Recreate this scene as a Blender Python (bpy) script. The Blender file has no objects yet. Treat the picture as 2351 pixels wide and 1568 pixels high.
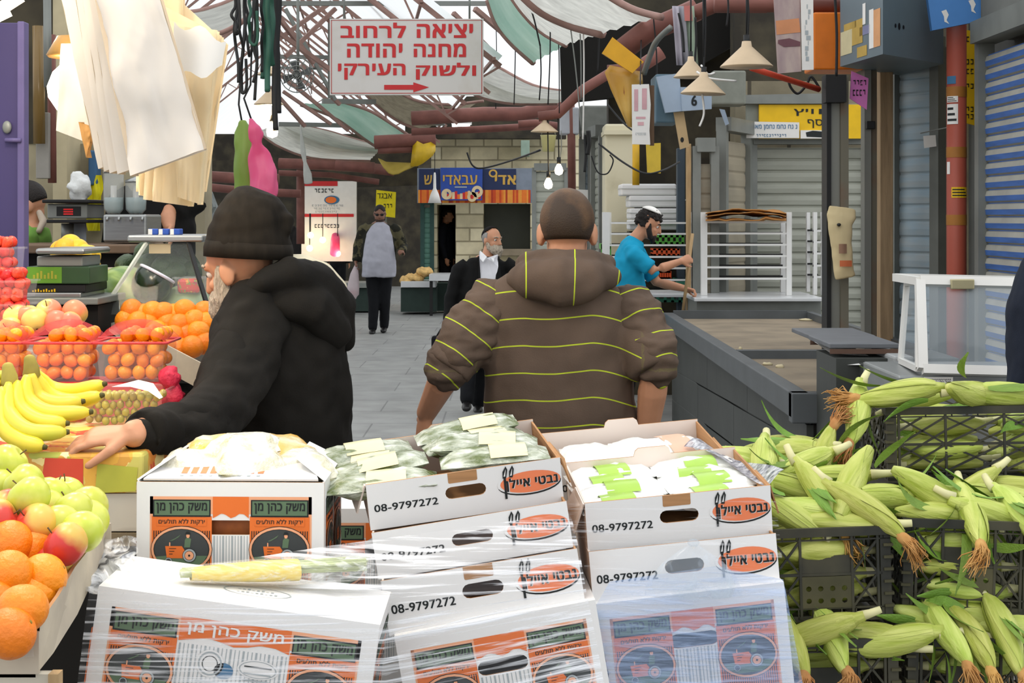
import bpy, bmesh, math, random
from mathutils import Vector, Matrix, noise
from mathutils.geometry import tessellate_polygon
R = math.radians
SC = bpy.context.scene
COL = SC.collection
rnd = random.Random(7)
# ---------------------------------------------------------------- camera, sky, exposure
FPX, HY, CX, EYE = 3500.0, 500.0, 1175.5, 1.62      # focal length in pixels, horizon row, centre column, eye height
cam_d = bpy.data.cameras.new('camera')
cam_d.sensor_width = 36.0
cam_d.lens = FPX / 2351 * 36.0
cam_d.shift_y = -(784 - HY) / 2351
cam_d.clip_start = 0.05
cam_d.clip_end = 300
cam = bpy.data.objects.new('camera', cam_d)
cam.location = (0, 0, EYE)
cam.rotation_euler = (R(90), 0, 0)
COL.objects.link(cam)
SC.camera = cam
SC.view_settings.view_transform = 'Standard'
SC.view_settings.look = 'None'
SC.view_settings.exposure = 0.42
SC.view_settings.gamma = 1.0
SC.view_settings.use_curve_mapping = False
SC.cycles.max_bounces = 7
SC.cycles.diffuse_bounces = 3
SC.cycles.glossy_bounces = 3
SC.cycles.transmission_bounces = 5
SC.cycles.transparent_max_bounces = 14
SC.cycles.caustics_reflective = False
SC.cycles.caustics_refractive = False
SC.cycles.sample_clamp_indirect = 6.0
world = bpy.data.worlds.new('overcast_sky')
SC.world = world
world.use_nodes = True
wn = world.node_tree
wn.nodes.clear()
wo = wn.nodes.new('ShaderNodeOutputWorld')
wb = wn.nodes.new('ShaderNodeBackground')
wt = wn.nodes.new('ShaderNodeTexCoord')
ws = wn.nodes.new('ShaderNodeSeparateXYZ')
wr = wn.nodes.new('ShaderNodeValToRGB')
wm = wn.nodes.new('ShaderNodeMapRange')
wm.inputs['From Min'].default_value = -1
wm.inputs['From Max'].default_value = 1
e = wr.color_ramp.elements
e[0].position, e[0].color = 0.42, (0.16, 0.155, 0.15, 1)
e[1].position, e[1].color = 0.5, (0.62, 0.64, 0.66, 1)
x = e.new(0.56); x.color = (0.74, 0.76, 0.79, 1)
x = e.new(1.0); x.color = (1.0, 1.02, 1.05, 1)
wn.links.new(wt.outputs['Generated'], ws.inputs[0])
wn.links.new(ws.outputs['Z'], wm.inputs['Value'])
wn.links.new(wm.outputs[0], wr.inputs[0])
wn.links.new(wr.outputs[0], wb.inputs['Color'])
wb.inputs['Strength'].default_value = 1.25
wn.links.new(wb.outputs[0], wo.inputs[0])
def W(px, py, Y):
 """the place at distance Y seen at a pixel of the photograph"""
 return Vector(((px - CX) * Y / FPX, Y, EYE - (py - HY) * Y / FPX))
# ---------------------------------------------------------------- materials
def lin(h):
 if isinstance(h, (tuple, list)):
  return (*h[:3], 1)
 h = h.lstrip('#')
 c = [int(h[i:i + 2], 16) / 255 for i in (0, 2, 4)]
 return (*[v / 12.92 if v <= .04045 else ((v + .055) / 1.055) ** 2.4 for v in c], 1)
MATS = {}
def mat(name, col, rough=.6, metal=0., var=.12, scale=9., bump=0., col2=None, mix=.5, spec=.35, stretch=None, detail=4., bscale=None, emit=0., alpha=None, transl=0., sheen=0., rand=0., thr=None):
 """procedural surface: base colour varied by noise, an optional second colour in patches, optional noise bump"""
 if name in MATS:
  return MATS[name]
 m = bpy.data.materials.new(name)
 m.use_nodes = True
 nt = m.node_tree
 n, L = nt.nodes, nt.links
 b = n['Principled BSDF']
 b.inputs['Roughness'].default_value = rough
 b.inputs['Metallic'].default_value = metal
 b.inputs['Specular IOR Level'].default_value = spec
 if sheen:
  b.inputs['Sheen Weight'].default_value = sheen
 c = lin(col)
 tc = n.new('ShaderNodeTexCoord')
 mp = n.new('ShaderNodeMapping')
 if stretch:
  mp.inputs['Scale'].default_value = stretch
 L.new(tc.outputs['Object'], mp.inputs[0])
 nz = n.new('ShaderNodeTexNoise')
 nz.inputs['Scale'].default_value = scale
 nz.inputs['Detail'].default_value = detail
 L.new(mp.outputs[0], nz.inputs['Vector'])
 rp = n.new('ShaderNodeValToRGB')
 if col2:
  c2 = lin(col2)
  lo, hi = thr if thr else (max(0, mix - .18), min(1, mix + .18))
  rp.color_ramp.elements[0].position, rp.color_ramp.elements[0].color = lo, c
  rp.color_ramp.elements[1].position, rp.color_ramp.elements[1].color = hi, c2
 else:
  rp.color_ramp.elements[0].position, rp.color_ramp.elements[0].color = .25, (*[max(0, v * (1 - var)) for v in c[:3]], 1)
  rp.color_ramp.elements[1].position, rp.color_ramp.elements[1].color = .75, (*[min(1, v * (1 + var)) for v in c[:3]], 1)
 L.new(nz.outputs[0], rp.inputs[0])
 out = rp.outputs[0]
 if rand:
  oi = n.new('ShaderNodeObjectInfo')
  hs = n.new('ShaderNodeHueSaturation')
  mr = n.new('ShaderNodeMapRange')
  mr.inputs['To Min'].default_value = 1 - rand
  mr.inputs['To Max'].default_value = 1 + rand
  L.new(oi.outputs['Random'], mr.inputs['Value'])
  L.new(mr.outputs[0], hs.inputs['Value'])
  mr2 = n.new('ShaderNodeMapRange')
  mr2.inputs['To Min'].default_value = .5 - rand * .09
  mr2.inputs['To Max'].default_value = .5 + rand * .09
  L.new(oi.outputs['Random'], mr2.inputs['Value'])
  L.new(mr2.outputs[0], hs.inputs['Hue'])
  L.new(out, hs.inputs['Color'])
  out = hs.outputs[0]
 L.new(out, b.inputs['Base Color'])
 if bump:
  bp = n.new('ShaderNodeBump')
  bp.inputs['Strength'].default_value = bump
  bp.inputs['Distance'].default_value = .01
  nb = n.new('ShaderNodeTexNoise')
  nb.inputs['Scale'].default_value = bscale or scale * 4
  nb.inputs['Detail'].default_value = 3
  L.new(mp.outputs[0], nb.inputs['Vector'])
  L.new(nb.outputs[0], bp.inputs['Height'])
  L.new(bp.outputs[0], b.inputs['Normal'])
 if emit:
  b.inputs['Emission Color'].default_value = c
  b.inputs['Emission Strength'].default_value = emit
 surf = b.outputs[0]
 o = n['Material Output']
 if transl:
  t = n.new('ShaderNodeBsdfTranslucent')
  L.new(out, t.inputs[0])
  mx = n.new('ShaderNodeMixShader')
  mx.inputs[0].default_value = transl
  L.new(surf, mx.inputs[1])
  L.new(t.outputs[0], mx.inputs[2])
  surf = mx.outputs[0]
 if alpha is not None:
  t = n.new('ShaderNodeBsdfTransparent')
  mx = n.new('ShaderNodeMixShader')
  mx.inputs[0].default_value = alpha
  L.new(t.outputs[0], mx.inputs[1])
  L.new(surf, mx.inputs[2])
  surf = mx.outputs[0]
 L.new(surf, o.inputs[0])
 MATS[name] = m
 return m
def film(name, col, base, amp, scale, stretch, rough=.15, lo=.5, hi=.75, transl=.0):
 """clear plastic film: see-through with whitish streaks and creases where the film folds"""
 if name in MATS:
  return MATS[name]
 m = bpy.data.materials.new(name)
 m.use_nodes = True
 nt = m.node_tree
 n, L = nt.nodes, nt.links
 b = n['Principled BSDF']
 b.inputs['Base Color'].default_value = lin(col)
 b.inputs['Roughness'].default_value = rough
 b.inputs['Specular IOR Level'].default_value = .6
 tc = n.new('ShaderNodeTexCoord')
 mp = n.new('ShaderNodeMapping')
 mp.inputs['Scale'].default_value = stretch
 L.new(tc.outputs['Object'], mp.inputs[0])
 nz = n.new('ShaderNodeTexNoise')
 nz.inputs['Scale'].default_value = scale
 nz.inputs['Detail'].default_value = 6
 nz.inputs['Distortion'].default_value = .6
 L.new(mp.outputs[0], nz.inputs['Vector'])
 mr = n.new('ShaderNodeMapRange')
 mr.inputs['From Min'].default_value = lo
 mr.inputs['From Max'].default_value = hi
 mr.inputs['To Min'].default_value = base
 mr.inputs['To Max'].default_value = amp
 L.new(nz.outputs[0], mr.inputs['Value'])
 bp = n.new('ShaderNodeBump')
 bp.inputs['Strength'].default_value = .5
 bp.inputs['Distance'].default_value = .01
 L.new(nz.outputs[0], bp.inputs['Height'])
 L.new(bp.outputs[0], b.inputs['Normal'])
 t = n.new('ShaderNodeBsdfTransparent')
 mx = n.new('ShaderNodeMixShader')
 L.new(mr.outputs[0], mx.inputs[0])
 L.new(t.outputs[0], mx.inputs[1])
 L.new(b.outputs[0], mx.inputs[2])
 L.new(mx.outputs[0], n['Material Output'].inputs[0])
 MATS[name] = m
 return m
def bricks(name, c1, c2, mortar, w, h, gap=.012, rough=.9, bump=.6, rot=None, off=.5):
 """masonry or paving laid in courses, coordinates in metres"""
 if name in MATS:
  return MATS[name]
 m = bpy.data.materials.new(name)
 m.use_nodes = True
 nt = m.node_tree
 n, L = nt.nodes, nt.links
 b = n['Principled BSDF']
 b.inputs['Roughness'].default_value = rough
 tc = n.new('ShaderNodeTexCoord')
 mp = n.new('ShaderNodeMapping')
 if rot:
  mp.inputs['Rotation'].default_value = rot
 L.new(tc.outputs['Object'], mp.inputs[0])
 br = n.new('ShaderNodeTexBrick')
 br.offset = off
 br.inputs['Scale'].default_value = 1
 br.inputs['Brick Width'].default_value = w
 br.inputs['Row Height'].default_value = h
 br.inputs['Mortar Size'].default_value = gap
 br.inputs['Mortar Smooth'].default_value = .3
 br.inputs['Color1'].default_value = lin(c1)
 br.inputs['Color2'].default_value = lin(c2)
 br.inputs['Mortar'].default_value = lin(mortar)
 L.new(mp.outputs[0], br.inputs['Vector'])
 nz = n.new('ShaderNodeTexNoise')
 nz.inputs['Scale'].default_value = 3.5
 nz.inputs['Detail'].default_value = 8
 L.new(tc.outputs['Object'], nz.inputs['Vector'])
 hs = n.new('ShaderNodeHueSaturation')
 mr = n.new('ShaderNodeMapRange')
 mr.inputs['To Min'].default_value = .55
 mr.inputs['To Max'].default_value = 1.4
 L.new(nz.outputs[0], mr.inputs['Value'])
 L.new(mr.outputs[0], hs.inputs['Value'])
 L.new(br.outputs['Color'], hs.inputs['Color'])
 L.new(hs.outputs[0], b.inputs['Base Color'])
 bp = n.new('ShaderNodeBump')
 bp.inputs['Strength'].default_value = bump
 bp.inputs['Distance'].default_value = .02
 mm = n.new('ShaderNodeMath')
 mm.operation = 'SUBTRACT'
 L.new(nz.outputs[0], mm.inputs[0])
 L.new(br.outputs['Fac'], mm.inputs[1])
 L.new(mm.outputs[0], bp.inputs['Height'])
 L.new(bp.outputs[0], b.inputs['Normal'])
 L.new(b.outputs[0], n['Material Output'].inputs[0])
 MATS[name] = m
 return m
# ---------------------------------------------------------------- mesh builder
_TXT = {}
def text_mesh(s, bold=0.0):
 """outline lettering filled contour by contour, scaled to the unit square; bold thickens by shifted copies"""
 k = (s, bold)
 if k not in _TXT:
  from mathutils.geometry import interpolate_bezier
  c = bpy.data.curves.new('lettering', 'FONT')
  c.body = s
  c.space_character = 1 + 2.6 * bold
  o = bpy.data.objects.new('lettering', c)
  COL.objects.link(o)
  cu = o.to_curve(bpy.context.evaluated_depsgraph_get())
  loops = []
  for sp in cu.splines:
   bp = sp.bezier_points
   L_ = []
   for a, b in zip(bp, list(bp[1:]) + [bp[0]]):
    st = (a.handle_right - a.co).length < 1e-5 and (b.handle_left - b.co).length < 1e-5
    d0, d1 = (a.handle_right - a.co), (b.co - a.co)
    st = st or (abs(d0.x * d1.y - d0.y * d1.x) < 1e-6 and abs((b.handle_left - a.co).x * d1.y - (b.handle_left - a.co).y * d1.x) < 1e-6)
    L_ += [(q.x, q.y) for q in (interpolate_bezier(a.co, a.handle_right, b.handle_left, b.co, 2 if st else 6)[:-1])]
   if len(L_) > 2:
    loops.append(L_)
  o.to_curve_clear()
  bpy.data.objects.remove(o)
  bpy.data.curves.remove(c)
  area = lambda l: sum(p[0] * q[1] - q[0] * p[1] for p, q in zip(l, l[1:] + l[:1])) / 2
  ar = [area(l) for l in loops]
  big = max(ar, key=abs)
  inside = lambda p, l: sum((a[1] > p[1]) != (b[1] > p[1]) and p[0] < (b[0] - a[0]) * (p[1] - a[1]) / (b[1] - a[1]) + a[0] for a, b in zip(l, l[1:] + l[:1])) % 2
  vs, fs = [], []
  for l, a in zip(loops, ar):
   if a * big < 0:
    continue
   hs = [h for h, ah in zip(loops, ar) if ah * big < 0 and abs(ah) < abs(a) and inside(h[0], l)]
   flat = [p for q in [l] + hs for p in q]
   for t in tessellate_polygon([[Vector((p[0], p[1], 0)) for p in q] for q in [l] + hs]):
    A, B, C = (flat[i] for i in t)
    cr = (B[0] - A[0]) * (C[1] - A[1]) - (B[1] - A[1]) * (C[0] - A[0])
    fs.append(tuple(len(vs) + i for i in (t if cr > 0 else (t[0], t[2], t[1]))))
   vs += [(p[0], p[1], .13 * (loops.index(l) % 5)) for p in flat]
  if bold:
   n0, f0, v0 = len(vs), list(fs), list(vs)
   vs, fs = [], []
   for i, (dx, dy) in enumerate(((-1, -.6), (1, -.6), (1, .6), (-1, .6), (0, 0))):
    fs += [tuple(i * n0 + q for q in f) for f in f0]
    vs += [(p[0] + dx * bold, p[1] + dy * bold, p[2] * .4 + .2 * i) for p in v0]
  x0, x1 = min(v[0] for v in vs), max(v[0] for v in vs)
  y0, y1 = min(v[1] for v in vs), max(v[1] for v in vs)
  _TXT[k] = ([((v[0] - x0) / (x1 - x0), (v[1] - y0) / (y1 - y0), v[2]) for v in vs], fs)
 return _TXT[k]
def heb(s):
 """Hebrew written in reading order, returned in drawing order"""
 return s[::-1]
def frame(o, x, z, y=None):
 """matrix with origin o, local x along x, local z near z, local y pointing to the back"""
 x = Vector(x).normalized()
 z = Vector(z)
 z = (z - x * z.dot(x)).normalized()
 y = z.cross(x)
 M = Matrix((x, y, z)).transposed().to_4x4()
 M.translation = Vector(o)
 return M
def rollframe(o, roll=0, yaw=0, pitch=0):
 """frame at o: x to the right, y away, z up; roll about the view axis (+ = right side up), yaw, pitch in degrees"""
 return Matrix.Translation(Vector(o)) @ Matrix.Rotation(R(yaw), 4, 'Z') @ Matrix.Rotation(R(-roll), 4, 'Y') @ Matrix.Rotation(R(pitch), 4, 'X')
class MB:
 def __init__(s, M=None):
  s.v, s.f, s.m, s.sm = [], [], [], []
  s.M = M or Matrix()
  s.mats = []
 def mi(s, m):
  if m is None:
   return 0
  if m not in s.mats:
   s.mats.append(m)
  return s.mats.index(m)
 def add(s, vs, fs, m=None, smooth=False):
  k = len(s.v)
  i = s.mi(m)
  M = s.M
  s.v += [M @ Vector(p) for p in vs]
  for f in fs:
   s.f.append(tuple(k + q for q in f))
   s.m.append(i)
   s.sm.append(smooth)
  return s
 def box(s, x0, x1, y0, y1, z0, z1, m=None):
  vs = [(x, y, z) for z in (z0, z1) for y in (y0, y1) for x in (x0, x1)]
  return s.add(vs, [(0, 2, 3, 1), (4, 5, 7, 6), (0, 1, 5, 4), (2, 6, 7, 3), (0, 4, 6, 2), (1, 3, 7, 5)], m)
 def cbox(s, c, d, m=None):
  return s.box(c[0] - d[0] / 2, c[0] + d[0] / 2, c[1] - d[1] / 2, c[1] + d[1] / 2, c[2] - d[2] / 2, c[2] + d[2] / 2, m)
 def bbox(s, x0, x1, y0, y1, z0, z1, b, m=None):
  """box with rounded (bevelled) edges"""
  bm = bmesh.new()
  bmesh.ops.create_cube(bm, size=1)
  for v in bm.verts:
   v.co = Vector(((x0 + x1) / 2 + v.co.x * (x1 - x0), (y0 + y1) / 2 + v.co.y * (y1 - y0), (z0 + z1) / 2 + v.co.z * (z1 - z0)))
  bmesh.ops.bevel(bm, geom=list(bm.edges), offset=b, segments=2, affect='EDGES', profile=.5)
  bm.verts.index_update()
  s.add([v.co.copy() for v in bm.verts], [tuple(v.index for v in f.verts) for f in bm.faces], m)
  bm.free()
  return s
 def bar(s, a, b, w, h=None, m=None, up=(0, 0, 1)):
  """square bar from a to b"""
  h = h or w
  a, b = Vector(a), Vector(b)
  t = (b - a).normalized()
  u = Vector(up)
  if abs(t.dot(u)) > .98:
   u = Vector((0, 1, 0))
  sx = t.cross(u).normalized() * (w / 2)
  sz = sx.cross(t).normalized() * (h / 2)
  vs = [p + i * sx + j * sz for p in (a, b) for i, j in ((-1, -1), (1, -1), (1, 1), (-1, 1))]
  return s.add(vs, [(3, 2, 1, 0), (4, 5, 6, 7), (0, 1, 5, 4), (1, 2, 6, 5), (2, 3, 7, 6), (3, 0, 4, 7)], m)
 def tube(s, pts, r, m=None, n=8, cap=True, smooth=True):
  """round tube through points; r a number or one radius per point"""
  pts = [Vector(p) for p in pts]
  rr = [r] * len(pts) if not hasattr(r, '__len__') else list(r)
  return s.limb([(p, q, q) for p, q in zip(pts, rr)], None, m, n, cap, smooth, rnd_cap=False)
 def limb(s, st, side=None, m=None, n=12, cap=True, smooth=True, rnd_cap=True, closed=False):
  """loft of ellipses: st = [(point, half-width along side, half-depth)], rounded ends"""
  P = [Vector(q[0]) for q in st]
  A = [q[1] for q in st]
  B = [q[2] for q in st]
  if rnd_cap and len(P) > 1:
   for end in (0, 1):
    i, j = (0, 1) if not end else (-1, -2)
    d = (P[i] - P[j]).normalized()
    r = min(A[i], B[i])
    a, b, p = A[i], B[i], P[i]
    new = [(p + d * r * .5, a * .87, b * .87), (p + d * r * .87, a * .5, b * .5), (p + d * r * .98, a * .15, b * .15)]
    for q in new:
     if not end:
      P.insert(0, q[0]); A.insert(0, q[1]); B.insert(0, q[2])
     else:
      P.append(q[0]); A.append(q[1]); B.append(q[2])
  T = []
  for i in range(len(P)):
   if closed:
    t = P[(i + 1) % len(P)] - P[i - 1]
   else:
    t = P[min(i + 1, len(P) - 1)] - P[max(i - 1, 0)]
   T.append(t.normalized() if t.length > 1e-9 else Vector((0, 0, 1)))
  sd = Vector(side) if side is not None else (Vector((0, 0, 1)) if abs(T[0].z) < .9 else Vector((1, 0, 0)))
  vs, fs = [], []
  for p, a, b, t in zip(P, A, B, T):
   q = sd - t * sd.dot(t)
   if q.length < 1e-4:
    q = t.orthogonal()
   q.normalize()
   w = t.cross(q)
   if side is None:
    sd = q
   for k in range(n):
    an = 2 * math.pi * k / n
    vs.append(p + q * (a * math.cos(an)) + w * (b * math.sin(an)))
  L_ = len(P)
  for i in range(L_ if closed else L_ - 1):
   for k in range(n):
    i2 = (i + 1) % L_
    fs.append((i * n + k, i * n + (k + 1) % n, i2 * n + (k + 1) % n, i2 * n + k))
  if cap and not closed:
   fs.append(tuple(range(n - 1, -1, -1)))
   fs.append(tuple((L_ - 1) * n + k for k in range(n)))
  return s.add(vs, fs, m, smooth)
 def lathe(s, prof, m=None, n=20, o=(0, 0, 0), smooth=True, squash=1.0):
  """profile [(radius, z)] turned about z"""
  o = Vector(o)
  vs, fs = [], []
  for r, z in prof:
   for k in range(n):
    a = 2 * math.pi * k / n
    vs.append(o + Vector((r * math.cos(a), r * math.sin(a) * squash, z)))
  for i in range(len(prof) - 1):
   for k in range(n):
    fs.append((i * n + k, i * n + (k + 1) % n, (i + 1) * n + (k + 1) % n, (i + 1) * n + k))
  if prof[0][0] > 1e-6:
   fs.append(tuple(range(n - 1, -1, -1)))
  if prof[-1][0] > 1e-6:
   fs.append(tuple((len(prof) - 1) * n + k for k in range(n)))
  return s.add(vs, fs, m, smooth)
 def ell(s, c, r, m=None, rot=None, n=16, k=10, keep=None):
  """ellipsoid, optionally only the faces whose unit-sphere centre passes keep()"""
  c = Vector(c)
  r = (r, r, r) if not hasattr(r, '__len__') else r
  Q = rot.to_3x3() if rot else Matrix.Identity(3)
  vs, un, fs = [], [], []
  for i in range(k + 1):
   th = math.pi * i / k
   for j in range(n):
    a = 2 * math.pi * j / n
    u = Vector((math.sin(th) * math.cos(a), math.sin(th) * math.sin(a), math.cos(th)))
    un.append(u)
    vs.append(c + Q @ Vector((u.x * r[0], u.y * r[1], u.z * r[2])))
  for i in range(k):
   for j in range(n):
    f = (i * n + j, (i + 1) * n + j, (i + 1) * n + (j + 1) % n, i * n + (j + 1) % n)
    if keep is None or keep(sum((un[q] for q in f), Vector()) / 4):
     fs.append(f)
  return s.add(vs, fs, m, True)
 def plate(s, outer, holes=(), y0=0., y1=.003, m=None, em=None):
  """flat plate in the local xz plane from y0 (front) to y1 (back), with holes"""
  loops = [list(outer)] + [list(h) for h in holes]
  flat = [p for l in loops for p in l]
  tris = tessellate_polygon([[Vector((p[0], p[1], 0)) for p in l] for l in loops])
  N = len(flat)
  vs = [(p[0], y0, p[1]) for p in flat] + [(p[0], y1, p[1]) for p in flat]
  fs = []
  for t in tris:
   a, b, c = (flat[i] for i in t)
   cr = (b[0] - a[0]) * (c[1] - a[1]) - (b[1] - a[1]) * (c[0] - a[0])
   t = tuple(t) if cr > 0 else (t[0], t[2], t[1])
   fs.append(t)
   fs.append((t[2] + N, t[1] + N, t[0] + N))
  s.add(vs, fs, m)
  es, k = [], 0
  for l in loops:
   n = len(l)
   es += [(k + i, k + i + N, k + (i + 1) % n + N, k + (i + 1) % n) for i in range(n)]
   k += n
  s.add(vs, es, em or m)
  return s
 # -- flat printed marks in the local xz plane, lifted by a hair from y (towards the viewer = -y)
 def poly(s, pts, m, y=0., l=1, g=.0004):
  pts = [Vector((p[0], p[1], 0)) for p in pts]
  tr = tessellate_polygon([pts])
  fs = []
  for t in tr:
   a, b, c = (pts[i] for i in t)
   cr = (b.x - a.x) * (c.y - a.y) - (b.y - a.y) * (c.x - a.x)
   fs.append(tuple(t) if cr > 0 else (t[0], t[2], t[1]))
  return s.add([(p.x, y - l * g, p.y) for p in pts], fs, m)
 def rect(s, x0, z0, x1, z1, m, y=0., l=1, g=.0004):
  return s.add([(x0, y - l * g, z0), (x1, y - l * g, z0), (x1, y - l * g, z1), (x0, y - l * g, z1)], [(0, 1, 2, 3)], m)
 def oval(s, cx, cz, rx, rz, m, y=0., l=1, g=.0004, n=28, inner=None, a0=0, a1=360):
  if inner is None:
   return s.add([(cx + rx * math.cos(2 * math.pi * i / n), y - l * g, cz + rz * math.sin(2 * math.pi * i / n)) for i in range(n)], [tuple(range(n))], m)
  vs = []
  for i in range(n + 1):
   a = R(a0 + (a1 - a0) * i / n)
   vs += [(cx + rx * math.cos(a), y - l * g, cz + rz * math.sin(a)), (cx + rx * inner * math.cos(a), y - l * g, cz + rz * inner * math.sin(a))]
  return s.add(vs, [(2 * i, 2 * i + 2, 2 * i + 3, 2 * i + 1) for i in range(n)], m)
 def text(s, t, x0, z0, x1, z1, m, y=0., l=2, bold=.0, g=.0004, skew=0.):
  vs, fs = text_mesh(t, bold)
  return s.add([(x0 + u * (x1 - x0), y - (l + e) * g, z0 + w * (z1 - z0) + skew * u) for u, w, e in vs], fs, m)
 def grid(s, rows, m=None, smooth=True, closed=False):
  """surface through rows of points"""
  n = len(rows[0])
  vs = [p for r in rows for p in r]
  fs = []
  for i in range(len(rows) - 1):
   for k in range(n if closed else n - 1):
    fs.append((i * n + k, i * n + (k + 1) % n, (i + 1) * n + (k + 1) % n, (i + 1) * n + k))
  return s.add(vs, fs, m, smooth)
 def build(s, name, m=None, parent=None, **kw):
  me = bpy.data.meshes.new(name)
  me.from_pydata([tuple(p) for p in s.v], [], s.f)
  ms = s.mats if s.mats else ([m] if m else [])
  for q in ms:
   me.materials.append(q)
  me.polygons.foreach_set('material_index', s.m)
  me.polygons.foreach_set('use_smooth', s.sm)
  me.update()
  return link(name, me, parent, **kw)
def link(name, me, parent=None, label=None):
 o = bpy.data.objects.new(name, me)
 COL.objects.link(o)
 if parent is not None:
  o.parent = parent
  if parent.type == 'EMPTY':
   o.matrix_parent_inverse = Matrix.Translation(-Vector(parent.location))
 if label:
  o['label'] = label
 return o
def tag(o, label, cat, group=None, kind=None):
 o['label'] = label
 o['category'] = cat
 if group:
  o['group'] = group
 if kind:
  o['kind'] = kind
 return o
def thing(name, label, cat, loc=(0, 0, 0), group=None):
 o = bpy.data.objects.new(name, None)
 o.empty_display_size = .05
 o.location = Vector(loc)
 COL.objects.link(o)
 return tag(o, label, cat, group)
def struct(o):
 o['kind'] = 'structure'
 return o
def copy_tree(o, parent=None, kids=None):
 c = o.copy()
 COL.objects.link(c)
 if parent is not None:
  c.parent = parent
  c.matrix_parent_inverse = o.matrix_parent_inverse.copy()
 for ch in (KIDS(o) if kids is None else kids):
  copy_tree(ch, c)
 return c
def KIDS(o):
 return list(o.children)
def place(proto, M, label=None, first=None):
 """put the prototype itself (first use) or a copy of it where M says"""
 used = proto.get('_used', 0)
 if not used:
  proto['_used'] = 1
  o = proto
 else:
  o = copy_tree(proto)
 loc, q, sc = M.decompose()
 o.location = loc
 o.rotation_mode = 'XYZ'
 o.rotation_euler = q.to_euler()
 o.scale = sc
 if label:
  o['label'] = label
 return o
def stadium(cx, cz, w, h, n=6):
 r = h / 2
 pts = []
 for i in range(n + 1):
  a = -math.pi / 2 + math.pi * i / n
  pts.append((cx + w / 2 - r + r * math.cos(a), cz + r * math.sin(a)))
 for i in range(n + 1):
  a = math.pi / 2 + math.pi * i / n
  pts.append((cx - w / 2 + r + r * math.cos(a), cz + r * math.sin(a)))
 return pts
def fuse(mb, voxel, smooth=4, fac=.5):
 """one continuous skin over overlapping shapes"""
 me = bpy.data.meshes.new('fuse')
 me.from_pydata([tuple(p) for p in mb.v], [], mb.f)
 o = bpy.data.objects.new('fuse', me)
 COL.objects.link(o)
 r = o.modifiers.new('r', 'REMESH')
 r.mode = 'VOXEL'
 r.voxel_size = voxel
 r.use_smooth_shade = True
 if smooth:
  sm = o.modifiers.new('s', 'SMOOTH')
  sm.iterations = smooth
  sm.factor = fac
 out = bpy.data.meshes.new_from_object(o.evaluated_get(bpy.context.evaluated_depsgraph_get()))
 bpy.data.objects.remove(o)
 bpy.data.meshes.remove(me)
 out.polygons.foreach_set('use_smooth', [True] * len(out.polygons))
 return out
def wrinkle(me, amp, scale, seed=0, stretch=(1, 1, 1), fn=None):
 """push the cloth in and out along its normals"""
 off = Vector((seed * 3.1, seed * 1.7, seed * 2.3))
 ns = [v.normal.copy() for v in me.vertices]
 for v, nn in zip(me.vertices, ns):
  p = Vector((v.co.x * stretch[0], v.co.y * stretch[1], v.co.z * stretch[2])) * scale + off
  d = noise.noise(p) + .5 * noise.noise(p * 2.1)
  a = amp if fn is None else amp * fn(v.co)
  v.co += nn * (a * d)
 me.update()
 return me
def cable(name, pts, r, m, label, cat='cable', group=None, sub=6):
 """a hanging wire through points (smoothed)"""
 P = [Vector(p) for p in pts]
 out = []
 for i in range(len(P) - 1):
  p0, p1, p2, p3 = P[max(i - 1, 0)], P[i], P[i + 1], P[min(i + 2, len(P) - 1)]
  for k in range(sub):
   t = k / sub
   out.append(.5 * ((2 * p1) + (p2 - p0) * t + (2 * p0 - 5 * p1 + 4 * p2 - p3) * t * t + (3 * p1 - p0 - 3 * p2 + p3) * t ** 3))
 out.append(P[-1])
 o = MB().tube(out, r, m, n=5).build(name)
 if label:
  tag(o, label, cat, group)
 return o
# ---------------------------------------------------------------- shared materials
M_white = mat('painted white metal', '#d9d9d6', .45, var=.05)
M_black = mat('black plastic', '#141414', .5)
M_rubber = mat('black cable', '#191a1b', .6)
M_steel = mat('brushed steel', '#9a9c9a', .32, .85, var=.1, stretch=(1, 1, 12))
M_galv = mat('dull galvanised steel', '#7f827d', .5, .4, var=.18, scale=4)
M_rust = mat('rust red painted pipe', '#7a4d44', .65, var=.25, scale=6, bump=.15)
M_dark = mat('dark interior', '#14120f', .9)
M_paper = mat('white paper', '#e4e2dd', .8, var=.04)
M_ink = mat('black ink', '#1c2122', .6, var=.02)
M_red = mat('red paint', '#c22a2c', .5, var=.06)
M_yellow = mat('yellow board', '#e3b710', .5, var=.08)
M_wood = mat('bare timber', '#a98d66', .8, var=.2, stretch=(6, 6, 1), scale=6, bump=.2)
M_glass = mat('clear glass', '#cdd6d2', .05, alpha=.07, spec=.8, var=.02)
M_bulb = mat('glowing bulb', '#ffe2b0', .3, emit=22.)
M_skin = mat('skin', '#c08a6a', .5, var=.08, scale=14, bump=.05, spec=.4)
# ================================================================ THE SETTING
M_floor = bricks('grey paving slabs', '#8e8f8c', '#868785', '#6d6e6c', 1.1, .75, .008, rough=.55, bump=.08)
struct(MB().box(-9, 9, -3, 60, -.2, 0, M_floor).build('floor'))
M_stone = bricks('limestone blocks', '#eadfbd', '#cdc09a', '#a3987a', .5, .24, .014, rot=(R(90), 0, 0), bump=.9)
M_darkplaster = mat('dark mottled plaster', '#332f28', .9, var=.5, scale=3, col2='#57503f', mix=.6)  # two dark brown tones in noise patches
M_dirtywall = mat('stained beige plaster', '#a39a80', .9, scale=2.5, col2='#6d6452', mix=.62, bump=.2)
def slab(mb, pts, Y0, Y1, m):
 """upright slab: outline pixels at distance Y0, thickness back to Y1"""
 P = [W(p[0], p[1], Y0) for p in pts]
 mb.plate([(p.x, p.z) for p in P], (), Y0, Y1, m)
 return mb
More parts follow.
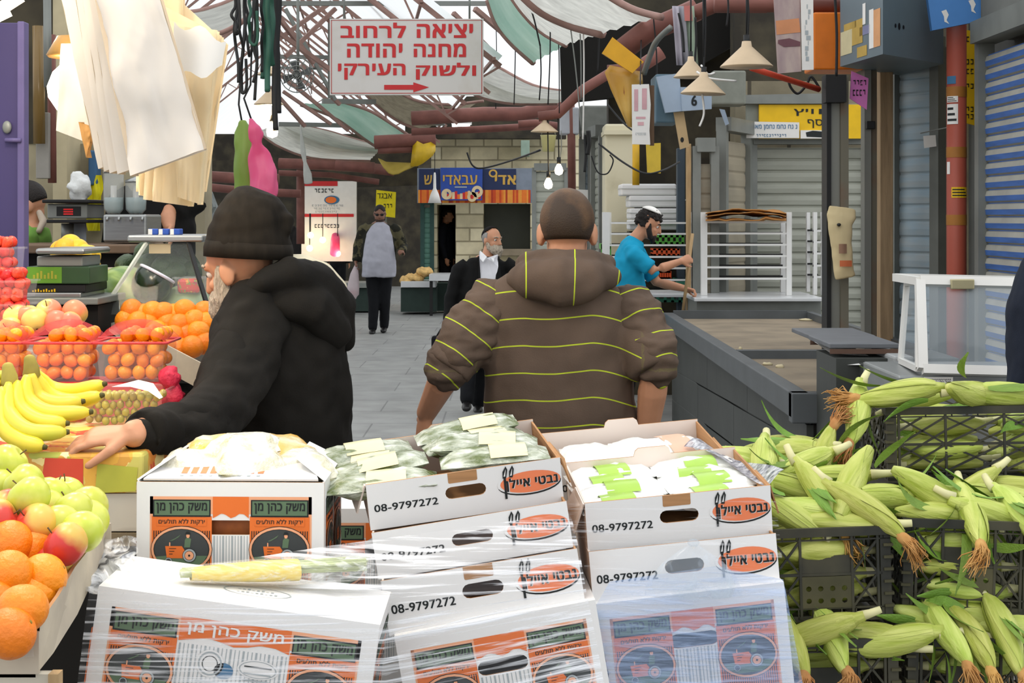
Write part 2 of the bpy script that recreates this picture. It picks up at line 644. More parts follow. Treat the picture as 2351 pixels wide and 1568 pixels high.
# back of the lane: dark mass, then the stone corner house
w = MB()
w.box(-16, 9, 36, 36.5, 0, 3.6, M_darkplaster)
struct(w.build('wall_back'))
w = MB()
xa, xb = W(990, 0, 27).x, W(1330, 0, 27).x
za = W(0, 300, 27).z
w.box(xa, W(1003, 0, 27).x, 27, 29, 0, za, M_stone)
w.box(W(1003, 0, 27).x, W(1046, 0, 27).x, 28.6, 29, 0, za, M_dark)
w.box(W(1003, 0, 27).x, W(1046, 0, 27).x, 27, 29, W(0, 470, 27).z, za, M_stone)
w.box(W(1046, 0, 27).x, W(1110, 0, 27).x, 27, 29, 0, za, M_stone)
w.box(W(1110, 0, 27).x, W(1218, 0, 27).x, 27, 29, 0, W(0, 578, 27).z, M_stone)
w.box(W(1110, 0, 27).x, W(1218, 0, 27).x, 27, 29, W(0, 468, 27).z, za, M_stone)
w.box(W(1218, 0, 27).x, xb, 27, 29, 0, za, M_stone)
w.box(W(1008, 0, 26.8).x, W(1010, 0, 27).x + .1, 28, 28.6, 0, 1.6, M_rust)
struct(w.build('wall_stone'))
w = MB().box(W(1106, 0, 26.8).x, W(1224, 0, 26.8).x, 26.6, 27.05, W(0, 586, 26.8).z, W(0, 572, 26.8).z, mat('stone sill', '#8c7f6a', .9))
struct(w.build('trim_1'))
w = MB()
w.box(W(1110, 0, 27.6).x, W(1220, 0, 27.6).x, 27.6, 27.64, W(0, 600, 27.6).z, W(0, 460, 27.6).z, mat('dim shop window', '#40443a', .35, var=.2, scale=2))
struct(w.build('window_1'))
# wall behind the right-hand shops, and the stretch of wall on the far right
M_block = bricks('brownish stone facing', '#8f8770', '#7a715c', '#4e483b', .75, .42, .02, rot=(R(90), 0, 0), bump=.6)
w = MB()
w.box(W(1400, 0, 15).x, W(1700, 0, 15).x, 15.2, 15.5, 0, 4.2, M_darkplaster)  # dark backdrop, the shade of the recess put into its colour
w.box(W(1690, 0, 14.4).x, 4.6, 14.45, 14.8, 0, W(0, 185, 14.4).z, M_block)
w.box(W(1690, 0, 14.4).x, 4.6, 14.5, 14.8, W(0, 185, 14.4).z, 4.2, M_darkplaster)
struct(w.build('wall_right'))
w = MB()
w.box(2.8, 3.0, 5.5, 9.35, 0, 3.6, mat('grey concrete wall', '#6c6e6a', .85, var=.2, scale=3))
w.box(W(2205, 0, 9.4).x, 3.0, 9.35, 9.5, 0, 3.6, M_dirtywall)
w.box(2.62, 2.82, 5.5, 8.5, W(0, 92, 8.5).z, 3.6, mat('grey concrete wall', '#6c6e6a'))
struct(w.build('wall_front'))
w = MB()
P0, P1 = W(1388, 490, 14.6), W(1456, 285, 14.6)
w.bbox(P0.x, P1.x, 14.55, 15, 0, P1.z, .02, mat('cream painted column', '#cfc8ad', .8, scale=3, col2='#a59c80', mix=.68))
w.box(P0.x - .01, P1.x + .01, 14.5, 15, W(0, 310, 14.6).z, W(0, 300, 14.6).z, MATS['cream painted column'])
struct(w.build('trim_2'))
# left side: back wall of the juice stall with pilaster, dark upper part
w = MB()
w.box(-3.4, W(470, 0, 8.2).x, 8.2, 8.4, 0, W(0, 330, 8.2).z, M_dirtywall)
w.box(-3.4, W(170, 0, 8.2).x, 8.19, 8.4, W(0, 330, 8.2).z, 3.6, M_darkplaster)
w.box(W(128, 0, 8).x, W(160, 0, 8).x, 7.95, 8.25, 0, 2.9, mat('cream stall post', '#b8ac8c', .8))
struct(w.build('wall_left'))
# ---------------------------------------------------------------- market roof
M_sheet = mat('white translucent roof sheet', '#eceeed', .5, var=.04, scale=2, transl=.8)
M_barrel = mat('curved translucent sheet', '#d3d3cb', .4, var=.22, scale=2, transl=.6, stretch=(1, 6, 6))
M_greensheet = mat('green tinted sheet', '#a9c4b4', .4, scale=1.2, col2='#7fa694', mix=.5, transl=.6)
M_truss = mat('brown painted truss steel', '#94746a', .6, var=.2)
AX = [(11.5, -3.1), (14, -3.5), (20, -4.1), (27, -4.75), (36, -5.9), (48, -7.4)]
def ridge(Y):
 for (a, xa_), (b, xb_) in zip(AX, AX[1:]):
  if Y <= b:
   return xa_ + (xb_ - xa_) * (Y - a) / (b - a)
 return AX[-1][1]
def eave(Y):
 return ridge(Y) + 3.45
ZR, ZE = 5.85, 3.1
for sgn in (1, -1):
 rows = []
 for i in range(35):
  Y = 14.4 + i
  r_ = ridge(Y)
  rows.append([Vector((r_ + sgn * 3.45 * t, Y, ZR - (ZR - ZE) * t + .05)) for t in (0, .25, .5, .75, 1)])
 struct(MB().grid(rows, M_sheet, smooth=False).build('ceiling'))
tr = MB()
for i in range(11):
 Y = 14.6 + 2.4 * i
 r_ = ridge(Y)
 for sgn in (1, -1):
  a = Vector((r_, Y, ZR - .03))
  b = Vector((r_ + sgn * 3.45, Y, ZE - .03))
  tr.bar(a, b, .04, .05, M_truss)
  d = Vector((0, 0, -.34))
  a2, b2 = a.lerp(b, .06) + d, a.lerp(b, .97) + d
  if i % 2 == 0:
   tr.bar(a2, b2, .03, .035, M_truss)
   n_ = 7
   for k in range(n_):
    p, q = a.lerp(b, k / n_), a.lerp(b, (k + .5) / n_) + d
    tr.bar(p, q, .02, .02, M_truss)
    tr.bar(q, a.lerp(b, (k + 1) / n_), .02, .02, M_truss)
for t in (.12, .33, .55, .78, .98):
 for i in range(0, 26, 2):
  Y = 14.5 + i
  p = Vector((ridge(Y) + 3.45 * t, Y, ZR - (ZR - ZE) * t - .02))
  Y2 = Y + 2
  q = Vector((ridge(Y2) + 3.45 * t, Y2, ZR - (ZR - ZE) * t - .02))
  tr.bar(p, q, .028, .03, M_truss)
struct(tr.build('ceiling_truss'))
tr = MB()
for px0, py0, px1, py1, Y, s_ in ((600, 8, 1150, 8, 17, .05), (640, 130, 770, 132, 20, .05), (640, 155, 740, 158, 21, .03), (640, 285, 790, 288, 25, .07),
         (740, 232, 862, 234, 22, .07), (655, 20, 770, 230, 21, .045), (757, 40, 757, 225, 20, .05)):
 tr.bar(W(px0, py0, Y), W(px1, py1, Y + .3), s_, s_, M_galv)
for px0, py0, px1, py1, Y in ((620, 60, 800, 190, 18), (655, 130, 770, 20, 19), (640, 90, 760, 5, 18.4), (640, 165, 800, 300, 23), (620, 200, 700, 290, 23), (650, 210, 760, 285, 24),
        (690, 150, 780, 240, 21), (640, 40, 720, 145, 18), (1040, 30, 1140, 130, 17), (1090, 20, 1190, 105, 16), (980, 10, 1070, 60, 18), (860, 5, 900, 45, 18)):
 tr.bar(W(px0, py0, Y), W(px1, py1, Y + .4), .05, .05, M_truss)
struct(tr.build('ceiling_brace'))
def shell(rows, m, n=14, name='ceiling_shell', rib=None):
 """curved roof sheet lofted through rows of (px, py, Y)"""
 out = []
 for r in rows:
  P = [W(*p) for p in r]
  line = []
  for k in range(n + 1):
   t = k / n * (len(P) - 1)
   i = min(int(t), len(P) - 2)
   f = t - i
   p0, p1, p2, p3 = P[max(i - 1, 0)], P[i], P[i + 1], P[min(i + 2, len(P) - 1)]
   line.append(.5 * ((2 * p1) + (p2 - p0) * f + (2 * p0 - 5 * p1 + 4 * p2 - p3) * f * f + (3 * p1 - p0 - 3 * p2 + p3) * f ** 3))
  out.append(line)
 fine = []
 for a, b in zip(out, out[1:]):
  for k in range(8):
   t = k / 8
   c = [p.lerp(q, t) for p, q in zip(a, b)]
   fine.append([p + Vector((0, 0, .018 * (k % 2))) for p in c])
 fine.append(out[-1])
 mb = MB().grid(fine, m, smooth=False)
 if rib:
  mb.tube([p for p in out[0]], rib, M_truss, n=6)
  mb.tube([p for p in out[-1]], rib * .7, M_truss, n=6)
 return struct(mb.build(name))
shell([[(1185, -25, 11), (1240, 25, 11), (1310, 58, 11), (1385, 78, 10.8)], [(1300, -70, 9.9), (1380, -20, 9.9), (1450, 20, 9.8), (1520, 40, 9.6)]], M_barrel, rib=.035)
shell([[(1120, 0, 15), (1140, 55, 15), (1175, 100, 15), (1225, 145, 14.8)], [(1165, -20, 13), (1200, 30, 13), (1245, 75, 13), (1300, 105, 12.8)]], M_greensheet, rib=.03)
shell([[(1165, -20, 13), (1200, 30, 13), (1245, 75, 13), (1300, 105, 12.8)], [(1185, -25, 11), (1240, 25, 11), (1310, 58, 11), (1385, 78, 10.8)]], M_barrel)
shell([[(1080, 120, 18), (1150, 160, 18), (1230, 200, 17.8), (1330, 215, 17.5)], [(1070, 165, 17.2), (1140, 200, 17.2), (1210, 222, 17), (1300, 230, 16.8)], [(1060, 200, 17.8), (1110, 225, 17.8), (1180, 238, 17.6), (1280, 238, 17.5)]], M_barrel, rib=.03)
shell([[(830, 205, 23), (870, 245, 23), (920, 280, 23), (975, 300, 23)], [(900, 205, 21.5), (960, 232, 21.5), (1030, 240, 21.5), (1110, 232, 21.3)]], mat('brown grey sheet', '#8f8672', .7, var=.3, transl=.35), rib=.03)  # brown-grey curved sheet
shell([[(690, 240, 26), (770, 270, 26), (840, 320, 26), (880, 345, 26)], [(790, 235, 24.5), (850, 255, 24.5), (900, 285, 24.5), (940, 312, 24.5)]], M_greensheet, rib=.035)
shell([[(590, 300, 27), (640, 335, 27), (720, 362, 27), (850, 368, 27)], [(650, 290, 25.6), (710, 318, 25.6), (780, 340, 25.6), (870, 348, 25.6)], [(690, 288, 26.5), (750, 300, 26.5), (810, 318, 26.5), (880, 338, 26.5)]], M_barrel, rib=.03)
shell([[(330, 20, 14), (430, 30, 14), (500, 15, 14), (560, -10, 14)], [(400, 60, 13), (480, 80, 13), (540, 60, 13), (590, 20, 13)]], M_barrel, rib=.03)
# brown pipes and beams that run under the roof edge, each a length of its own
PIPES = [((945, 272), (1110, 262), (1200, 262), (1295, 240), 21, .1), ((945, 303), (1100, 297), (1230, 290), 21.4, .05), ((860, 327), (1000, 320), 24, .11),
   ((868, 345), (950, 342), 24, .06), ((640, 375), (790, 380), (905, 392), 25.5, .09), ((640, 397), (760, 402), (870, 418), 25.8, .05), ((770, 380), (860, 385), 25, .09),
   ((1236, 268), (1280, 262), (1340, 205), (1400, 168), 13.5, .045), ((1395, 165), (1460, 160), (1520, 120), 11, .05), ((1425, 118), (1480, 75), (1550, 45), (1600, 22), 10, .075),
   ((1560, 45), (1640, 12), (1760, 12), 9.6, .05), ((1640, 10), (1790, 10), (1935, 12), 9.4, .05), ((1310, 222), (1312, 330), (1313, 436), 17, .045),
   ((480, 405), (560, 410), (640, 412), 22, .08), ((480, 430), (580, 440), (690, 445), 22.5, .06), ((690, 390), (690, 480), (690, 560), 26, .07), ((1280, 290), (1230, 283), (1190, 286), 19, .05)]
for q in PIPES:
 Y, r_ = q[-2], q[-1]
 struct(MB().tube([W(p[0], p[1], Y) for p in q[:-2]], r_, M_rust, n=10, smooth=True).build('trim_3'))
struct(slab(MB(), [(1285, 60), (1760, 20), (1760, 60), (1500, 215), (1290, 235)], 14.9, 15.1, M_dark).build('interior_shade'))  # flat black slab, the shade of the deep interior painted as colour
struct(slab(MB(), [(930, 225), (1300, 215), (1300, 318), (930, 318)], 26.4, 26.7, M_darkplaster).build('trim_5'))
struct(slab(MB(), [(470, 370), (960, 350), (960, 425), (470, 440)], 29, 29.3, M_darkplaster).build('trim_6'))
# bright daylight gap between sheets is simply open sky
# ---------------------------------------------------------------- roller shutters
def shutter(name, a, b, z0, z1, pitch, m1, label, depth=.018, m2=None, frame_m=None, cat='shutter'):
 """roller shutter between two ground points a and b (x, y); slats are bent sheet metal"""
 a, b = Vector((*a, 0)), Vector((*b, 0))
 t = (b - a).normalized()
 nrm = Vector((t.y, -t.x, 0))
 o = thing(name, label, cat, (a + b) / 2)
 mb = MB()
 n = int((z1 - z0) / pitch)
 for i in range(n):
  zz = z0 + i * pitch
  pr = [(0, 0), (.12, depth * .8), (.5, depth), (.86, depth * .6), (.93, 0), (1, 0)]
  for (u0, d0), (u1, d1) in zip(pr, pr[1:]):
   mm = m2 if (m2 and u0 < .12) or (m2 and u0 >= .5 and u1 <= .94) else m1
   mb.add([a + nrm * d0 + Vector((0, 0, zz + u0 * pitch)), b + nrm * d0 + Vector((0, 0, zz + u0 * pitch)), b + nrm * d1 + Vector((0, 0, zz + u1 * pitch)), a + nrm * d1 + Vector((0, 0, zz + u1 * pitch))], [(0, 1, 2, 3)], mm)
 mb.build('slat_curtain', None, o)
 fm = frame_m or M_galv
 for p in (a, b):
  MB().bar(p + nrm * .01 + Vector((0, 0, 0)), p + nrm * .01 + Vector((0, 0, z1 + .05)), .07, .09, fm, up=nrm).build('guide_rail', None, o)
 MB().bar(a + nrm * .02 + Vector((0, 0, z1 + .06)), b + nrm * .02 + Vector((0, 0, z1 + .06)), .14, .12, fm).build('head_box', None, o)
 return o
def xy(px, Y):
 return ((px - CX) * Y / FPX, Y)
M_blue = mat('blue shutter paint', '#3a62a4', .5, var=.25, scale=5, stretch=(1, 1, 8))
M_blued = mat('dusty shutter slat', '#96958d', .7, var=.15, scale=6)
M_greyblue = mat('grey blue shutter paint', '#a2bac9', .55, var=.18, scale=4, stretch=(1, 1, 5), col2='#b3bfc4', mix=.5)
M_greysh = mat('grey shutter metal', '#9fa195', .5, .1, var=.2, scale=2, stretch=(1, 1, 4), col2='#888a7e', mix=.62)
M_tanish = mat('tan grey shutter metal', '#9a917d', .6, var=.16, scale=2, col2='#7f796a', mix=.55)
shutter('roller_shutter', (2.62, 8.42), (2.62, 6.9), 0, W(0, 105, 8.5).z, .074, M_blue, 'blue roller shutter with dusty pale slat edges beside the red pole', m2=M_blued)
shutter('roller_shutter', xy(2058, 9.7), xy(2158, 9.4), 0, W(0, 135, 9.6).z, .1, M_greyblue, 'narrow grey-blue roller shutter between the timber post and the red pole', depth=.012)
shutter('roller_shutter', xy(1728, 14.1), xy(1990, 14.1), 0, W(0, 332, 14.1).z, .108, M_greysh, 'wide grey roller shutter under the yellow shop sign')
shutter('roller_shutter', xy(1656, 13.25), xy(1712, 13.9), 0, W(0, 300, 13.2).z, .135, M_tanish, 'tan folding shutter panel at an angle, next to the wide grey shutter', depth=.01)
shutter('roller_shutter', xy(1598, 13.05), xy(1640, 13.05), 0, W(0, 350, 13.1).z, .13, M_tanish, 'slim tan shutter panel behind the white rack, left of the angled one', depth=.01)
shutter('roller_shutter', xy(1226, 25), xy(1300, 25), 0, W(0, 392, 25).z, .17, M_greysh, 'grey roller shutter far behind the close-cropped head, right of the stone house')
shutter('roller_shutter', xy(1336, 17.4), xy(1356, 17.4), 0, W(0, 325, 17).z, .1, M_greyblue, 'thin blue-grey shutter strip beside the far red downpipe', depth=.008)
shutter('roller_shutter', xy(1367, 16.8), xy(1386, 16.3), 0, W(0, 320, 17).z, .085, M_greysh, 'grey slatted shutter in shade against the cream column', depth=.012)
shutter('roller_shutter', xy(970, 26.9), xy(992, 26.9), 0, W(0, 470, 27).z, .09, mat('sea green paint', '#5f8a7b', .6), 'sea-green slatted door left of the dark doorway', depth=.012, frame_m=mat('dark green post', '#2c4a44', .6), cat='door')
# ================================================================ CARTONS ON THE HAND CART
M_cartw = mat('white coated cardboard', '#e6e5e3', .55, var=.03, scale=3)
M_cartin = mat('pale pink white cardboard inside', '#e3d6cb', .8, var=.04)
M_cardb = mat('brown corrugated cardboard', '#ad8158', .85, var=.14, stretch=(1, 1, 30), scale=5)
M_orange = mat('orange print', '#e0702c', .6, var=.04)
M_salmon = mat('pale orange print', '#eba77f', .6, var=.04)
M_green = mat('grey green print', '#5b7358', .6, var=.05)
M_grey = mat('grey print lines', '#a3abae', .6, var=.05)
M_charc = mat('charcoal print', '#3b3f40', .6, var=.1)
M_blueprint = mat('blue print', '#3b6f96', .6, var=.05)
M_logo = mat('logo orange print', '#ec8459', .6, var=.05)
def tractor_panel(mb, x0, z0, x1, z1, L=2):
 """printed block: green name board, orange band, oval with a tractor"""
 w, h = x1 - x0, z1 - z0
 X = lambda u: x0 + u * w
 Z = lambda v: z0 + v * h
 mb.rect(X(-.02), Z(0), X(1.02), Z(.8), M_orange, l=L)
 for i in range(26):
  u = (i + .5) / 26
  mb.rect(X(u - .008), Z(0), X(u + .008), Z(.62), M_ink, l=L + 1)
 mb.rect(X(0), Z(.79), X(1), Z(1), M_ink, l=L + 1)
 mb.rect(X(.025), Z(.81), X(.975), Z(.985), M_green, l=L + 2)
 mb.text(heb('משק כהן מן'), X(.06), Z(.83), X(.94), Z(.965), M_ink, l=L + 3, bold=.03)
 mb.rect(X(.07), Z(.68), X(.93), Z(.78), M_orange, l=L + 2)
 mb.text(heb('ירקות ללא תולעים'), X(.1), Z(.69), X(.9), Z(.765), M_ink, l=L + 3, bold=.015)
 cx, cz, rx, rz = X(.5), Z(.395), w * .5, h * .255
 mb.oval(cx, cz, rx * 1.07, rz * 1.12, M_ink, l=L + 3)
 mb.oval(cx, cz, rx * 1.05, rz * 1.09, M_salmon, l=L + 4)
 mb.oval(cx, cz, rx * .97, rz * .98, M_ink, l=L + 5)
 mb.oval(cx, cz, rx * .94, rz * .95, M_charc, l=L + 6)
 P = lambda a, b: (cx + a * rx, cz + b * rz)
 mb.poly([P(-.9, -.35), P(-.5, -.3), P(0, -.42), P(.5, -.3), P(.9, -.3), P(.75, -.62), P(.4, -.85), P(-.4, -.85), P(-.75, -.62)], M_green, l=L + 7)
 mb.poly([P(-.56, .16), P(.02, .16), P(.12, -.05), P(.05, -.42), P(-.5, -.42)], M_orange, l=L + 8)
 for k in range(3):
  mb.rect(*P(-.42, .03 - k * .13), *P(-.18 - k * .06, .06 - k * .13), M_ink, l=L + 9)
 for a, b, q in ((.28, -.28, .24), (-.44, -.56, .13)):
  mb.oval(*P(a, b), rx * q, rx * q, M_ink, l=L + 9)
  mb.oval(*P(a, b), rx * q * .93, rx * q * .93, M_grey, l=L + 10)
  mb.oval(*P(a, b), rx * q * .68, rx * q * .68, M_ink, l=L + 11)
  mb.oval(*P(a, b), rx * q * .62, rx * q * .62, M_salmon if q > .2 else M_charc, l=L + 12)
  mb.oval(*P(a, b), rx * q * .16, rx * q * .16, M_ink, l=L + 13)
 mb.poly([P(.1, .1), P(.3, .1), P(.34, .5), P(.2, .62), P(.12, .45)], M_green, l=L + 8)
 mb.oval(*P(.23, .66), rx * .06, rz * .11, M_salmon, l=L + 9)
 mb.poly([P(.13, .72), P(.33, .72), P(.28, .86), P(.18, .86)], M_ink, l=L + 10)
 mb.rect(*P(-.42, .16), *P(-.38, .34), M_salmon, l=L + 9)
 mb.poly([P(-.42, .4), P(-.2, .55), P(-.02, .72), P(-.1, .58), P(-.3, .42)], M_green, l=L + 8)
def tractor_front(mb, w, h, wide, hole=True):
 """front of the produce carton, printed; z measured from the bottom"""
 hs = [stadium(.5 * w, h - .088, .098 if not wide else .1, .028)] if hole else []
 mb.plate([(0, 0), (w, 0), (w, h), (0, h)], hs, 0, .004, M_cartw, M_cardb)
 t = h - .028
 pw = .112
 if wide:
  xl, xr = .028, w - .028
 else:
  xl, xr = .026, w - .024
 mb.rect(xl, t - .034, xr, t, M_salmon, l=1)
 mb.rect(xl, 0.02, xl + .006, t, M_salmon, l=1)
 mb.rect(xr - .006, 0.02, xr, t, M_salmon, l=1)
 b = t - .165
 tractor_panel(mb, xl + .006, b, xl + .006 + pw, t - .006)
 tractor_panel(mb, xr - .006 - pw, b, xr - .006, t - .006)
 c0, c1 = xl + .01 + pw, xr - .01 - pw
 pts = [(c0, t), (c0, t - .042)] + [(c0 + (c1 - c0) * k / 8, t - .037 - .005 * math.cos(k * 1.5)) for k in range(1, 8)] + [(c1, t - .042), (c1, t)]
 mb.poly(pts[::-1], M_orange, l=2)
 n = 26 if wide else 12
 gaps = hs[0] if hs else None
 for k in range(n):
  x = c0 + (c1 - c0) * (k + .5) / n
  wd = .0016 if k % 3 else .0035
  top = t - .046
  if hs and abs(x - .5 * w) < .052:
   mb.rect(x - wd / 2, h - .072, x + wd / 2, top, M_grey, l=1) if top > h - .072 else None
   mb.rect(x - wd / 2, .02, x + wd / 2, h - .104, M_grey, l=1)
  else:
   mb.rect(x - wd / 2, .02, x + wd / 2, top, M_grey, l=1)
 if wide:
  mb.text(heb('משק כהן מן'), c0 + .012, t - .03, c1 - .012, t - .008, M_cartw, l=4, bold=.02)
  x = c0 + .06
  mb.oval(x, t - .075, .024, .024, M_cartw, l=3)
  mb.oval(x, t - .075, .021, .021, M_grey, l=4, inner=.86)
  mb.oval(x, t - .075, .014, .014, M_charc, l=4, inner=.88)
  for q in range(3):
   mb.rect(x - .022, t - .108 - q * .006, x + .02, t - .106 - q * .006, M_grey, l=4)
  x = c1 - .05
  mb.oval(x, t - .075, .036, .017, M_cartw, l=3)
  mb.oval(x, t - .075, .033, .015, M_grey, l=4, inner=.93)
  for q in range(6):
   mb.rect(x - .024, t - .072 - q * .012, x + .024, t - .0695 - q * .012, M_charc if q < 1 else M_grey, l=5)
  x = (c0 + c1) / 2 - .012
  mb.oval(x, t - .085, .017, .014, M_blueprint, l=3)
  mb.poly([(x - .02, t - .12), (x + .016, t - .115), (x + .016, t - .145), (x - .02, t - .142)], M_blueprint, l=3)
  mb.rect(x - .018, t - .152, x + .016, t - .146, M_yellow, l=3)
def tractor_carton(label, M, w, h, d, wide, opened=False, hole=True, stamp=False):
 o = thing('produce_carton', label, 'box', M.translation)
 mb = MB(M)
 tractor_front(mb, w, h, wide, hole)
 mb.build('front_panel', None, o)
 mb = MB(M)
 mb.box(0, w, d - .004, d, 0, h, M_cartw)
 mb.build('back_panel', None, o)
 for x in (0, w - .004):
  mb = MB(M).box(x, x + .004, .0045, d - .0045, 0, h, M_cartw)
  s_ = M @ Matrix.Translation((w, 0, 0)) @ Matrix.Rotation(R(90), 4, 'Z') if x else M @ Matrix.Translation((0, d, 0)) @ Matrix.Rotation(R(-90), 4, 'Z')
  q = MB(s_)
  tractor_panel(q, d * .55, h - .2, d * .55 + .11, h - .035)
  tractor_panel(q, d * .1, h - .2, d * .1 + .11, h - .035)
  mb.v += q.v
  k = len(mb.v) - len(q.v)
  mp = [mb.mi(m_) for m_ in q.mats]
  for f, mi_ in zip(q.f, q.m):
   mb.f.append(tuple(i + k for i in f)); mb.m.append(mp[mi_]); mb.sm.append(False)
  mb.build('side_panel', None, o)
 MB(M).box(.004, w - .004, .004, d - .004, 0.01, .014, M_cardb).build('base_panel', None, o)
 if not opened:
  mb = MB(M)
  mb.box(0, w, 0, d / 2 - .0006, h, h + .004, M_cartw)
  mb.box(0, w, d / 2 + .0006, d, h, h + .004, M_cartw)
  if stamp:
   T = MB(M @ Matrix.Translation((0, 0, h + .004)) @ Matrix.Rotation(R(-90), 4, 'X'))
   T.oval(w * .53, .1, .062, .03, M_grey, y=0, l=2, inner=.95)
   for k_ in range(9):
    for z_, n_ in ((.105, 8), (.088, 9)):
     if k_ < n_:
      T.rect(w * .53 - .036 + k_ * .0085, z_, w * .53 - .031 + k_ * .0085, z_ + .002 + .006 * (k_ * 7 % 3) / 2, M_grey, l=2)
   k = len(mb.v)
   mb.v += T.v
   mp = [mb.mi(m_) for m_ in T.mats]
   for f, mi_ in zip(T.f, T.m):
    mb.f.append(tuple(i + k for i in f)); mb.m.append(mp[mi_]); mb.sm.append(False)
  mb.build('lid_flaps', None, o)
 return o
def herb_tray(label, M, w, h, d, notch=True, closed=False):
 """low white tray with a telephone number, a hand hole and an orange oval mark"""
 o = thing('herb_tray_carton', label, 'box', M.translation)
 mb = MB(M)
 mb.plate([(0, 0), (w, 0), (w, h), (0, h)], [stadium(.5 * w, .56 * h, .21 * w, .26 * h)], 0, .004, M_cartw, M_cardb)
 if notch:
  mb.poly([(.415 * w, .79 * h), (.42 * w, .77 * h), (.56 * w, .77 * h), (.565 * w, .79 * h), (.565 * w, h), (.415 * w, h)], M_cardb, l=1)
 mb.text('08-9797272', .03 * w, .38 * h, .355 * w, .54 * h, M_ink, l=1, bold=.018, skew=-.002)
 cx, cz = .82 * w, .56 * h
 mb.oval(cx + .004, cz - .003, .165 * w, .25 * h, M_ink, l=1)
 mb.oval(cx + .003, cz, .165 * w, .245 * h, M_cartw, l=2)
 mb.oval(cx + .006, cz + .001, .157 * w, .235 * h, M_logo, l=3)
 mb.text(heb('נבטי איילן'), cx - .115 * w + .0012, cz - .16 * h, cx + .16 * w, cz + .13 * h, M_cartw, l=4, bold=.04)
 mb.text(heb('נבטי איילן'), cx - .115 * w, cz - .15 * h, cx + .158 * w, cz + .14 * h, M_ink, l=5, bold=.035)
 for k in (0, 1):
  a = cx - (.118 - k * .034) * w
  mb.poly([(a - .008 * w, cz + .16 * h), (a + .01 * w, cz + .16 * h), (a + .02 * w, cz + .34 * h), (a + .012 * w, cz + .42 * h), (a - .006 * w, cz + .3 * h)], M_ink, l=5)
  mb.poly([(a - .003 * w, cz + .2 * h), (a + .006 * w, cz + .2 * h), (a + .011 * w, cz + .36 * h)], M_cartw, l=6)
 mb.rect(cx - .122 * w, cz - .3 * h, cx - .11 * w, cz + .16 * h, M_ink, l=5)
 mb.build('front_panel', None, o)
 mb = MB(M)
 hb = h * 1.02
 mb.plate([(0, 0), (w, 0), (w, hb), (.62 * w, hb), (.61 * w, hb + .012), (.59 * w, hb + .018), (.43 * w, hb + .018), (.41 * w, hb + .012), (.4 * w, hb), (0, hb)], (), d - .004, d, M_cartin, M_cardb)
 mb.build('back_panel', None, o)
 for sx in (0, 1):
  x = w - .0045 if sx else .0005
  mb = MB(M)
  mb.box(x, x + .004, .0045, d - .0045, 0, h * .97, M_cartin if not sx else M_cardb)
  mb.build('side_panel', None, o)
  if not closed:
   e = 1 if sx else -1
   X0 = w if sx else 0
   mb = MB(M)
   P = [(X0, .006, h * .96), (X0, d * .42, h * .97), (X0 + e * .028, d * .4, h * .55), (X0 + e * .02, .03, h * .3)]
   mb.add(P + [(p[0] + e * .003, p[1], p[2] + .001) for p in P], [(0, 1, 2, 3), (7, 6, 5, 4), (0, 4, 5, 1), (1, 5, 6, 2), (2, 6, 7, 3), (3, 7, 4, 0)], M_cardb if sx else M_cartin)
   mb.build('side_flap', None, o)
 MB(M).box(.004, w - .004, .004, d - .004, 0.004, .008, M_cardb).build('base_panel', None, o)
 return o
def BLf(px, py, Y, roll, yaw=0, pitch=0):
 return rollframe(W(px, py, Y), roll, yaw, pitch)
def TLf(px, py, Y, h, roll, yaw=0, pitch=0):
 M = rollframe(W(px, py, Y), roll, yaw, pitch)
 return M @ Matrix.Translation((0, 0, -h))
F_D1 = BLf(851, 1218, 3.0, 6.6, 9, 7)
F_D2 = BLf(869, 1331, 2.97, 8.6, 4, 0)
F_D3 = BLf(894, 1461, 2.94, 8.8, 3, 0)
F_D4 = TLf(906, 1466, 2.92, .36, 9.6, 3, 0)
F_E1 = BLf(1350, 1267, 3.05, 4.6, 5, 6)
F_E0 = F_E1 @ Matrix.Translation((-.02, .315, -.006))
F_E2 = BLf(1362, 1388, 3.02, 5.0, 3, 0)
F_E3 = TLf(1366, 1392, 3.0, .36, 6.0, 3, 0)
F_A = TLf(226, 1350, 2.65, .32, -7.9, 0, 0)
F_B = TLf(314, 1106, 2.96, .36, -.3, 0, 0)
F_C = TLf(690, 1172, 3.46, .36, 0, 0, 0)
tractor_carton('large closed white carton lying in clear film, front left, oval stamp on its lid', F_A, .494, .32, .235, True, stamp=True, hole=False)
tractor_carton('upright open carton with two tractor ovals, full of bagged vegetables', F_B, .364, .36, .3, False, opened=True)
tractor_carton('carton mostly hidden between the upright open carton and the middle white trays', F_C, .36, .36, .42, False)
tractor_carton('tractor-print carton at the bottom of the middle stack', F_D4, .392, .36, .3, False)
tractor_carton('tractor-print carton at the bottom of the right stack, veiled in bluish film', F_E3, .378, .36, .3, False)
herb_tray('topmost open white tray of the middle stack, heaped with bagged herbs', F_D1, .39, .093, .3)
herb_tray('white tray just below the open herb tray in the middle stack', F_D2, .386, .092, .3, False, True)
herb_tray('lowest white tray of the middle stack, on the tractor-print carton', F_D3, .384, .108, .3, True, True)
herb_tray('open white tray on top of the right stack, filled with green and white packets', F_E1, .378, .1, .3)
herb_tray('open white tray behind the packet tray on the right stack', F_E0, .378, .1, .28, False)
herb_tray('lower white tray of the right stack, half veiled by blue film', F_E2, .376, .105, .3, False, True)
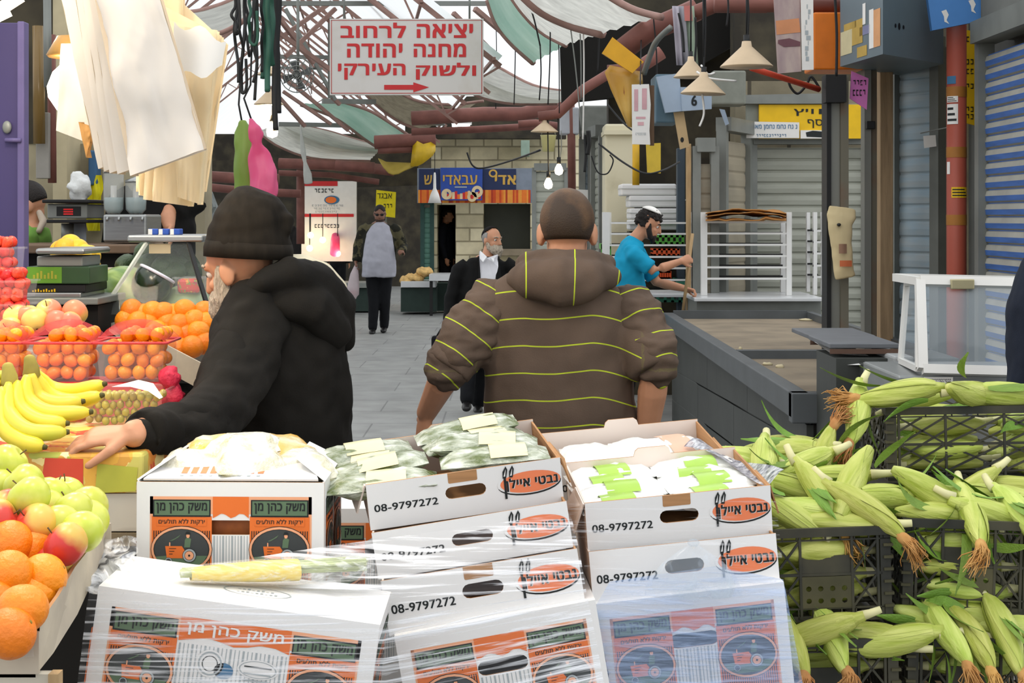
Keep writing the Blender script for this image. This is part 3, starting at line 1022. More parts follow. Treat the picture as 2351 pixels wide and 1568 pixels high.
# the cart under the cartons, and the plain cartons that carry the rear trays
M_cartsteel = mat('dark cart steel', '#33373a', .5, .4)
o = thing('hand_cart', 'dark flat hand cart carrying the stacked cartons', 'cart', (0, 2.95, 0))
dk = .30
MB().box(-.69, .56, 2.6, 3.9, dk, dk + .04, M_cartsteel).build('deck', None, o)
for x in (-.6, .45):
 for y in (2.75, 3.75):
  MB().tube([(x - .02, y, .09), (x + .02, y, .09)], .09, M_rubber, n=14).build('wheel', None, o)
  MB().bar((x, y, .1), (x, y, dk), .03, .03, M_cartsteel).build('fork', None, o)
def prop_carton(label, x0, x1, y0, y1, z0, z1):
 o = thing('plain_carton', label, 'box', ((x0 + x1) / 2, (y0 + y1) / 2, z0))
 for y in (y0, y1 - .004):
  MB().box(x0, x1, y, y + .004, z0, z1, M_cartw).build('wall_panel', None, o)
 for x in (x0, x1 - .004):
  MB().box(x, x + .004, y0 + .004, y1 - .004, z0, z1, M_cartw).build('wall_panel', None, o)
 MB().box(x0, x1, y0, y1, z1, z1 + .004, M_cartw).build('lid', None, o)
p = F_E0.translation
prop_carton('plain white carton under the rear tray of the right stack', p.x + .01, p.x + .36, p.y + .03, p.y + .3, dk + .045, p.z - .02)
p = F_C.translation
prop_carton('plain carton under the half hidden orange carton', p.x, p.x + .36, p.y + .0, p.y + .4, dk + .045, p.z - .005)
p = F_B.translation
prop_carton('plain carton under the upright open carton', p.x, p.x + .35, p.y + .01, p.y + .4, dk + .045, p.z - .008)
# ---------------------------------------------------------------- packets and bags in the cartons
M_herb = mat('bagged dill', '#5f6d36', .18, scale=22, col2='#e4e8dc', mix=.55, spec=.7, bump=.5, stretch=(1, 2.2, 2.2))  # whitish patches paint the glints of the bag over the green
M_herblab = mat('cream yellow packet label', '#efe2ae', .35, var=.06, scale=20)
M_packet = mat('white packet film', '#eceee6', .2, scale=9, col2='#f4f4f2', spec=.6, bump=.4)
M_packgreen = mat('leaf green packet print', '#9cc24a', .3, var=.15)
M_vegbag = mat('clear bag of pale vegetables', '#e9e8de', .16, scale=24, col2='#b3a766', mix=.58, spec=.7, bump=.6)
M_vegyel = mat('yellow printed bag', '#d9a51e', .25, scale=14, col2='#ece7d2', mix=.6, bump=.4)
def pillow(mb, w, l, h, m, seed=0, n=10, k=8, amp=.006):
 """stuffed bag: w along x, l along y, h thick"""
 for sgn in (1, -1):
  rows = []
  for i in range(k + 1):
   v = i / k * 2 - 1
   row = []
   for j in range(n + 1):
    u = j / n * 2 - 1
    q = max(0, (1 - abs(u) ** 2.6)) ** .5 * max(0, (1 - abs(v) ** 3.)) ** .5
    nz = noise.noise(Vector((u * 2.2 + seed, v * 2.2, seed * 1.3 + sgn))) * amp
    row.append((u * w / 2, v * l / 2, sgn * (h / 2 * q) + nz * q * 1.4 + nz * .4))
   rows.append(row)
  if sgn < 0:
   rows = [r[::-1] for r in rows]
  mb.grid(rows, m)
 return mb
def packet(label, M, w, l, h, m, lm, group, seed, name='herb_packet', cat='packet', lab=(-.02, .05)):
 o = thing(name, label, cat, M.translation, group)
 pillow(MB(M), w, l, h, m, seed).build('bag', None, o)
 if lm:
  rows = []
  for i in range(5):
   v = -l * .47 + l * .94 * i / 4
   rows.append([(x, v, h / 2 * max(0, 1 - abs(2 * x / w) ** 2.6) ** .5 * max(0, 1 - abs(2 * v / l) ** 3) ** .5 + .004) for x in (lab[0], (lab[0] + lab[1]) / 2, lab[1])])
  MB(M).grid(rows, lm).build('label', None, o)
 return o
rr = random.Random(3)
HL = ['herb packet at the left edge of the open tray, sticking out past the rim', 'herb packet second row left, under the overhanging one']
k = 0
for j, y in enumerate((.05, .115, .18, .24)):
 for i, x in enumerate((.075, .265)):
  M = F_D1 @ Matrix.Translation((x - (.04 if i == 0 else .0) - .01 * j, y, .075 + .012 * (j % 2) + .02 * i)) @ Matrix.Rotation(R(rr.uniform(-10, 6)), 4, 'Z') @ Matrix.Rotation(R(rr.uniform(-6, 6)), 4, 'Y')
  col = ['left', 'right'][i]
  row = ['front', 'second', 'third', 'rear'][j]
  packet('bag of dill with cream label in the open tray, %s row, %s side' % (row, col), M, .22, .085, .042, M_herb, M_herblab, 'herb packets in the open tray', k + 1, lab=(-.03 + .02 * i, .05 + .015 * i))
  k += 1
for j, y in enumerate((.06, .13, .2, .255)):
 for i, x in enumerate((.09, .28)):
  M = F_E1 @ Matrix.Translation((x, y, .07 + .006 * (j % 2))) @ Matrix.Rotation(R(rr.uniform(-8, 8)), 4, 'Z')
  packet('white packet with green print in the right tray, %s row, %s side' % (['front', 'second', 'third', 'rear'][j], ['left', 'right'][i]), M, .19, .085, .036, M_packet, M_packgreen, 'green printed packets in the right tray', k, name='salad_packet', lab=(-.05 + .02 * (j % 2), .02 + .02 * (j % 2)))
  k += 1
for i, x in enumerate((.09, .2, .3)):
 M = F_E0 @ Matrix.Translation((x, .14, .07)) @ Matrix.Rotation(R(rr.uniform(-8, 8)), 4, 'Z')
 packet('pale packet in the rear tray of the right stack, %s' % ['left', 'middle', 'right'][i], M, .12, .2, .04, M_packet, mat('faint red print', '#dfae92', .4) if i == 2 else None, 'packets in the rear tray', k, name='salad_packet', lab=(-.03, .03))
 k += 1
for i, (x, y, z, m_) in enumerate(((.09, .12, .36, M_vegbag), (.2, .1, .372, M_vegbag), (.29, .14, .355, M_vegbag), (.12, .21, .375, M_vegyel), (.25, .21, .375, M_vegyel), (.18, .15, .39, M_vegbag))):
 M = F_B @ Matrix.Translation((x, y, z - .005)) @ Matrix.Rotation(R(rr.uniform(-30, 30)), 4, 'Z') @ Matrix.Rotation(R(rr.uniform(-14, 14)), 4, 'Y')
 packet(['clear vegetable bag at the left of the upright carton', 'clear vegetable bag at the front middle of the upright carton', 'clear vegetable bag at the right of the upright carton',
   'yellow printed bag at the back left of the upright carton', 'yellow printed bag at the back right of the upright carton', 'topmost clear bag heaped on the upright carton'][i], M, .15, .15, .1, m_, None, 'bagged vegetables in the upright carton', 30 + i, name='vegetable_bag', cat='bag')
MB(F_B).bbox(.1, .26, .02, .1, .2, .315, .02, mat('rusty brown onions net', '#b8672c', .5, col2='#6f3513', mix=.5, scale=14)).build('onion_net')
tag(bpy.data.objects['onion_net'], 'brown onion net glimpsed through the hand hole of the upright carton', 'bag')
def flap(name, M, pts, m, print_=None, parent=None):
 mb = MB(M)
 a, b, c, d_ = [Vector(p) for p in pts]
 nn = (b - a).cross(d_ - a).normalized() * .004
 q = [a, b, c, d_, a + nn, b + nn, c + nn, d_ + nn]
 mb.add(q, [(3, 2, 1, 0), (4, 5, 6, 7), (0, 1, 5, 4), (1, 2, 6, 5), (2, 3, 7, 6), (3, 0, 4, 7)], m)
 if print_:
  mb2 = MB(M @ frame(a + nn * 1.05, b - a, d_ - a))
  print_(mb2, (b - a).length, (d_ - a).length)
  k_ = len(mb.v)
  mb.v += mb2.v
  mp = [mb.mi(m_) for m_ in mb2.mats]
  for f, mi_ in zip(mb2.f, mb2.m):
   mb.f.append(tuple(i + k_ for i in f)); mb.m.append(mp[mi_]); mb.sm.append(False)
 return mb.build(name, None, parent)
oB = [x for x in bpy.data.objects if x.get('label', '').startswith('upright open carton')][0]
flap('top_flap', F_B, [(0, .29, .36), (0, .01, .36), (.06, .05, .4), (.06, .25, .4)], M_cartw, parent=oB)
flap('top_flap', F_B, [(.364, .01, .36), (.364, .29, .36), (.3, .25, .4), (.3, .05, .4)], M_cartw, parent=oB)
def redprint(mb, w, h):
 for k in range(9):
  mb.rect(w * (.2 + k * .055), h * .25, w * (.235 + k * .055), h * (.6 + .15 * (k % 3)), M_logo, l=1)
  mb.rect(w * (.2 + k * .055), h * .12, w * (.22 + k * .055), h * .18, M_grey, l=1)
flap('top_flap', F_B, [(.012, .004, .362), (.352, .004, .362), (.325, .1, .385), (.04, .1, .385)], M_cartw, redprint, parent=oB)
# yellow-labelled bundle of spring onions in clear sleeve, lying across the large carton
M_onion = mat('spring onion stems', '#bcc58f', .35, var=.25, stretch=(1, 8, 8), scale=9)
M_sleeve = film('clear produce sleeve', '#f2f4f2', .12, .7, 8, (3, 14, 14))
pa, pb = W(415, 1338, 2.74), W(842, 1326, 2.86)
pa.z += .015; pb.z += .02
o = thing('spring_onion_bundle', 'bundle of spring onions in a sleeve with yellow label, on the large carton', 'bundle', (pa + pb) / 2)
mb = MB()
for i in range(14):
 of = Vector((0, rr.uniform(-.02, .02), rr.uniform(-.012, .014)))
 mid = pa.lerp(pb, .55) + of * .8
 mb.tube([pa + of * .5, mid, pb + of * 1.3], [.0045, .004, .0025], M_onion, n=6)
mb.build('stems', None, o)
mb = MB()
mb.limb([(pa.lerp(pb, t), r_, r_ * .62) for t, r_ in ((.05, .018), (.2, .024), (.42, .03), (.62, .031))], (0, 1, 0), mat('yellow printed sleeve label', '#dcc04a', .35, col2='#e9dc9a', mix=.6, scale=30, stretch=(1, 5, 5)), n=16, rnd_cap=False, cap=False)
mb.build('label', None, o)
MB().limb([(pa.lerp(pb, t), r_, r_ * .7) for t, r_ in ((-.06, .004), (.0, .02), (.3, .03), (.66, .034), (.9, .036), (1.02, .03))], (0, 1, 0), M_sleeve, n=16, rnd_cap=False, cap=False).build('sleeve', None, o)
# ---------------------------------------------------------------- clear stretch film around the load
M_wrap = film('clear stretch film', '#f2f4f8', .03, .85, 5, (1.0, 1.0, 26), rough=.22, lo=.48, hi=.66)
M_wrapblue = film('bluish stretch film', '#a9c0e6', .26, .62, 6, (1.6, 1.6, 18), rough=.25, lo=.42, hi=.7)
M_cling = film('crumpled clear film', '#f0f2f5', .12, .8, 9, (2, 2, 3), rough=.12, lo=.45, hi=.62)
def sheet(name, label, rows, m, sub=10, amp=.004, seed=0, grp=None, cat='plastic film'):
 """film sheet through rows of (px, py, Y)"""
 R_ = [[W(*p) for p in r] for r in rows]
 out = []
 for a, b in zip(R_, R_[1:]):
  for k in range(sub):
   t = k / sub
   line = []
   for i in range(len(a) - 1):
    for j in range(sub):
     f = j / sub
     p = a[i].lerp(a[i + 1], f).lerp(b[i].lerp(b[i + 1], f), t)
     line.append(p + Vector((0, -1, .4)) * (noise.noise(Vector((p.x * 9 + seed, p.y * 9, p.z * 26))) * amp))
   line.append(a[-1].lerp(b[-1], t))
   out.append(line)
 out.append(R_[-1])
 out[-1] = [R_[-1][0].lerp(R_[-1][-1], i / (len(out[0]) - 1)) if len(R_[-1]) == 2 else None for i in range(len(out[0]))] if len(R_[-1]) == 2 else None
 if out[-1] is None:
  out.pop()
 return tag(MB().grid(out, m).build(name), label, cat, grp)
sheet('stretch_film', 'clear film stretched in streaks over the large front-left carton and the middle stack',
  [[(205, 1352, 2.62), (560, 1386, 2.6), (880, 1424, 2.6), (1345, 1352, 2.86)], [(190, 1470, 2.62), (560, 1480, 2.6), (880, 1500, 2.6), (1365, 1450, 2.86)], [(170, 1640, 2.62), (560, 1640, 2.6), (890, 1640, 2.6), (1400, 1640, 2.86)]], M_wrap, seed=1)
sheet('stretch_film', 'streaky clear film pulled between the upright carton and the middle stack',
  [[(330, 1322, 2.9), (740, 1255, 2.9), (1310, 1178, 2.9)], [(430, 1352, 2.83), (800, 1335, 2.8), (1330, 1262, 2.88)], [(600, 1372, 2.72), (850, 1400, 2.76), (1345, 1350, 2.86)]], M_wrap, seed=5)
sheet('stretch_film', 'blue tinted film wound round the lower half of the right stack',
  [[(1400, 1335, 2.97), (1640, 1300, 2.97), (1798, 1330, 2.97)], [(1362, 1400, 2.96), (1600, 1390, 2.95), (1806, 1368, 2.96)], [(1385, 1640, 2.95), (1600, 1640, 2.94), (1856, 1640, 2.95)]], M_wrapblue, seed=9)
sheet('stretch_film', 'thin clear film across the white trays of the right stack',
  [[(1292, 1150, 3.0), (1540, 1150, 3.0), (1782, 1150, 3.0)], [(1320, 1230, 3.0), (1540, 1230, 3.0), (1790, 1230, 3.0)], [(1350, 1330, 2.98), (1600, 1330, 2.98), (1800, 1320, 2.98)]], film('faint clear film', '#eef0f4', .0, .4, 5, (1, 1, 26), lo=.55, hi=.75), seed=12)
o = thing('knotted_bag', 'clear blue-grey plastic bag knotted over the hand hole of the right stack', 'bag', W(1590, 1290, 2.97))
mb = MB()
rows = []
for t, hw in ((0, 6), (.12, 30), (.35, 68), (.6, 95), (.85, 110), (1, 112)):
 rows.append([W(1592 + hw * math.cos(a), 1248 + 118 * t + 12 * math.sin(a) ** 2, 2.98 - .035 * math.sin(a) * min(1, t * 2 + .1)) for a in [math.pi * i / 14 for i in range(15)]])
mb.grid(rows, film('blue grey clear bag', '#b9c8d6', .2, .6, 7, (3, 3, 2)))
mb.build('bag', None, o)
MB().ell(W(1592, 1246, 2.975), (.012, .009, .008), MATS['blue grey clear bag']).build('knot', None, o)
mb = MB()
rows = []
for i in range(14):
 t = i / 13
 rows.append([W(186 + 130 * u + 26 * noise.noise(Vector((u * 3, t * 4, 1))), 1365 - 130 * t + 24 * noise.noise(Vector((u * 4, t * 3, 7))), 2.66 + .27 * t + .05 * noise.noise(Vector((u * 6, t * 6, 3)))) for u in [j / 13 for j in range(14)]])
tag(mb.grid(rows, M_cling).build('crumpled_film'), 'crumpled clear film gathered at the left end of the large carton', 'plastic film')
mb = MB()
rows = []
for i in range(9):
 t = i / 8
 rows.append([W(1225 + 370 * u + 8 * noise.noise(Vector((u * 4, t * 3, 2))), 1040 - 42 * t * (1 - .3 * (2 * u - 1) ** 4) + 10 * noise.noise(Vector((u * 7, t * 4, 9))), 3.68 + .12 * t) for u in [j / 18 for j in range(19)]])
tag(mb.grid(rows, film('silver clear film', '#d7dbe2', .25, .85, 10, (1, 3, 9), rough=.1)).build('crumpled_film'), 'silvery clear film bulging up behind the rear tray of the right stack', 'plastic film')
# dark printed film bag hanging over the right edge of the right stack
mb = MB()
rows = []
for i in range(9):
 t = i / 8
 rows.append([W(1570 + 190 * t + 40 * u, 1025 + 80 * t - 14 * u, 3.45 - .36 * t + .02 * u) + Vector((0, 0, .012 * math.sin(t * 5 + u * 3))) for u in (0, .25, .5, .75, 1)])
tag(mb.grid(rows, mat('navy striped film', '#3c4257', .3, col2='#c9ccd2', mix=.5, scale=7, stretch=(14, 14, 1), alpha=.85)).build('printed_film'), 'navy striped film along the right rim of the packet tray', 'plastic film')
# ================================================================ CORN AND CRATES
M_husk = mat('green corn husk', '#9fae42', .5, scale=7, col2='#c4ca72', mix=.5, stretch=(1, 9, 9), bump=.35, bscale=14, rand=.14, thr=(.3, .7))
M_huskd = mat('dark green husk leaf', '#6f8f35', .5, var=.2, stretch=(1, 9, 9), scale=8, bump=.3, rand=.15)
M_stalk = mat('pale corn stalk', '#d3cf9c', .6, var=.12)
M_silk = mat('brown corn silk', '#a9743a', .8, scale=18, col2='#cfa668', mix=.55, rand=.15)
M_crate = mat('dusty black crate plastic', '#2b2c27', .6, scale=5, col2='#56523f', mix=.56)
M_crated = mat('dusty brown crate plastic', '#45432f', .7, scale=4, col2='#6b654a', mix=.62)
def corn(seed, silk=True, leaves=3):
 """ear of corn in its husk along +x, stalk at 0, tip at .2"""
 q = random.Random(seed)
 o = thing('corn_ear', 'corn ear', 'corn')
 mb = MB()
 n, st = 18, [(-.012, .011), (.005, .013), (.022, .02), (.045, .0265), (.075, .029), (.11, .0285), (.14, .0245), (.165, .019), (.185, .0135), (.2, .008)]
 vs, fs = [], []
 for i, (x_, r_) in enumerate(st):
  for k in range(n):
   a = 2 * math.pi * k / n
   rr_ = r_ * (1 + .05 * math.sin(3 * a + x_ * 12 + seed) + .035 * math.sin(7 * a + seed * 2))
   bend = .012 * math.sin(x_ * 14 + seed)
   vs.append((x_, rr_ * math.cos(a) + bend, rr_ * math.sin(a)))
 for i in range(len(st) - 1):
  for k in range(n):
   fs.append((i * n + k, i * n + (k + 1) % n, (i + 1) * n + (k + 1) % n, (i + 1) * n + k))
 fs.append(tuple(range(n - 1, -1, -1)))
 fs.append(tuple((len(st) - 1) * n + k for k in range(n)))
 mb.add(vs, fs, M_husk, True)
 # overlapping husk layers
 for j in range(4):
  a0 = q.uniform(0, 6.28)
  rows = []
  for i in range(9):
   t = i / 8
   x_ = .012 + t * .185
   r_ = next((r0 + (r1 - r0) * (x_ - x0) / (x1 - x0) for (x0, r0), (x1, r1) in zip(st, st[1:]) if x0 <= x_ <= x1), .008) + .0022 + .004 * max(0, t - .75)
   wd = 1.05 * (1 - t ** 3) + .05
   rows.append([(x_, r_ * math.cos(a0 + wd * s_) + .012 * math.sin(x_ * 14 + seed), r_ * math.sin(a0 + wd * s_)) for s_ in (-1, -.5, 0, .5, 1)])
  mb.grid(rows, M_husk)
 mb.build('husk', None, o)
 MB().tube([(-.05, .004, 0), (-.025, 0, 0), (.0, 0, 0)], [.008, .0095, .0125], M_stalk, n=10).build('stalk', None, o)
 for j in range(leaves):
  a = q.uniform(0, 6.28)
  ln = q.uniform(.09, .16)
  c, s_ = math.cos(a), math.sin(a)
  x_ = q.uniform(.02, .17)
  rows = []
  for i in range(9):
   t = i / 8
   w = .012 * math.sin(math.pi * min(1, t * .85 + .15)) + .0005
   d = .024 + .06 * t * t
   rows.append([(x_ + ln * t, c * d - s_ * w * e, s_ * d + c * w * e - .004 * (e * e) - .03 * t ** 3) for e in (-1, 0, 1)])
  MB().grid(rows, M_huskd).build('loose_leaf', None, o)
 if silk:
  mb = MB()
  mb.ell((.207, .006, 0), (.026, .014, .013), M_silk, n=10, k=6)
  for j in range(60):
   y0, z0 = q.uniform(-.009, .009), q.uniform(-.009, .009)
   ln = q.uniform(.03, .065)
   mb.tube([(.192, y0 * .6 + .005, z0 * .6), (.205 + ln * .4, y0 * 1.6 + .005, z0 * 1.5), (.205 + ln * .8 + q.uniform(-.01, .01), y0 * 2.2 + q.uniform(-.008, .008), z0 * 2 - .012 + q.uniform(-.008, .008)),
      (.205 + ln + q.uniform(-.012, .01), y0 * 2.4 + q.uniform(-.012, .012), z0 * 2 - .03)], [.0016, .0014, .0012, .0007], M_silk, n=4, cap=False)
  mb.build('silk', None, o)
 return o
EARS = [corn(11), corn(12), corn(13, True, 2), corn(14, False, 3), corn(15, False, 1), corn(16, False, 0)]
used_ear = set()
def ear(px, py, Y, ang, dep=0., v=0, label='', group=None, s=1.0, roll=0):
 """ear centred at a pixel; ang = direction of the tip in the picture plane, dep = how far it points away"""
 d = Vector((math.cos(R(ang)) * math.cos(R(dep)), math.sin(R(dep)), math.sin(R(ang)) * math.cos(R(dep))))
 up = Vector((0, -.6, .8))
 M = frame(W(px, py, Y) - d * .1 * s, d, up) @ Matrix.Rotation(R(roll), 4, 'X') @ Matrix.Scale(s, 4)
 o = place(EARS[v], M)
 o['label'] = label
 if group:
  o['group'] = group
 return o
def crate(label, M, w, h, d, plate, hole=True):
 """stacking crate: posts, rim, lattice walls, slatted base; origin at front bottom left"""
 o = thing('crate', label, 'crate', M.translation)
 mb = MB(M)
 t = .006
 for z0, z1 in ((h - .02, h), (h * .86, h * .875), (.0, .012), (h * .13, h * .145)):
  e = .004 if z1 == h else 0
  mb.box(-e, w + e, -e, t, z0, z1, M_crate)
  mb.box(-e, w + e, d - t, d + e, z0, z1, M_crate)
  mb.box(-e, t, t, d - t, z0, z1, M_crate)
  mb.box(w - t, w + e, t, d - t, z0, z1, M_crate)
 mb.build('rim', None, o)
 mb = MB(M)
 for x in (0, w):
  for y in (0, d):
   mb = MB(M)
   mb.cbox((x + (.012 if x == 0 else -.012), y + (.012 if y == 0 else -.012), h / 2), (.024, .024, h * .96), M_crate)
   for k in range(6):
    mb.cbox((x + (.006 if x == 0 else -.006), y + (.006 if y == 0 else -.006), h * (.15 + .13 * k)), (.022, .022, .006), M_crated)
   mb.build('corner_post', None, o)
 def wall(name, T, ww, pl):
  q = MB(T)
  zb, zt = h * .14, h * .86
  cols = [.03, ww * .3, ww * .7, ww - .03] if pl else [.03] + [ww * k / 4 for k in (1, 2, 3)] + [ww - .03]
  for x in cols:
   q.box(x - .003, x + .003, -.001, .006, .005, h - .005, M_crate)
  for k in range(9):
   x = ww * (k + .5) / 9
   q.box(x - .0015, x + .0015, 0, .005, h * .86, h - .005, M_crate)
   q.box(x - .0015, x + .0015, 0, .005, .005, h * .14, M_crate)
  q.box(.02, ww - .02, 0, .006, h * .5 - .003, h * .5 + .003, M_crate)
  for i, (a, b) in enumerate(zip(cols, cols[1:])):
   if pl and i == 1:
    continue
   nn = 2
   for (u0, u1) in ((zb, h * .5), (h * .5, zt)):
    q.bar((a, .003, u0), (b, .003, u1), .005, .005, M_crate)
    q.bar((a, .003, u1), (b, .003, u0), .005, .005, M_crate)
    if not pl:
     m_ = (u0 + u1) / 2
     q.bar((a, .003, m_), ((a + b) / 2, .003, u1), .005, .005, M_crate)
     q.bar(((a + b) / 2, .003, u0), (b, .003, m_), .005, .005, M_crate)
  if pl:
   a, b = cols[1], cols[2]
   holes = [[(a + (b - a) * (.15 + .23 * i) + .0065 * math.cos(2 * math.pi * k / 8), h * (.22 + .13 * j) + .0065 * math.sin(2 * math.pi * k / 8)) for k in range(8)] for i in range(4) for j in range(2)]
   q.plate([(a, zb), (b, zb), (b, h * .48), (a, h * .48)], holes, 0, .004, M_crated)
   q.plate([(a, h * .5), (b, h * .5), (b, h * .7), (a, h * .7)], (), .002, .005, M_crate)
  return q.build(name, None, o)
 wall('front_wall', M, w, plate)
 wall('back_wall', M @ Matrix.Translation((w, d, 0)) @ Matrix.Rotation(math.pi, 4, 'Z'), w, plate)
 wall('side_wall', M @ Matrix.Translation((0, d, 0)) @ Matrix.Rotation(-math.pi / 2, 4, 'Z'), d, False)
 wall('side_wall', M @ Matrix.Translation((w, 0, 0)) @ Matrix.Rotation(math.pi / 2, 4, 'Z'), d, False)
 mb = MB(M)
 for k in range(9):
  x = .012 + (w - .024) * k / 8
  mb.box(x - .008, x + .008, .006, d - .006, .003, .007, M_crate)
 for k in range(7):
  y = .02 + (d - .04) * k / 6
  mb.box(.006, w - .006, y - .008, y + .008, .007, .01, M_crate)
 mb.build('slatted_base', None, o)
 return o
C_L = BLf(1752, 1432, 3.5, 1.6, 2)
C_R = BLf(2071, 1400, 3.54, -1.6, -2)
C_T = BLf(2040, 1108, 3.96, 1.4, -3)
C_BL = BLf(1762, 1690, 3.44, 1, 1)
C_BR = BLf(2082, 1680, 3.46, -1, -1)
crate('dusty crate of corn pressed against the right carton stack, upper left of the corn crates', C_L, .3, .215, .4, True)
crate('dusty crate of corn with punched plate, to the right of its twin', C_R, .3, .213, .4, True)
crate('black lattice crate of corn standing highest, behind the others', C_T, .6, .195, .4, False)
crate('lower crate of corn beside the film-wrapped cartons', C_BL, .3, .215, .4, True)
crate('lower crate of corn at the bottom right corner', C_BR, .3, .215, .4, True)
crate('crate of corn hidden behind the left corn heap', C_L @ Matrix.Translation((-.03, .42, -.02)), .3, .215, .4, True)
mb = MB()
mb.box(.55, 1.3, 3.4, 4.4, .36, .42, M_wood)
for x in (.58, 1.26):
 for y in (3.45, 4.35):
  mb.cbox((x, y, .18), (.06, .06, .36), M_wood)
tag(mb.build('timber_platform'), 'low timber platform under the corn crates', 'platform')
p = C_T.translation
mb = MB()
mb.box(p.x + .02, p.x + .58, p.y + .03, p.y + .37, .421, p.z - .008, M_crate)
tag(mb.build('crate_stand'), 'dark stand under the highest corn crate', 'stand')
GT = 'corn in its husk'
LIST = [
 # top crate
 (2062, 905, 3.93, 183, 4, 0, 'corn ear lying on the highest crate with brown silk hanging at its left end'),
 (1962, 948, 3.93, 240, -45, 1, 'corn ear drooping over the left corner of the highest crate'),
 (2232, 897, 3.95, 160, -40, 4, 'plump corn ear turned end-on, on the highest crate'),
 (2315, 905, 3.96, 356, 8, 3, 'corn ear at the right on the highest crate, next to the plump one'),
 (2120, 922, 4.06, 10, 20, 5, 'pale corn ear flat behind the rim of the highest crate'),
 # left heap
 (1700, 1048, 3.86, 172, 12, 1, 'leftmost corn ear of the heap, tip towards the cartons'),
 (1696, 1084, 3.8, 158, -10, 5, 'corn ear half under the leftmost one, touching the dark film'),
 (1792, 1030, 3.92, 190, 30, 2, 'corn ear at the top of the left heap with a speck of silk'),
 (1752, 1072, 3.72, 240, -66, 4, 'blunt corn ear facing outwards in the left heap, beside a long grey leaf'),
 (1846, 1028, 3.96, 168, 10, 3, 'corn ear lying flat along the back of the left heap'),
 (1886, 1058, 3.84, 62, 20, 0, 'corn ear pointing up with silk flying, right end of the left heap'),
 (1838, 1072, 3.74, 200, -20, 3, 'corn ear with a long grey leaf in the middle of the left heap'),
 (1818, 1122, 3.66, 165, 8, 5, 'bare pale ear just right of the packet tray'),
 (1850, 1168, 3.58, 168, -6, 4, 'big corn ear in front of the left heap, stalk towards the right crate'),
 (1800, 1190, 3.56, 150, 10, 5, 'pale ear wedged between the carton and the crate rim'),
 (1962, 1112, 3.6, 52, 30, 4, 'fat corn ear with its cut stalk facing out, between the two heaps'),
 (1902, 1098, 3.72, 188, 16, 3, 'corn ear tucked behind the fat one'),
 (1985, 1172, 3.54, 322, -30, 1, 'corn ear diving over the rim with a silk beard between the two crates'),
 (1880, 1145, 3.6, 300, -35, 2, 'corn ear with rusty silk showing in the middle of the left crate'),
 (2040, 1140, 3.62, 350, 20, 3, 'slim ear right of the fat one'),
 (1935, 1196, 3.54, 178, 4, 5, 'corn ear flat on the rim of the left crate'),
 # right heap
 (2142, 1138, 3.62, 151, 6, 4, 'long corn ear sloping across the right crate'),
 (2150, 1184, 3.58, 170, -4, 3, 'corn ear lying low along the right crate rim'),
 (2216, 1118, 3.76, 205, -20, 5, 'ear with a pale stalk sticking up, back of the right crate'),
 (2246, 1160, 3.62, 160, -4, 3, 'corn ear below the upright stalk in the right crate'),
 (2300, 1146, 3.7, 172, 12, 4, 'corn ear with a tall pointed leaf, right crate'),
 (2322, 1118, 3.8, 178, 18, 5, 'corn ear at the back right of the right crate'),
 (2285, 1180, 3.58, 338, -2, 0, 'corn ear pointing right with its silk at the picture edge'),
 (2105, 1178, 3.64, 8, 10, 5, 'corn ear at the left rim of the right crate'),
 (2226, 1180, 3.56, 262, -62, 1, 'small ear hanging over the right crate rim with two strands of silk'),
 (2335, 1185, 3.56, 300, -55, 2, 'corn ear at the right frame edge, silk over the rim'),
 # lower crates
 (1900, 1462, 3.46, 290, -60, 2, 'drooping ear with a shaggy silk beard on the lower left crate'),
 (1872, 1446, 3.46, 200, 10, 5, 'ear left of the shaggy beard on the lower left crate'),
 (1985, 1462, 3.48, 172, 16, 3, 'ear with a torn husk right of the shaggy beard'),
 (2040, 1466, 3.46, 186, 6, 4, 'ear at the right end of the lower left crate'),
 (1812, 1470, 3.44, 282, -58, 0, 'ear hanging beside the film-wrapped carton, lowest silk on the left'),
 (2176, 1452, 3.46, 284, -58, 0, 'left one of two ears hanging side by side over the lower right crate'),
 (2228, 1466, 3.45, 286, -58, 1, 'right one of two ears hanging side by side over the lower right crate'),
 (2300, 1455, 3.46, 283, -50, 2, 'hanging ear at the right of the lower right crate, reddish silk'),
 (2150, 1432, 3.52, 168, 14, 3, 'ear lying behind the two hanging ones'),
 (2262, 1420, 3.54, 160, 8, 4, 'large ear lying across the lower right crate'),
 (2335, 1446, 3.52, 176, 10, 5, 'ear at the right frame edge of the lower right crate'),
]
for q in LIST:
 ear(*q[:6], label=q[6], group=GT, s=rr.uniform(.98, 1.08) * (1.1 if q[5] == 4 else 1), roll=rr.uniform(0, 360) if q[5] > 2 else rr.uniform(-40, 40))
for M, nm, zs, w_ in ((C_L, 'inside the crate pressed against the right cartons', (.05, .1, .15), .3), (C_R, 'inside the right punched crate', (.05, .1, .15), .3), (C_T, 'seen through the lattice of the highest crate', (.04, .09, .14), .6),
      (C_BL, 'inside the lower left crate', (.14, .18), .3), (C_BR, 'inside the lower right crate', (.14, .18), .3)):
 for z in zs:
  for y in (.045, .2, .33) if M is not C_T else (.045, .12, .27):
   for x in ((.15,) if w_ < .4 else (.15, .42)):
    d = rr.choice((-1, 1))
    T = M @ Matrix.Translation((x - d * .09 + rr.uniform(-.015, .015), y + rr.uniform(-.012, .012), z)) @ Matrix.Rotation((0 if d > 0 else math.pi) + R(rr.uniform(-8, 8)), 4, 'Z') @ Matrix.Rotation(R(rr.uniform(0, 360)), 4, 'X') @ Matrix.Scale(.98, 4)
    o = place(EARS[rr.choice((3, 4, 5))], T, 'corn ear ' + nm)
    o['group'] = 'corn ' + nm
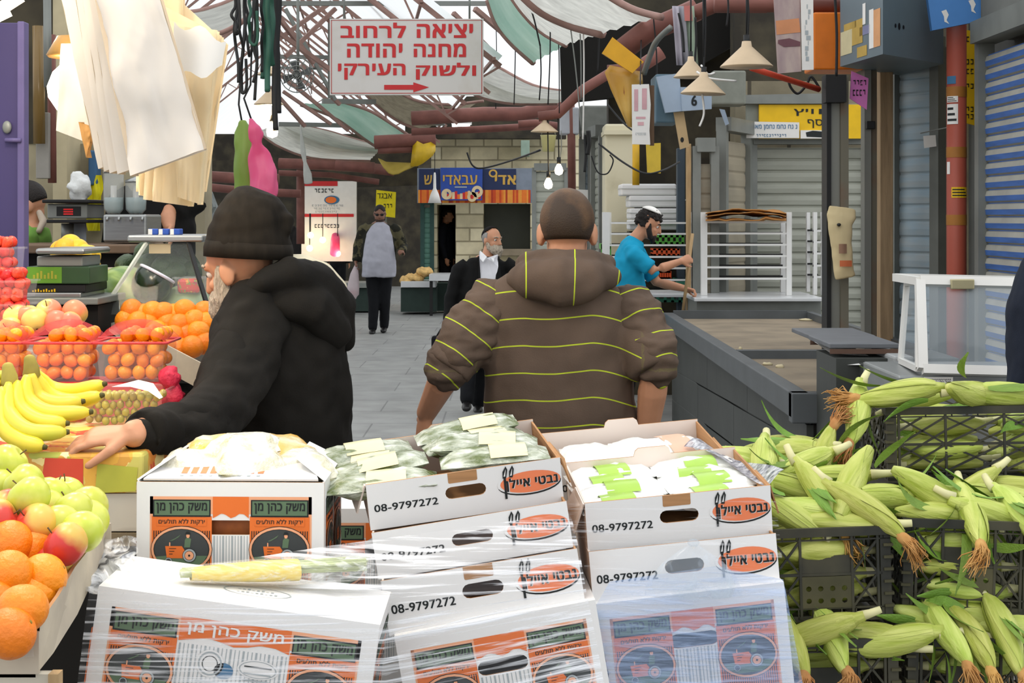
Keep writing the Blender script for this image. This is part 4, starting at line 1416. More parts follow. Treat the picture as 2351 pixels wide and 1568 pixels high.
# ================================================================ FRUIT STALL ON THE LEFT
def ramp_mat(name, cols, scale, rough=.4, kind='VORONOI', stretch=(1, 1, 1)):
 m = mat(name, '#ffffff', rough)
 nt = m.node_tree
 n, L = nt.nodes, nt.links
 b = n['Principled BSDF']
 tc = n.new('ShaderNodeTexCoord')
 mp = n.new('ShaderNodeMapping')
 mp.inputs['Scale'].default_value = stretch
 v = n.new('ShaderNodeTexVoronoi')
 v.inputs['Scale'].default_value = scale
 v.inputs['Randomness'].default_value = .9
 nz = n.new('ShaderNodeTexNoise')
 nz.inputs['Scale'].default_value = scale * 1.4
 mv = n.new('ShaderNodeVectorMath')
 mv.operation = 'MULTIPLY_ADD'
 mv.inputs[1].default_value = (.14, .14, .14)
 L.new(tc.outputs['Object'], mp.inputs[0])
 L.new(mp.outputs[0], nz.inputs['Vector'])
 L.new(nz.outputs['Color'], mv.inputs[0])
 L.new(mp.outputs[0], mv.inputs[2])
 L.new(mv.outputs[0], v.inputs['Vector'])
 s = n.new('ShaderNodeSeparateColor')
 L.new(v.outputs['Color'], s.inputs[0])
 rp = n.new('ShaderNodeValToRGB')
 rp.color_ramp.interpolation = 'CONSTANT'
 el = rp.color_ramp.elements
 for i, c in enumerate(cols):
  x_ = el[i] if i < 2 else el.new(i / len(cols))
  x_.position = i / len(cols)
  x_.color = lin(c)
 L.new(s.outputs[0], rp.inputs[0])
 L.new(rp.outputs[0], b.inputs['Base Color'])
 return m
def fade_mat(name, c1, c2, rough=.35, bias=.5, scale=16, rand=.1, bump=.05, axis='Z', w=.5, spec=.5):
 """fruit skin that runs from one colour to another across the fruit, broken up by noise"""
 m = mat(name, c1, rough, col2=c2, scale=scale, rand=rand, bump=bump, spec=spec)
 nt = m.node_tree
 n, L = nt.nodes, nt.links
 nz = [q for q in n if q.type == 'TEX_NOISE'][0]
 rp = [q for q in n if q.type == 'VALTORGB'][0]
 tc = [q for q in n if q.type == 'TEX_COORD'][0]
 nz.inputs['Scale'].default_value = 22
 sp = n.new('ShaderNodeSeparateXYZ')
 L.new(tc.outputs['Generated'], sp.inputs[0])
 mx = n.new('ShaderNodeMath')
 mx.operation = 'MULTIPLY_ADD'
 mx.inputs[1].default_value = w
 L.new(nz.outputs[0], mx.inputs[0])
 L.new(sp.outputs[axis], mx.inputs[2])
 rp.color_ramp.elements[0].position = bias - .14 + w * .5
 rp.color_ramp.elements[1].position = bias + .2 + w * .5
 L.new(mx.outputs[0], rp.inputs[0])
 return m
M_agreen = mat('yellow green apple skin', '#bcc63e', .3, scale=30, col2='#d2d468', mix=.55, rand=.1, spec=.55)
M_ared = fade_mat('red flushed apple skin', '#c8412f', '#dcb552', bias=.62, axis='X')
M_apeach = fade_mat('peach yellow apple skin', '#e5805a', '#ecd06a', bias=.45, axis='Y')
M_orangef = mat('orange peel', '#f08a0c', .42, scale=60, var=.06, rand=.1, bump=.25, bscale=120, spec=.5)
M_kum = mat('kumquat peel', '#f08c06', .35, scale=40, var=.06, rand=.12, bump=.12, bscale=140, spec=.5)
M_lemon = mat('yellow citrus peel', '#e8b62c', .4, scale=60, var=.06, rand=.08, bump=.2, bscale=120)
M_stem = mat('brown stem', '#5a4628', .8)
M_grape = mat('greenish grape skin', '#b9a63c', .25, var=.1, rand=.16, spec=.6, transl=.2)
M_straw = mat('strawberry skin', '#d8342a', .3, scale=60, col2='#e8604a', mix=.62, rand=.08, bump=.2)
M_ban = mat('banana peel', '#e6cf33', .42, scale=9, col2='#d8c93a', mix=.5, rand=.08, spec=.45)
M_bang = mat('greenish banana peel', '#bcc23a', .42, scale=7, col2='#dccb3e', mix=.55, spec=.45)
M_bantip = mat('banana tip', '#4f4a22', .7)
M_avo = mat('avocado skin', '#33452c', .5, scale=40, var=.3, bump=.4)
M_melon = mat('watermelon rind', '#8ea656', .3, scale=6, col2='#5d7f3a', mix=.5, stretch=(7, 7, .8), spec=.5)
M_dmelon = mat('dark watermelon rind', '#1f2c1c', .2, scale=5, var=.4, stretch=(7, 7, .8), spec=.6)
M_clear = mat('clear plastic tub', '#e9eeee', .12, alpha=.1, spec=.7, var=.02)
M_redfilm = mat('red net', '#d9343c', .45, alpha=.3, var=.1)
M_redband = mat('red net band', '#d8434a', .4, var=.12, alpha=.8)
M_vinyl = ramp_mat('fruit printed oilcloth', ['#e8c765', '#df8a3a', '#d5573a', '#efd890', '#b8bd58', '#f0dfb0', '#d9a04a', '#e7b04a', '#f2e2a8', '#cfc468'], 15)
def apple(name, label, m, r=.038):
 o = thing(name, label, 'apple')
 prof = []
 for i in range(15):
  a = -math.pi / 2 + math.pi * i / 14
  rr_ = math.cos(a) ** .85 * (1 + .06 * math.sin(a)) if i not in (0, 14) else 0
  z = math.sin(a) * .9
  d = max(0, 1 - rr_ / .45)
  z += -.26 * d ** 2 if a > 0 else .16 * d ** 2
  prof.append((rr_ * r, z * r))
 MB().lathe(prof, m, 24).build('flesh', None, o)
 MB().tube([(0, 0, r * .6), (.001, 0, r * .85), (.004, .001, r * 1.12)], [.0012, .0011, .0015], M_stem, n=6).build('stem', None, o)
 MB().lathe([(.0, -r * .76), (.004, -r * .78), (.005, -r * .74)], M_stem, 8).build('calyx', None, o)
 return o
def citrus(name, label, m, r, cat='orange'):
 o = thing(name, label, cat)
 prof = []
 for i in range(17):
  a = -math.pi / 2 + math.pi * i / 16
  rr_ = math.cos(a) if i not in (0, 16) else 0
  z = math.sin(a) * .95
  if a > 0:
   z -= .07 * max(0, 1 - rr_ / .3) ** 2
  prof.append((rr_ * r, z * r))
 MB().lathe(prof, m, 24).build('peel', None, o)
 MB().lathe([(0, r * .885), (.0035, r * .9), (.003, r * .915), (0, r * .92)], mat('green brown calyx', '#8a7a32', .8), 8).build('calyx', None, o)
 return o
def rot(seed):
 q = random.Random(seed)
 return Matrix.Rotation(q.uniform(0, 6.28), 4, 'Z') @ Matrix.Rotation(q.uniform(-1.0, 1.0), 4, 'X') @ Matrix.Rotation(q.uniform(-1.1, 1.1), 4, 'Y')
AG = apple('green_apple', 'x', M_agreen)
AR = apple('red_apple', 'x', M_ared)
AP = apple('peach_apple', 'x', M_apeach, .036)
OR_ = citrus('orange', 'x', M_orangef, .04)
YL = lambda y: 2.42 + (1450 - y) / 390 * .45
FR = [
 (AG, 18, 1066, .0, 'green apple at the very top of the front crate, cut by the picture edge'), (AG, 56, 1112, -.02, 'green apple behind the one with the dark dimple, front crate'),
 (AG, 68, 1142, -.09, 'green apple with a dark dimple facing out, upper left of the front crate'), (AG, 0, 1112, .03, 'green apple cut by the picture edge below the topmost one'),
 (AG, 118, 1140, .06, 'green apple at the back of the front crate, mostly hidden'), (AG, 148, 1138, .1, 'small glimpse of a green apple along the back of the front crate'),
 (AG, 168, 1176, -.01, 'large green apple in the middle of the green group on the right'), (AG, 203, 1164, .05, 'green apple at the top right corner of the front crate'),
 (AG, 202, 1196, .03, 'green apple touching the cardboard rim, right corner'), (AG, 188, 1222, -.03, 'lowest green apple beside the cardboard rim'), (AG, 136, 1208, -.03, 'green apple above the reddest apple'),
 (AG, 106, 1172, .04, 'green apple wedged between the dimpled one and the large one'),
 (AR, 22, 1172, -.04, 'pinkish red apple at the left edge under the dimpled green apple'), (AR, -6, 1196, -.08, 'red apple cut by the left picture edge'), (AR, 84, 1206, -.06, 'half green half red apple, stem dimple facing left'),
 (AR, 122, 1208, .03, 'red apple peeking out between two others'), (AR, 152, 1250, -.06, 'reddest apple with its stem up, beside the cardboard rim'), (AR, 116, 1300, .02, 'peach red apple low against the cardboard rim'),
 (OR_, 22, 1248, -.06, 'orange at the top left of the orange group'), (OR_, 68, 1256, -.02, 'orange just left of the reddest apple'), (OR_, 18, 1318, -.1, 'big orange at the left edge, second from the top'),
 (OR_, -14, 1290, -.02, 'orange cut by the left picture edge'), (OR_, 100, 1326, -.05, 'orange right of the big one, against the peach red apple'), (OR_, 76, 1366, -.02, 'orange nearest the cardboard rim'),
 (OR_, 52, 1398, -.12, 'front orange standing above the clear divider'), (OR_, 24, 1454, -.1, 'orange behind the clear divider'), (OR_, -20, 1380, -.06, 'orange at the left edge beside the front orange'),
]
for i, (pr, px, py, dy, lb) in enumerate(FR):
 o = place(pr, Matrix.Translation(W(px, py, YL(py) + dy)) @ rot(i * 3 + 1), lb)
 o['group'] = {'green_apple': 'green apples in the front crate', 'red_apple': 'red apples in the front crate', 'orange': 'oranges in the front crate'}[o.name.split('.')[0]]
M_cardg = mat('worn grey cardboard', '#a99f90', .85, col2='#cbbfa8', scale=6, mix=.5, bump=.1)
o = thing('fruit_crate', 'worn cardboard tray of apples and oranges at the left front', 'crate', (-.95, 2.6, .9))
wl = [(92, 1428, 2.36), (136, 1366, 2.46), (172, 1302, 2.6), (213, 1250, 2.73), (237, 1202, 2.88)]
lo = [(86, 1545, 2.36), (122, 1500, 2.46), (178, 1410, 2.6), (214, 1330, 2.73), (238, 1268, 2.88)]
mb = MB()
top, bot = [W(*p) for p in wl], [W(*p) for p in lo]
ins = [p + Vector((-.006, 0, 0)) for p in top]
mb.grid([bot, top], M_cardg, False)
mb.grid([top, ins], M_cardb, False)
mb.grid([ins, [p + Vector((-.006, 0, 0)) for p in bot]], M_cardg, False)
mb.build('side_wall', None, o)
zb = W(86, 1545, 2.36).z
xr = top[0].x
MB().box(-.95, xr, 2.354, 2.36, zb, zb + .065, M_cardg).build('front_wall', None, o)
mb = MB()
mb.add([(-.95, 2.37, zb + .002), (bot[0].x - .006, 2.37, zb + .002), (bot[-1].x - .01, 2.93, zb + .105), (-.95, 2.93, zb + .105), (-.95, 2.37, zb - .01), (bot[0].x - .006, 2.37, zb - .01), (bot[-1].x - .01, 2.93, zb + .093), (-.95, 2.93, zb + .093)],
  [(0, 1, 2, 3), (7, 6, 5, 4), (0, 4, 5, 1), (1, 5, 6, 2), (2, 6, 7, 3)], M_cardg)
mb.build('base_panel', None, o)
MB().box(-.95, bot[-1].x, 2.93, 2.936, zb + .06, top[-1].z - .01, M_cardg).build('back_wall', None, o)
P = [W(-40, 1385, 2.345), W(70, 1400, 2.345), W(78, 1508, 2.35), W(-40, 1512, 2.35)]
mb = MB().add(P, [(0, 1, 2, 3)], mat('cloudy clear sheet', '#d8d0c4', .25, alpha=.3, spec=.6)).build('plastic_divider')
tag(mb, 'cloudy clear plastic sheet in front of the lowest oranges', 'divider')
o = thing('wooden_crate', 'old whitewashed wooden crate under the cardboard fruit tray', 'crate', (-1.0, 2.6, 0))
M_oldw = mat('chipped white painted wood', '#c9c2b2', .8, col2='#6f6250', scale=5, mix=.68, stretch=(1, 4, 4))
MB().box(-1.4, W(128, 0, 2.37).x, 2.37, 2.39, .55, W(0, 1548, 2.37).z, M_oldw).build('front_board', None, o)
MB().box(W(108, 0, 2.34).x, W(131, 0, 2.34).x, 2.345, 2.37, .0, W(0, 1546, 2.35).z, M_wood).build('post', None, o)
MB().box(-1.4, W(128, 0, 2.37).x, 2.39, 2.95, .55, .57, M_oldw).build('shelf_board', None, o)
MB().box(W(108, 0, 2.34).x, W(131, 0, 2.34).x, 2.93, 2.96, .0, .82, M_wood).build('post', None, o)
# counter covered with printed oilcloth
zt = 1.126
o = thing('stall_counter', 'stall counter under an oilcloth printed with fruit, chipped white front', 'counter', (-1.4, 3.7, 0))
mb = MB()
mb.bbox(-2.3, -.775, 3.2, 4.0, zt - .085, zt, .008, M_vinyl)
mb.poly([(-.99, zt - .075), (-.9, zt - .075), (-.9, zt - .012), (-.98, zt - .01)], mat('print of melon red', '#cf4a34', .4), y=3.2, l=2)
mb.poly([(-.875, zt - .084), (-.79, zt - .08), (-.785, zt - .03), (-.87, zt - .022)], mat('print of pear green', '#b9b848', .4), y=3.2, l=3)
mb.poly([(-1.1, zt - .07), (-1.02, zt - .08), (-1.0, zt - .03), (-1.06, zt - .02)], M_red, y=3.2, l=2)
mb.build('oilcloth', None, o)
MB().box(-2.3, -.77, 3.205, 4.0, zt - .165, zt - .086, M_oldw).build('apron_board', None, o)
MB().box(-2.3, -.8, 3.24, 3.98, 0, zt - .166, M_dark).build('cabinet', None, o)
MB().box(-2.3, -.775, 3.2, 3.23, zt - .195, zt - .168, mat('grey brown ledge', '#7b6d55', .8)).build('ledge', None, o)
# bananas
BB = {}
def bananas(label, crown, fingers, Y, ms):
 o = thing('banana_bunch', label, 'bananas', W(*crown))
 MB().limb([(W(crown[0] - 4, crown[1] - 22, crown[2]), .013, .01), (W(*crown), .018, .014), (W(crown[0], crown[1] + 14, crown[2]), .02, .016)], (1, 0, 0), mat('banana crown', '#a89a48', .7, col2='#6a5a2c', mix=.6)).build('crown', None, o)
 for i, f in enumerate(fingers):
  P = [W(*p) for p in f]
  pts, st = [], []
  for k in range(15):
   t = k / 14
   tt = t * (len(P) - 1)
   j = min(int(tt), len(P) - 2)
   u = tt - j
   p0, p1, p2, p3 = P[max(j - 1, 0)], P[j], P[j + 1], P[min(j + 2, len(P) - 1)]
   p = .5 * ((2 * p1) + (p2 - p0) * u + (2 * p0 - 5 * p1 + 4 * p2 - p3) * u * u + (3 * p1 - p0 - 3 * p2 + p3) * u ** 3)
   r_ = .0195 * (min(1, .42 + t * 2.6)) * (1 if t < .8 else 1 - ((t - .8) / .2) ** 2 * .62)
   st.append((p, r_ * 1.03, r_ * .92))
  b = MB().limb(st, (0, 1, .3), ms[i % len(ms)], 7, rnd_cap=False).build('banana', None, o)
  e_ = st[-1][0]
  d = (st[-1][0] - st[-2][0]).normalized()
  MB().tube([e_ - d * .003, e_ + d * .007], [.0075, .005], M_bantip, n=7).build('tip', None, b)
bananas('large hand of bananas in front of the kumquat punnets, tips to the right', (72, 846, 3.36),
  [[(76, 850, 3.38), (112, 890, 3.42), (170, 898, 3.42), (238, 882, 3.4)], [(78, 856, 3.36), (108, 905, 3.38), (165, 922, 3.38), (232, 908, 3.36)], [(72, 858, 3.34), (84, 908, 3.34), (130, 928, 3.33), (188, 922, 3.33)],
   [(62, 862, 3.32), (62, 915, 3.3), (112, 948, 3.28), (206, 946, 3.28)], [(40, 876, 3.3), (42, 930, 3.27), (88, 966, 3.25), (152, 972, 3.25)]], 3.3, [M_ban])
bananas('greener hand of bananas at the left edge, tips on the oilcloth', (22, 864, 3.3),
  [[(20, 880, 3.28), (18, 945, 3.24), (66, 990, 3.2), (152, 992, 3.22)], [(4, 890, 3.26), (6, 972, 3.22), (46, 1012, 3.18), (100, 1026, 3.17)], [(14, 858, 3.32), (-30, 880, 3.32), (-70, 930, 3.3), (-90, 990, 3.3)], [(0, 872, 3.3), (-40, 920, 3.28), (-50, 980, 3.25), (-40, 1030, 3.22)]], 3.25, [M_bang, M_ban])
# punnets: a clear tub and what fills it
def tub(mb, x0, x1, y0, y1, z0, z1, m, t=.0015, lip=.006):
 f = .9
 cx, cy = (x0 + x1) / 2, (y0 + y1) / 2
 b = [(cx + (x - cx) * f, cy + (y - cy) * f) for x, y in ((x0, y0), (x1, y0), (x1, y1), (x0, y1))]
 tp = [(x0, y0), (x1, y0), (x1, y1), (x0, y1)]
 lp = [(x0 - lip, y0 - lip), (x1 + lip, y0 - lip), (x1 + lip, y1 + lip), (x0 - lip, y1 + lip)]
 rows = [[(x, y, z0) for x, y in b], [(x, y, z1) for x, y in tp], [(x, y, z1) for x, y in lp], [(x, y, z1 - .006) for x, y in lp]]
 mb.grid(rows, m, False, closed=True)
 mb.add(rows[0], [(3, 2, 1, 0)], m)
 return mb
KQ = MB()
KQ.ell((0, 0, 0), (.0165, .0165, .0195), M_kum, n=12, k=8)
kq = tag(KQ.build('kumquat'), 'kumquat', 'kumquat')
zk = W(0, 874, 3.78).z
PN = [(-30, 50, 'leftmost kumquat punnet, cut by the picture edge'), (56, 212, 'middle kumquat punnet under red net'), (216, 382, 'right kumquat punnet under red net')]
for ip, (a, b, lb) in enumerate(PN):
 x0, x1 = W(a, 0, 3.75).x + .004, W(b, 0, 3.75).x - .004
 if ip == 0:
  x0 = x1 - .165
 y0, y1, h = 3.75, 3.9, .098
 o = thing('kumquat_punnet', lb, 'punnet', ((x0 + x1) / 2, y0, zk))
 tub(MB(), x0, x1, y0, y1, zk, zk + h, M_clear).build('clear_tub', None, o)
 mb = MB()
 for zz in (zk + h - .002,):
  mb.tube([(x0 - .006, y0 - .006, zz), (x1 + .004, y0 - .006, zz), (x1 + .006, y0, zz), (x1 + .006, y1, zz), (x0 - .006, y1, zz), (x0 - .006, y0 - .006, zz)], .0035, M_redband, n=6)
 mb.build('net_band', None, o)
 mb = MB()
 rows = []
 for i in range(9):
  v = i / 8
  rows.append([(x0 + (x1 - x0) * u - .004 + .008 * u, y0 - .006 + (y1 - y0 + .012) * v, zk + h + .052 * (max(0, math.sin(math.pi * u)) * max(0, math.sin(math.pi * (v * .9 + .05)))) ** .5 + .004 * noise.noise(Vector((u * 5, v * 5, ip)))) for u in [k_ / 10 for k_ in range(11)]])
 mb.grid(rows, M_redfilm)
 mb.build('red_net', None, o)
 nx = 4
 for iz in range(4):
  for iy in range(3):
   for ix in range(nx):
    if iz == 3 and (ix in (0, nx) or iy == 3):
     continue
    sh = .5 * (iz % 2)
    f = .9 + .1 * iz / 3
    x_ = (x0 + x1) / 2 + ((ix + .5 + sh * .5) / (nx + .25) - .5) * (x1 - x0 - .008) * f + rr.uniform(-.002, .002)
    y_ = (y0 + y1) / 2 + ((iy + .5) / 3 - .5) * (y1 - y0 - .012) * f + rr.uniform(-.004, .004)
    z_ = zk + .02 + iz * .031 + rr.uniform(-.002, .002)
    c = place(kq, Matrix.Translation((x_, y_, z_)) @ rot(ix * 7 + iy * 13 + iz * 29 + ip * 101), 'kumquat inside the ' + lb.split(',')[0].replace(' under red net', ''))
    c['group'] = 'kumquats in the ' + lb.split(',')[0].replace(' under red net', '')
# grape box, red lidded boxes and red net bags below
gx0, gx1, gy0 = W(188, 0, 3.6).x, W(374, 0, 3.6).x, 3.6
o = thing('grape_box', 'clear box of yellow-green grapes with a white sticker, under the right kumquat punnet', 'box', (gx0, gy0, zt))
tub(MB(), gx0, gx1, gy0, 3.74, zt + .002, zt + .086, M_clear).build('clear_tub', None, o)
mb = MB()
mb.add([W(256, 888, 3.6), W(318, 872, 3.62), W(352, 880, 3.62), W(374, 912, 3.585), W(366, 916, 3.584), W(340, 898, 3.6), W(300, 888, 3.6)], [(0, 6, 5, 4, 3, 2, 1)], M_paper)
mb.build('paper_sticker', None, o)
g0 = tag(MB().ell((0, 0, 0), (.0095, .0095, .0105), M_grape, n=10, k=7).build('grape'), 'grape', 'grape')
for iz in range(4):
 for iy in range(3):
  for ix in range(9):
   if iy and iz < 3:
    continue
   x_ = gx0 + .012 + (gx1 - gx0 - .03) * (ix + .5 * (iz % 2)) / 8.5 + rr.uniform(-.002, .002)
   c = place(g0, Matrix.Translation((x_, gy0 + .016 + iy * .03 + .006 * (ix % 2) + .008 * (3 - iz) / 3, zt + .014 + iz * .0185 + rr.uniform(-.003, .003))), 'grape inside the clear grape box')
   c['group'] = 'grapes in the clear box'
mb = MB()
for a, b, yy in ((-40, 92, 3.62), (96, 186, 3.66)):
 mb = MB()
 x0, x1 = W(a, 0, yy).x, W(b, 0, yy).x
 o = thing('red_lidded_box', 'red lidded box under the %s, behind the bananas' % ('leftmost kumquat punnet' if a < 0 else 'middle kumquat punnet'), 'box', (x0, yy, zt))
 tub(MB(), x0, x1, yy, 3.9, zt + .002, zt + .075, M_redfilm).build('red_tub', None, o)
 MB().bbox(x0 - .004, x1 + .004, yy - .004, 3.905, zt + .076, zt + .088, .003, M_redband).build('lid', None, o)
o = MB().bbox(W(216, 0, 3.78).x, W(380, 0, 3.78).x, 3.765, 3.92, zt + .002, zk - .004, .004, M_redband).build('red_box')
tag(o, 'red box carrying the right kumquat punnet, behind the grapes', 'box')
for i, (px, py, r_) in enumerate(((390, 870, 24), (398, 915, 26), (384, 950, 20))):
 mb = MB()
 c = W(px, py, 3.72)
 r2 = r_ * 3.72 / 3500
 mb.ell(c, (r2, r2, r2 * 1.1), mat('crumpled red net', '#d62e4c', .5, alpha=.8, bump=.6, bscale=60), n=14, k=10)
 for j, v in enumerate(mb.v):
  mb.v[j] = v + (v - c) * .45 * noise.noise(v * 60 + Vector((i * 3, 0, 0)))
 tag(mb.build('net_bag'), ['upper crumpled red net beside the right kumquat punnet', 'middle crumpled red net, by the dark sleeve', 'lowest crumpled red net, beside the grape box'][i], 'net bag')
# crate of peach coloured apples behind, strawberry tubs, scale
zs_ = 1.30
tag(MB().bbox(-2.2, W(215, 0, 4.15).x, 4.02, 4.5, zt - .3, zs_ - .03, .006, mat('grey stall board', '#8f8c88', .7)).build('display_board'), 'grey raised board behind the kumquat punnets', 'board')
for i, (px, py, lb) in enumerate(((38, 728, 'yellow apple left of the tall pale ones behind the kumquats'), (112, 716, 'tall pale apple with a red cheek behind the kumquats'), (171, 718, 'rightmost pale yellow apple behind the kumquats'), (80, 738, 'pink red apple between two yellow ones behind the kumquats'),
         (132, 742, 'apple low behind the middle kumquat punnet'), (24, 758, 'reddish apple low at the left behind the kumquats'), (62, 728, 'small glimpse of a yellow apple, back row behind the kumquats'), (160, 746, 'pale apple low behind the red net ridge'))):
 c = place(AP, Matrix.Translation(W(px, py, 4.16 - .05 * (py > 735))) @ rot(i + 50), lb)
 c['group'] = 'peach apples behind the kumquats'
mb = MB()
mb.ell((0, 0, 0), (.017, .017, .015), M_straw, n=12, k=8)
for j, v in enumerate(mb.v):
 if v.z < 0:
  mb.v[j] = Vector((v.x * (1 + v.z * 26), v.y * (1 + v.z * 26), v.z * 1.5))
sb = tag(mb.build('strawberry'), 'strawberry', 'strawberry')
for it, (x1p, yt_, yb_, nm) in enumerate(((26, 560, 640, 'the topmost strawberry tub at the left edge'), (56, 636, 684, 'the middle strawberry tub at the left edge'), (54, 690, 738, 'the lowest strawberry tub at the left edge'))):
 Y = 4.22 if it else 4.3
 x1, z0, z1 = W(x1p, 0, Y).x, W(0, yb_, Y).z, W(0, yt_ + 8, Y).z
 x0 = x1 - .13
 o = thing('strawberry_tub', 'clear tub of strawberries, %s' % ['topmost at the left edge beside the purple door', 'middle one of the stack at the left edge', 'lowest one of the stack at the left edge'][it], 'tub', (x0, Y, z0))
 tub(MB(), x0, x1, Y, Y + .12, z0, z1, M_clear).build('clear_tub', None, o)
 nz_ = 3 if it == 0 else 2
 for iz in range(nz_ + 1):
  for iy in range(2):
   for ix in range(4):
    z_ = z0 + .018 + iz * (z1 - z0) / nz_
    c = place(sb, Matrix.Translation((x0 + .018 + (x1 - x0 - .036) * (ix + .3 * (iz % 2)) / 3.3, Y + .02 + iy * .04, z_ + rr.uniform(-.004, .004))) @ rot(ix + iy * 5 + iz * 17 + it * 31), 'strawberry in ' + nm)
    c['group'] = 'strawberries in ' + nm
ys = 4.6
o = thing('counter_scale', 'shop scale with a green price panel and steel weighing tray', 'scale', W(130, 680, ys))
def pb(mb, x0, y0, x1, y1, Ya, Yb, m, b=.004):
 p, q = W(x0, y1, Ya), W(x1, y0, Ya)
 return mb.bbox(p.x, q.x, Ya, Yb, p.z, q.z, b, m)
pb(MB(), 56, 652, 196, 672, ys, ys + .25, M_black).build('base', None, o)
pb(MB(), 56, 672, 186, 684, ys - .02, ys + .25, M_steel).build('foot_plate', None, o)
mb = MB()
pb(mb, 60, 612, 206, 652, ys - .01, ys + .2, mat('dark green panel', '#2f4a2c', .4))
p, q = W(62, 650, ys - .01), W(142, 613, ys - .01)
mb.rect(p.x, p.z, q.x, q.z, mat('leaf green panel', '#5f8f2a', .4), y=ys - .01, l=2)
p, q = W(76, 640, ys - .01), W(134, 622, ys - .01)
[mb.rect(p.x + (q.x - p.x) * k_ / 7, p.z, p.x + (q.x - p.x) * (k_ + .6) / 7, p.z + (q.z - p.z) * (.5 + .25 * (k_ % 3)), mat('olive yellow print', '#9a9a2e', .5), y=ys - .01, l=4) for k_ in range(7)]
p, q = W(74, 670, ys), W(130, 663, ys)
[mb.rect(p.x + (q.x - p.x) * k_ / 9, p.z, p.x + (q.x - p.x) * (k_ + .6) / 9, p.z + (q.z - p.z) * (.5 + .25 * (k_ % 3)), M_yellow, y=ys, l=3) for k_ in range(9)]
mb.build('price_panel', None, o)
pb(MB(), 84, 588, 190, 612, ys, ys + .2, M_galv).build('column', None, o)
pb(MB(), 80, 570, 194, 584, ys - .04, ys + .26, M_steel, .008).build('weighing_tray', None, o)
tag(pb(MB(), 20, 684, 225, 700, ys - .04, ys + .3, M_galv).build('scale_shelf'), 'grey shelf board carrying the green scale', 'shelf')
pp = W(20, 700, ys)
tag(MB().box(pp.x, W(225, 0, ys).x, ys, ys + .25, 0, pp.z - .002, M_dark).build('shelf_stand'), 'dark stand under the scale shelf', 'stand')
YC = citrus('yellow_citrus', 'x', M_lemon, .038)
for i, (px, py, Y, lb) in enumerate(((162, 562, 5.15, 'topmost yellow citrus behind the scale tray'), (150, 570, 5.1, 'yellow citrus left of the topmost, behind the scale tray'), (178, 572, 5.12, 'yellow citrus right of the topmost, behind the scale'), (196, 586, 5.1, 'yellow citrus at the right shoulder of the pile behind the scale'),
          (206, 588, 5.2, 'rightmost yellow citrus of the pile behind the scale'), (192, 602, 5.04, 'yellow citrus low on the right, behind the scale'), (206, 612, 5.1, 'lowest yellow citrus right of the scale'), (140, 576, 5.16, 'yellow citrus at the left behind the scale tray'))):
 c = place(YC, Matrix.Translation(W(px, py, Y)) @ rot(i + 80), lb)
 c['group'] = 'yellow citrus behind the scale'
p0, p1 = W(120, 618, 5.0), W(258, 640, 5.0)
tag(MB().bbox(p0.x, p1.x, 5.0, 5.35, 0, p0.z - .005, .01, mat('pale worn board', '#a59a88', .8)).build('citrus_stand'), 'pale worn stand under the yellow citrus pile', 'stand')
# display case with avocados and melons
yc = 4.85
zb_ = W(0, 735, yc).z
o = thing('display_case', 'slant-sided glass case with a steel top, full of avocados and melons', 'case', W(350, 735, yc))
pb(MB(), 292, 540, 466, 556, yc + .05, yc + .45, M_steel, .006).build('steel_top', None, o)
A = [W(336, 558, yc + .06), W(432, 558, yc + .06), W(482, 722, yc - .1), W(230, 722, yc - .1)]
MB().add(A, [(0, 3, 2, 1)], M_glass).build('front_glass', None, o)
B_ = [A[0], A[3], A[3] + Vector((0, .5, 0)), A[0] + Vector((0, .35, 0))]
MB().add(B_, [(0, 1, 2, 3)], M_glass).build('side_glass', None, o)
B_ = [A[1], A[2], A[2] + Vector((0, .5, 0)), A[1] + Vector((0, .35, 0))]
MB().add(B_, [(3, 2, 1, 0)], M_glass).build('side_glass', None, o)
M_edge = mat('pale glass edge trim', '#c9cdbf', .3)
MB().bar(A[0], A[3], .01, .01, M_edge).build('edge_trim', None, o)
MB().bar(A[1], A[2], .012, .012, M_black).build('edge_trim', None, o)
MB().bar(A[0] + Vector((0, .3, 0)), B_[2] * 0 + A[3] + Vector((0.02, .45, 0)), .008, .008, M_edge).build('edge_trim', None, o)
MB().box(A[3].x, A[2].x, yc - .1, yc + .5, 0, zb_ - .002, mat('grey case base', '#8b8f8c', .5)).build('base', None, o)
tag(MB().poly([(0, 0), (.07, 0), (.07, .032), (0, .032)], mat('beige price card', '#c4ad80', .7), l=0).build('price_card'), 'beige price card behind the case glass', 'card').location = W(342, 582, yc + .075)
av = MB().lathe([(0, -.05), (.02, -.046), (.034, -.03), (.037, -.008), (.03, .02), (.02, .04), (.012, .05), (0, .054)], M_avo, 16).build('avocado')
tag(av, 'x', 'avocado')
for i, (px, py, dy, lb) in enumerate(((352, 606, .2, 'leftmost avocado of the upper row in the case'), (392, 598, .26, 'avocado at the top middle of the case'), (402, 610, .18, 'avocado below the top middle one in the case'), (430, 606, .24, 'avocado at the upper right of the case'), (438, 624, .2, 'avocado at the right glass, above the fruit cup'),
          (372, 622, .16, 'avocado above the white edged dark melon'), (392, 632, .14, 'avocado next to the fruit cup'), (290, 610, .3, 'dark avocado at the left glass, above the striped melon'), (420, 590, .34, 'avocado at the back of the case'), (340, 590, .36, 'avocado at the back left of the case'))):
 c = place(av, Matrix.Translation(W(px, py, yc + dy)) @ Matrix.Rotation(1.3 + i * .5, 4, 'Y') @ Matrix.Rotation(i * 1.1, 4, 'X') @ Matrix.Scale(1.1, 4), lb)
 c['group'] = 'avocados in the glass case'
wm_ = MB().ell((0, 0, 0), (.092, .092, .115), M_melon, n=28, k=18).build('watermelon')
tag(wm_, 'large pale striped watermelon at the left of the glass case', 'watermelon')
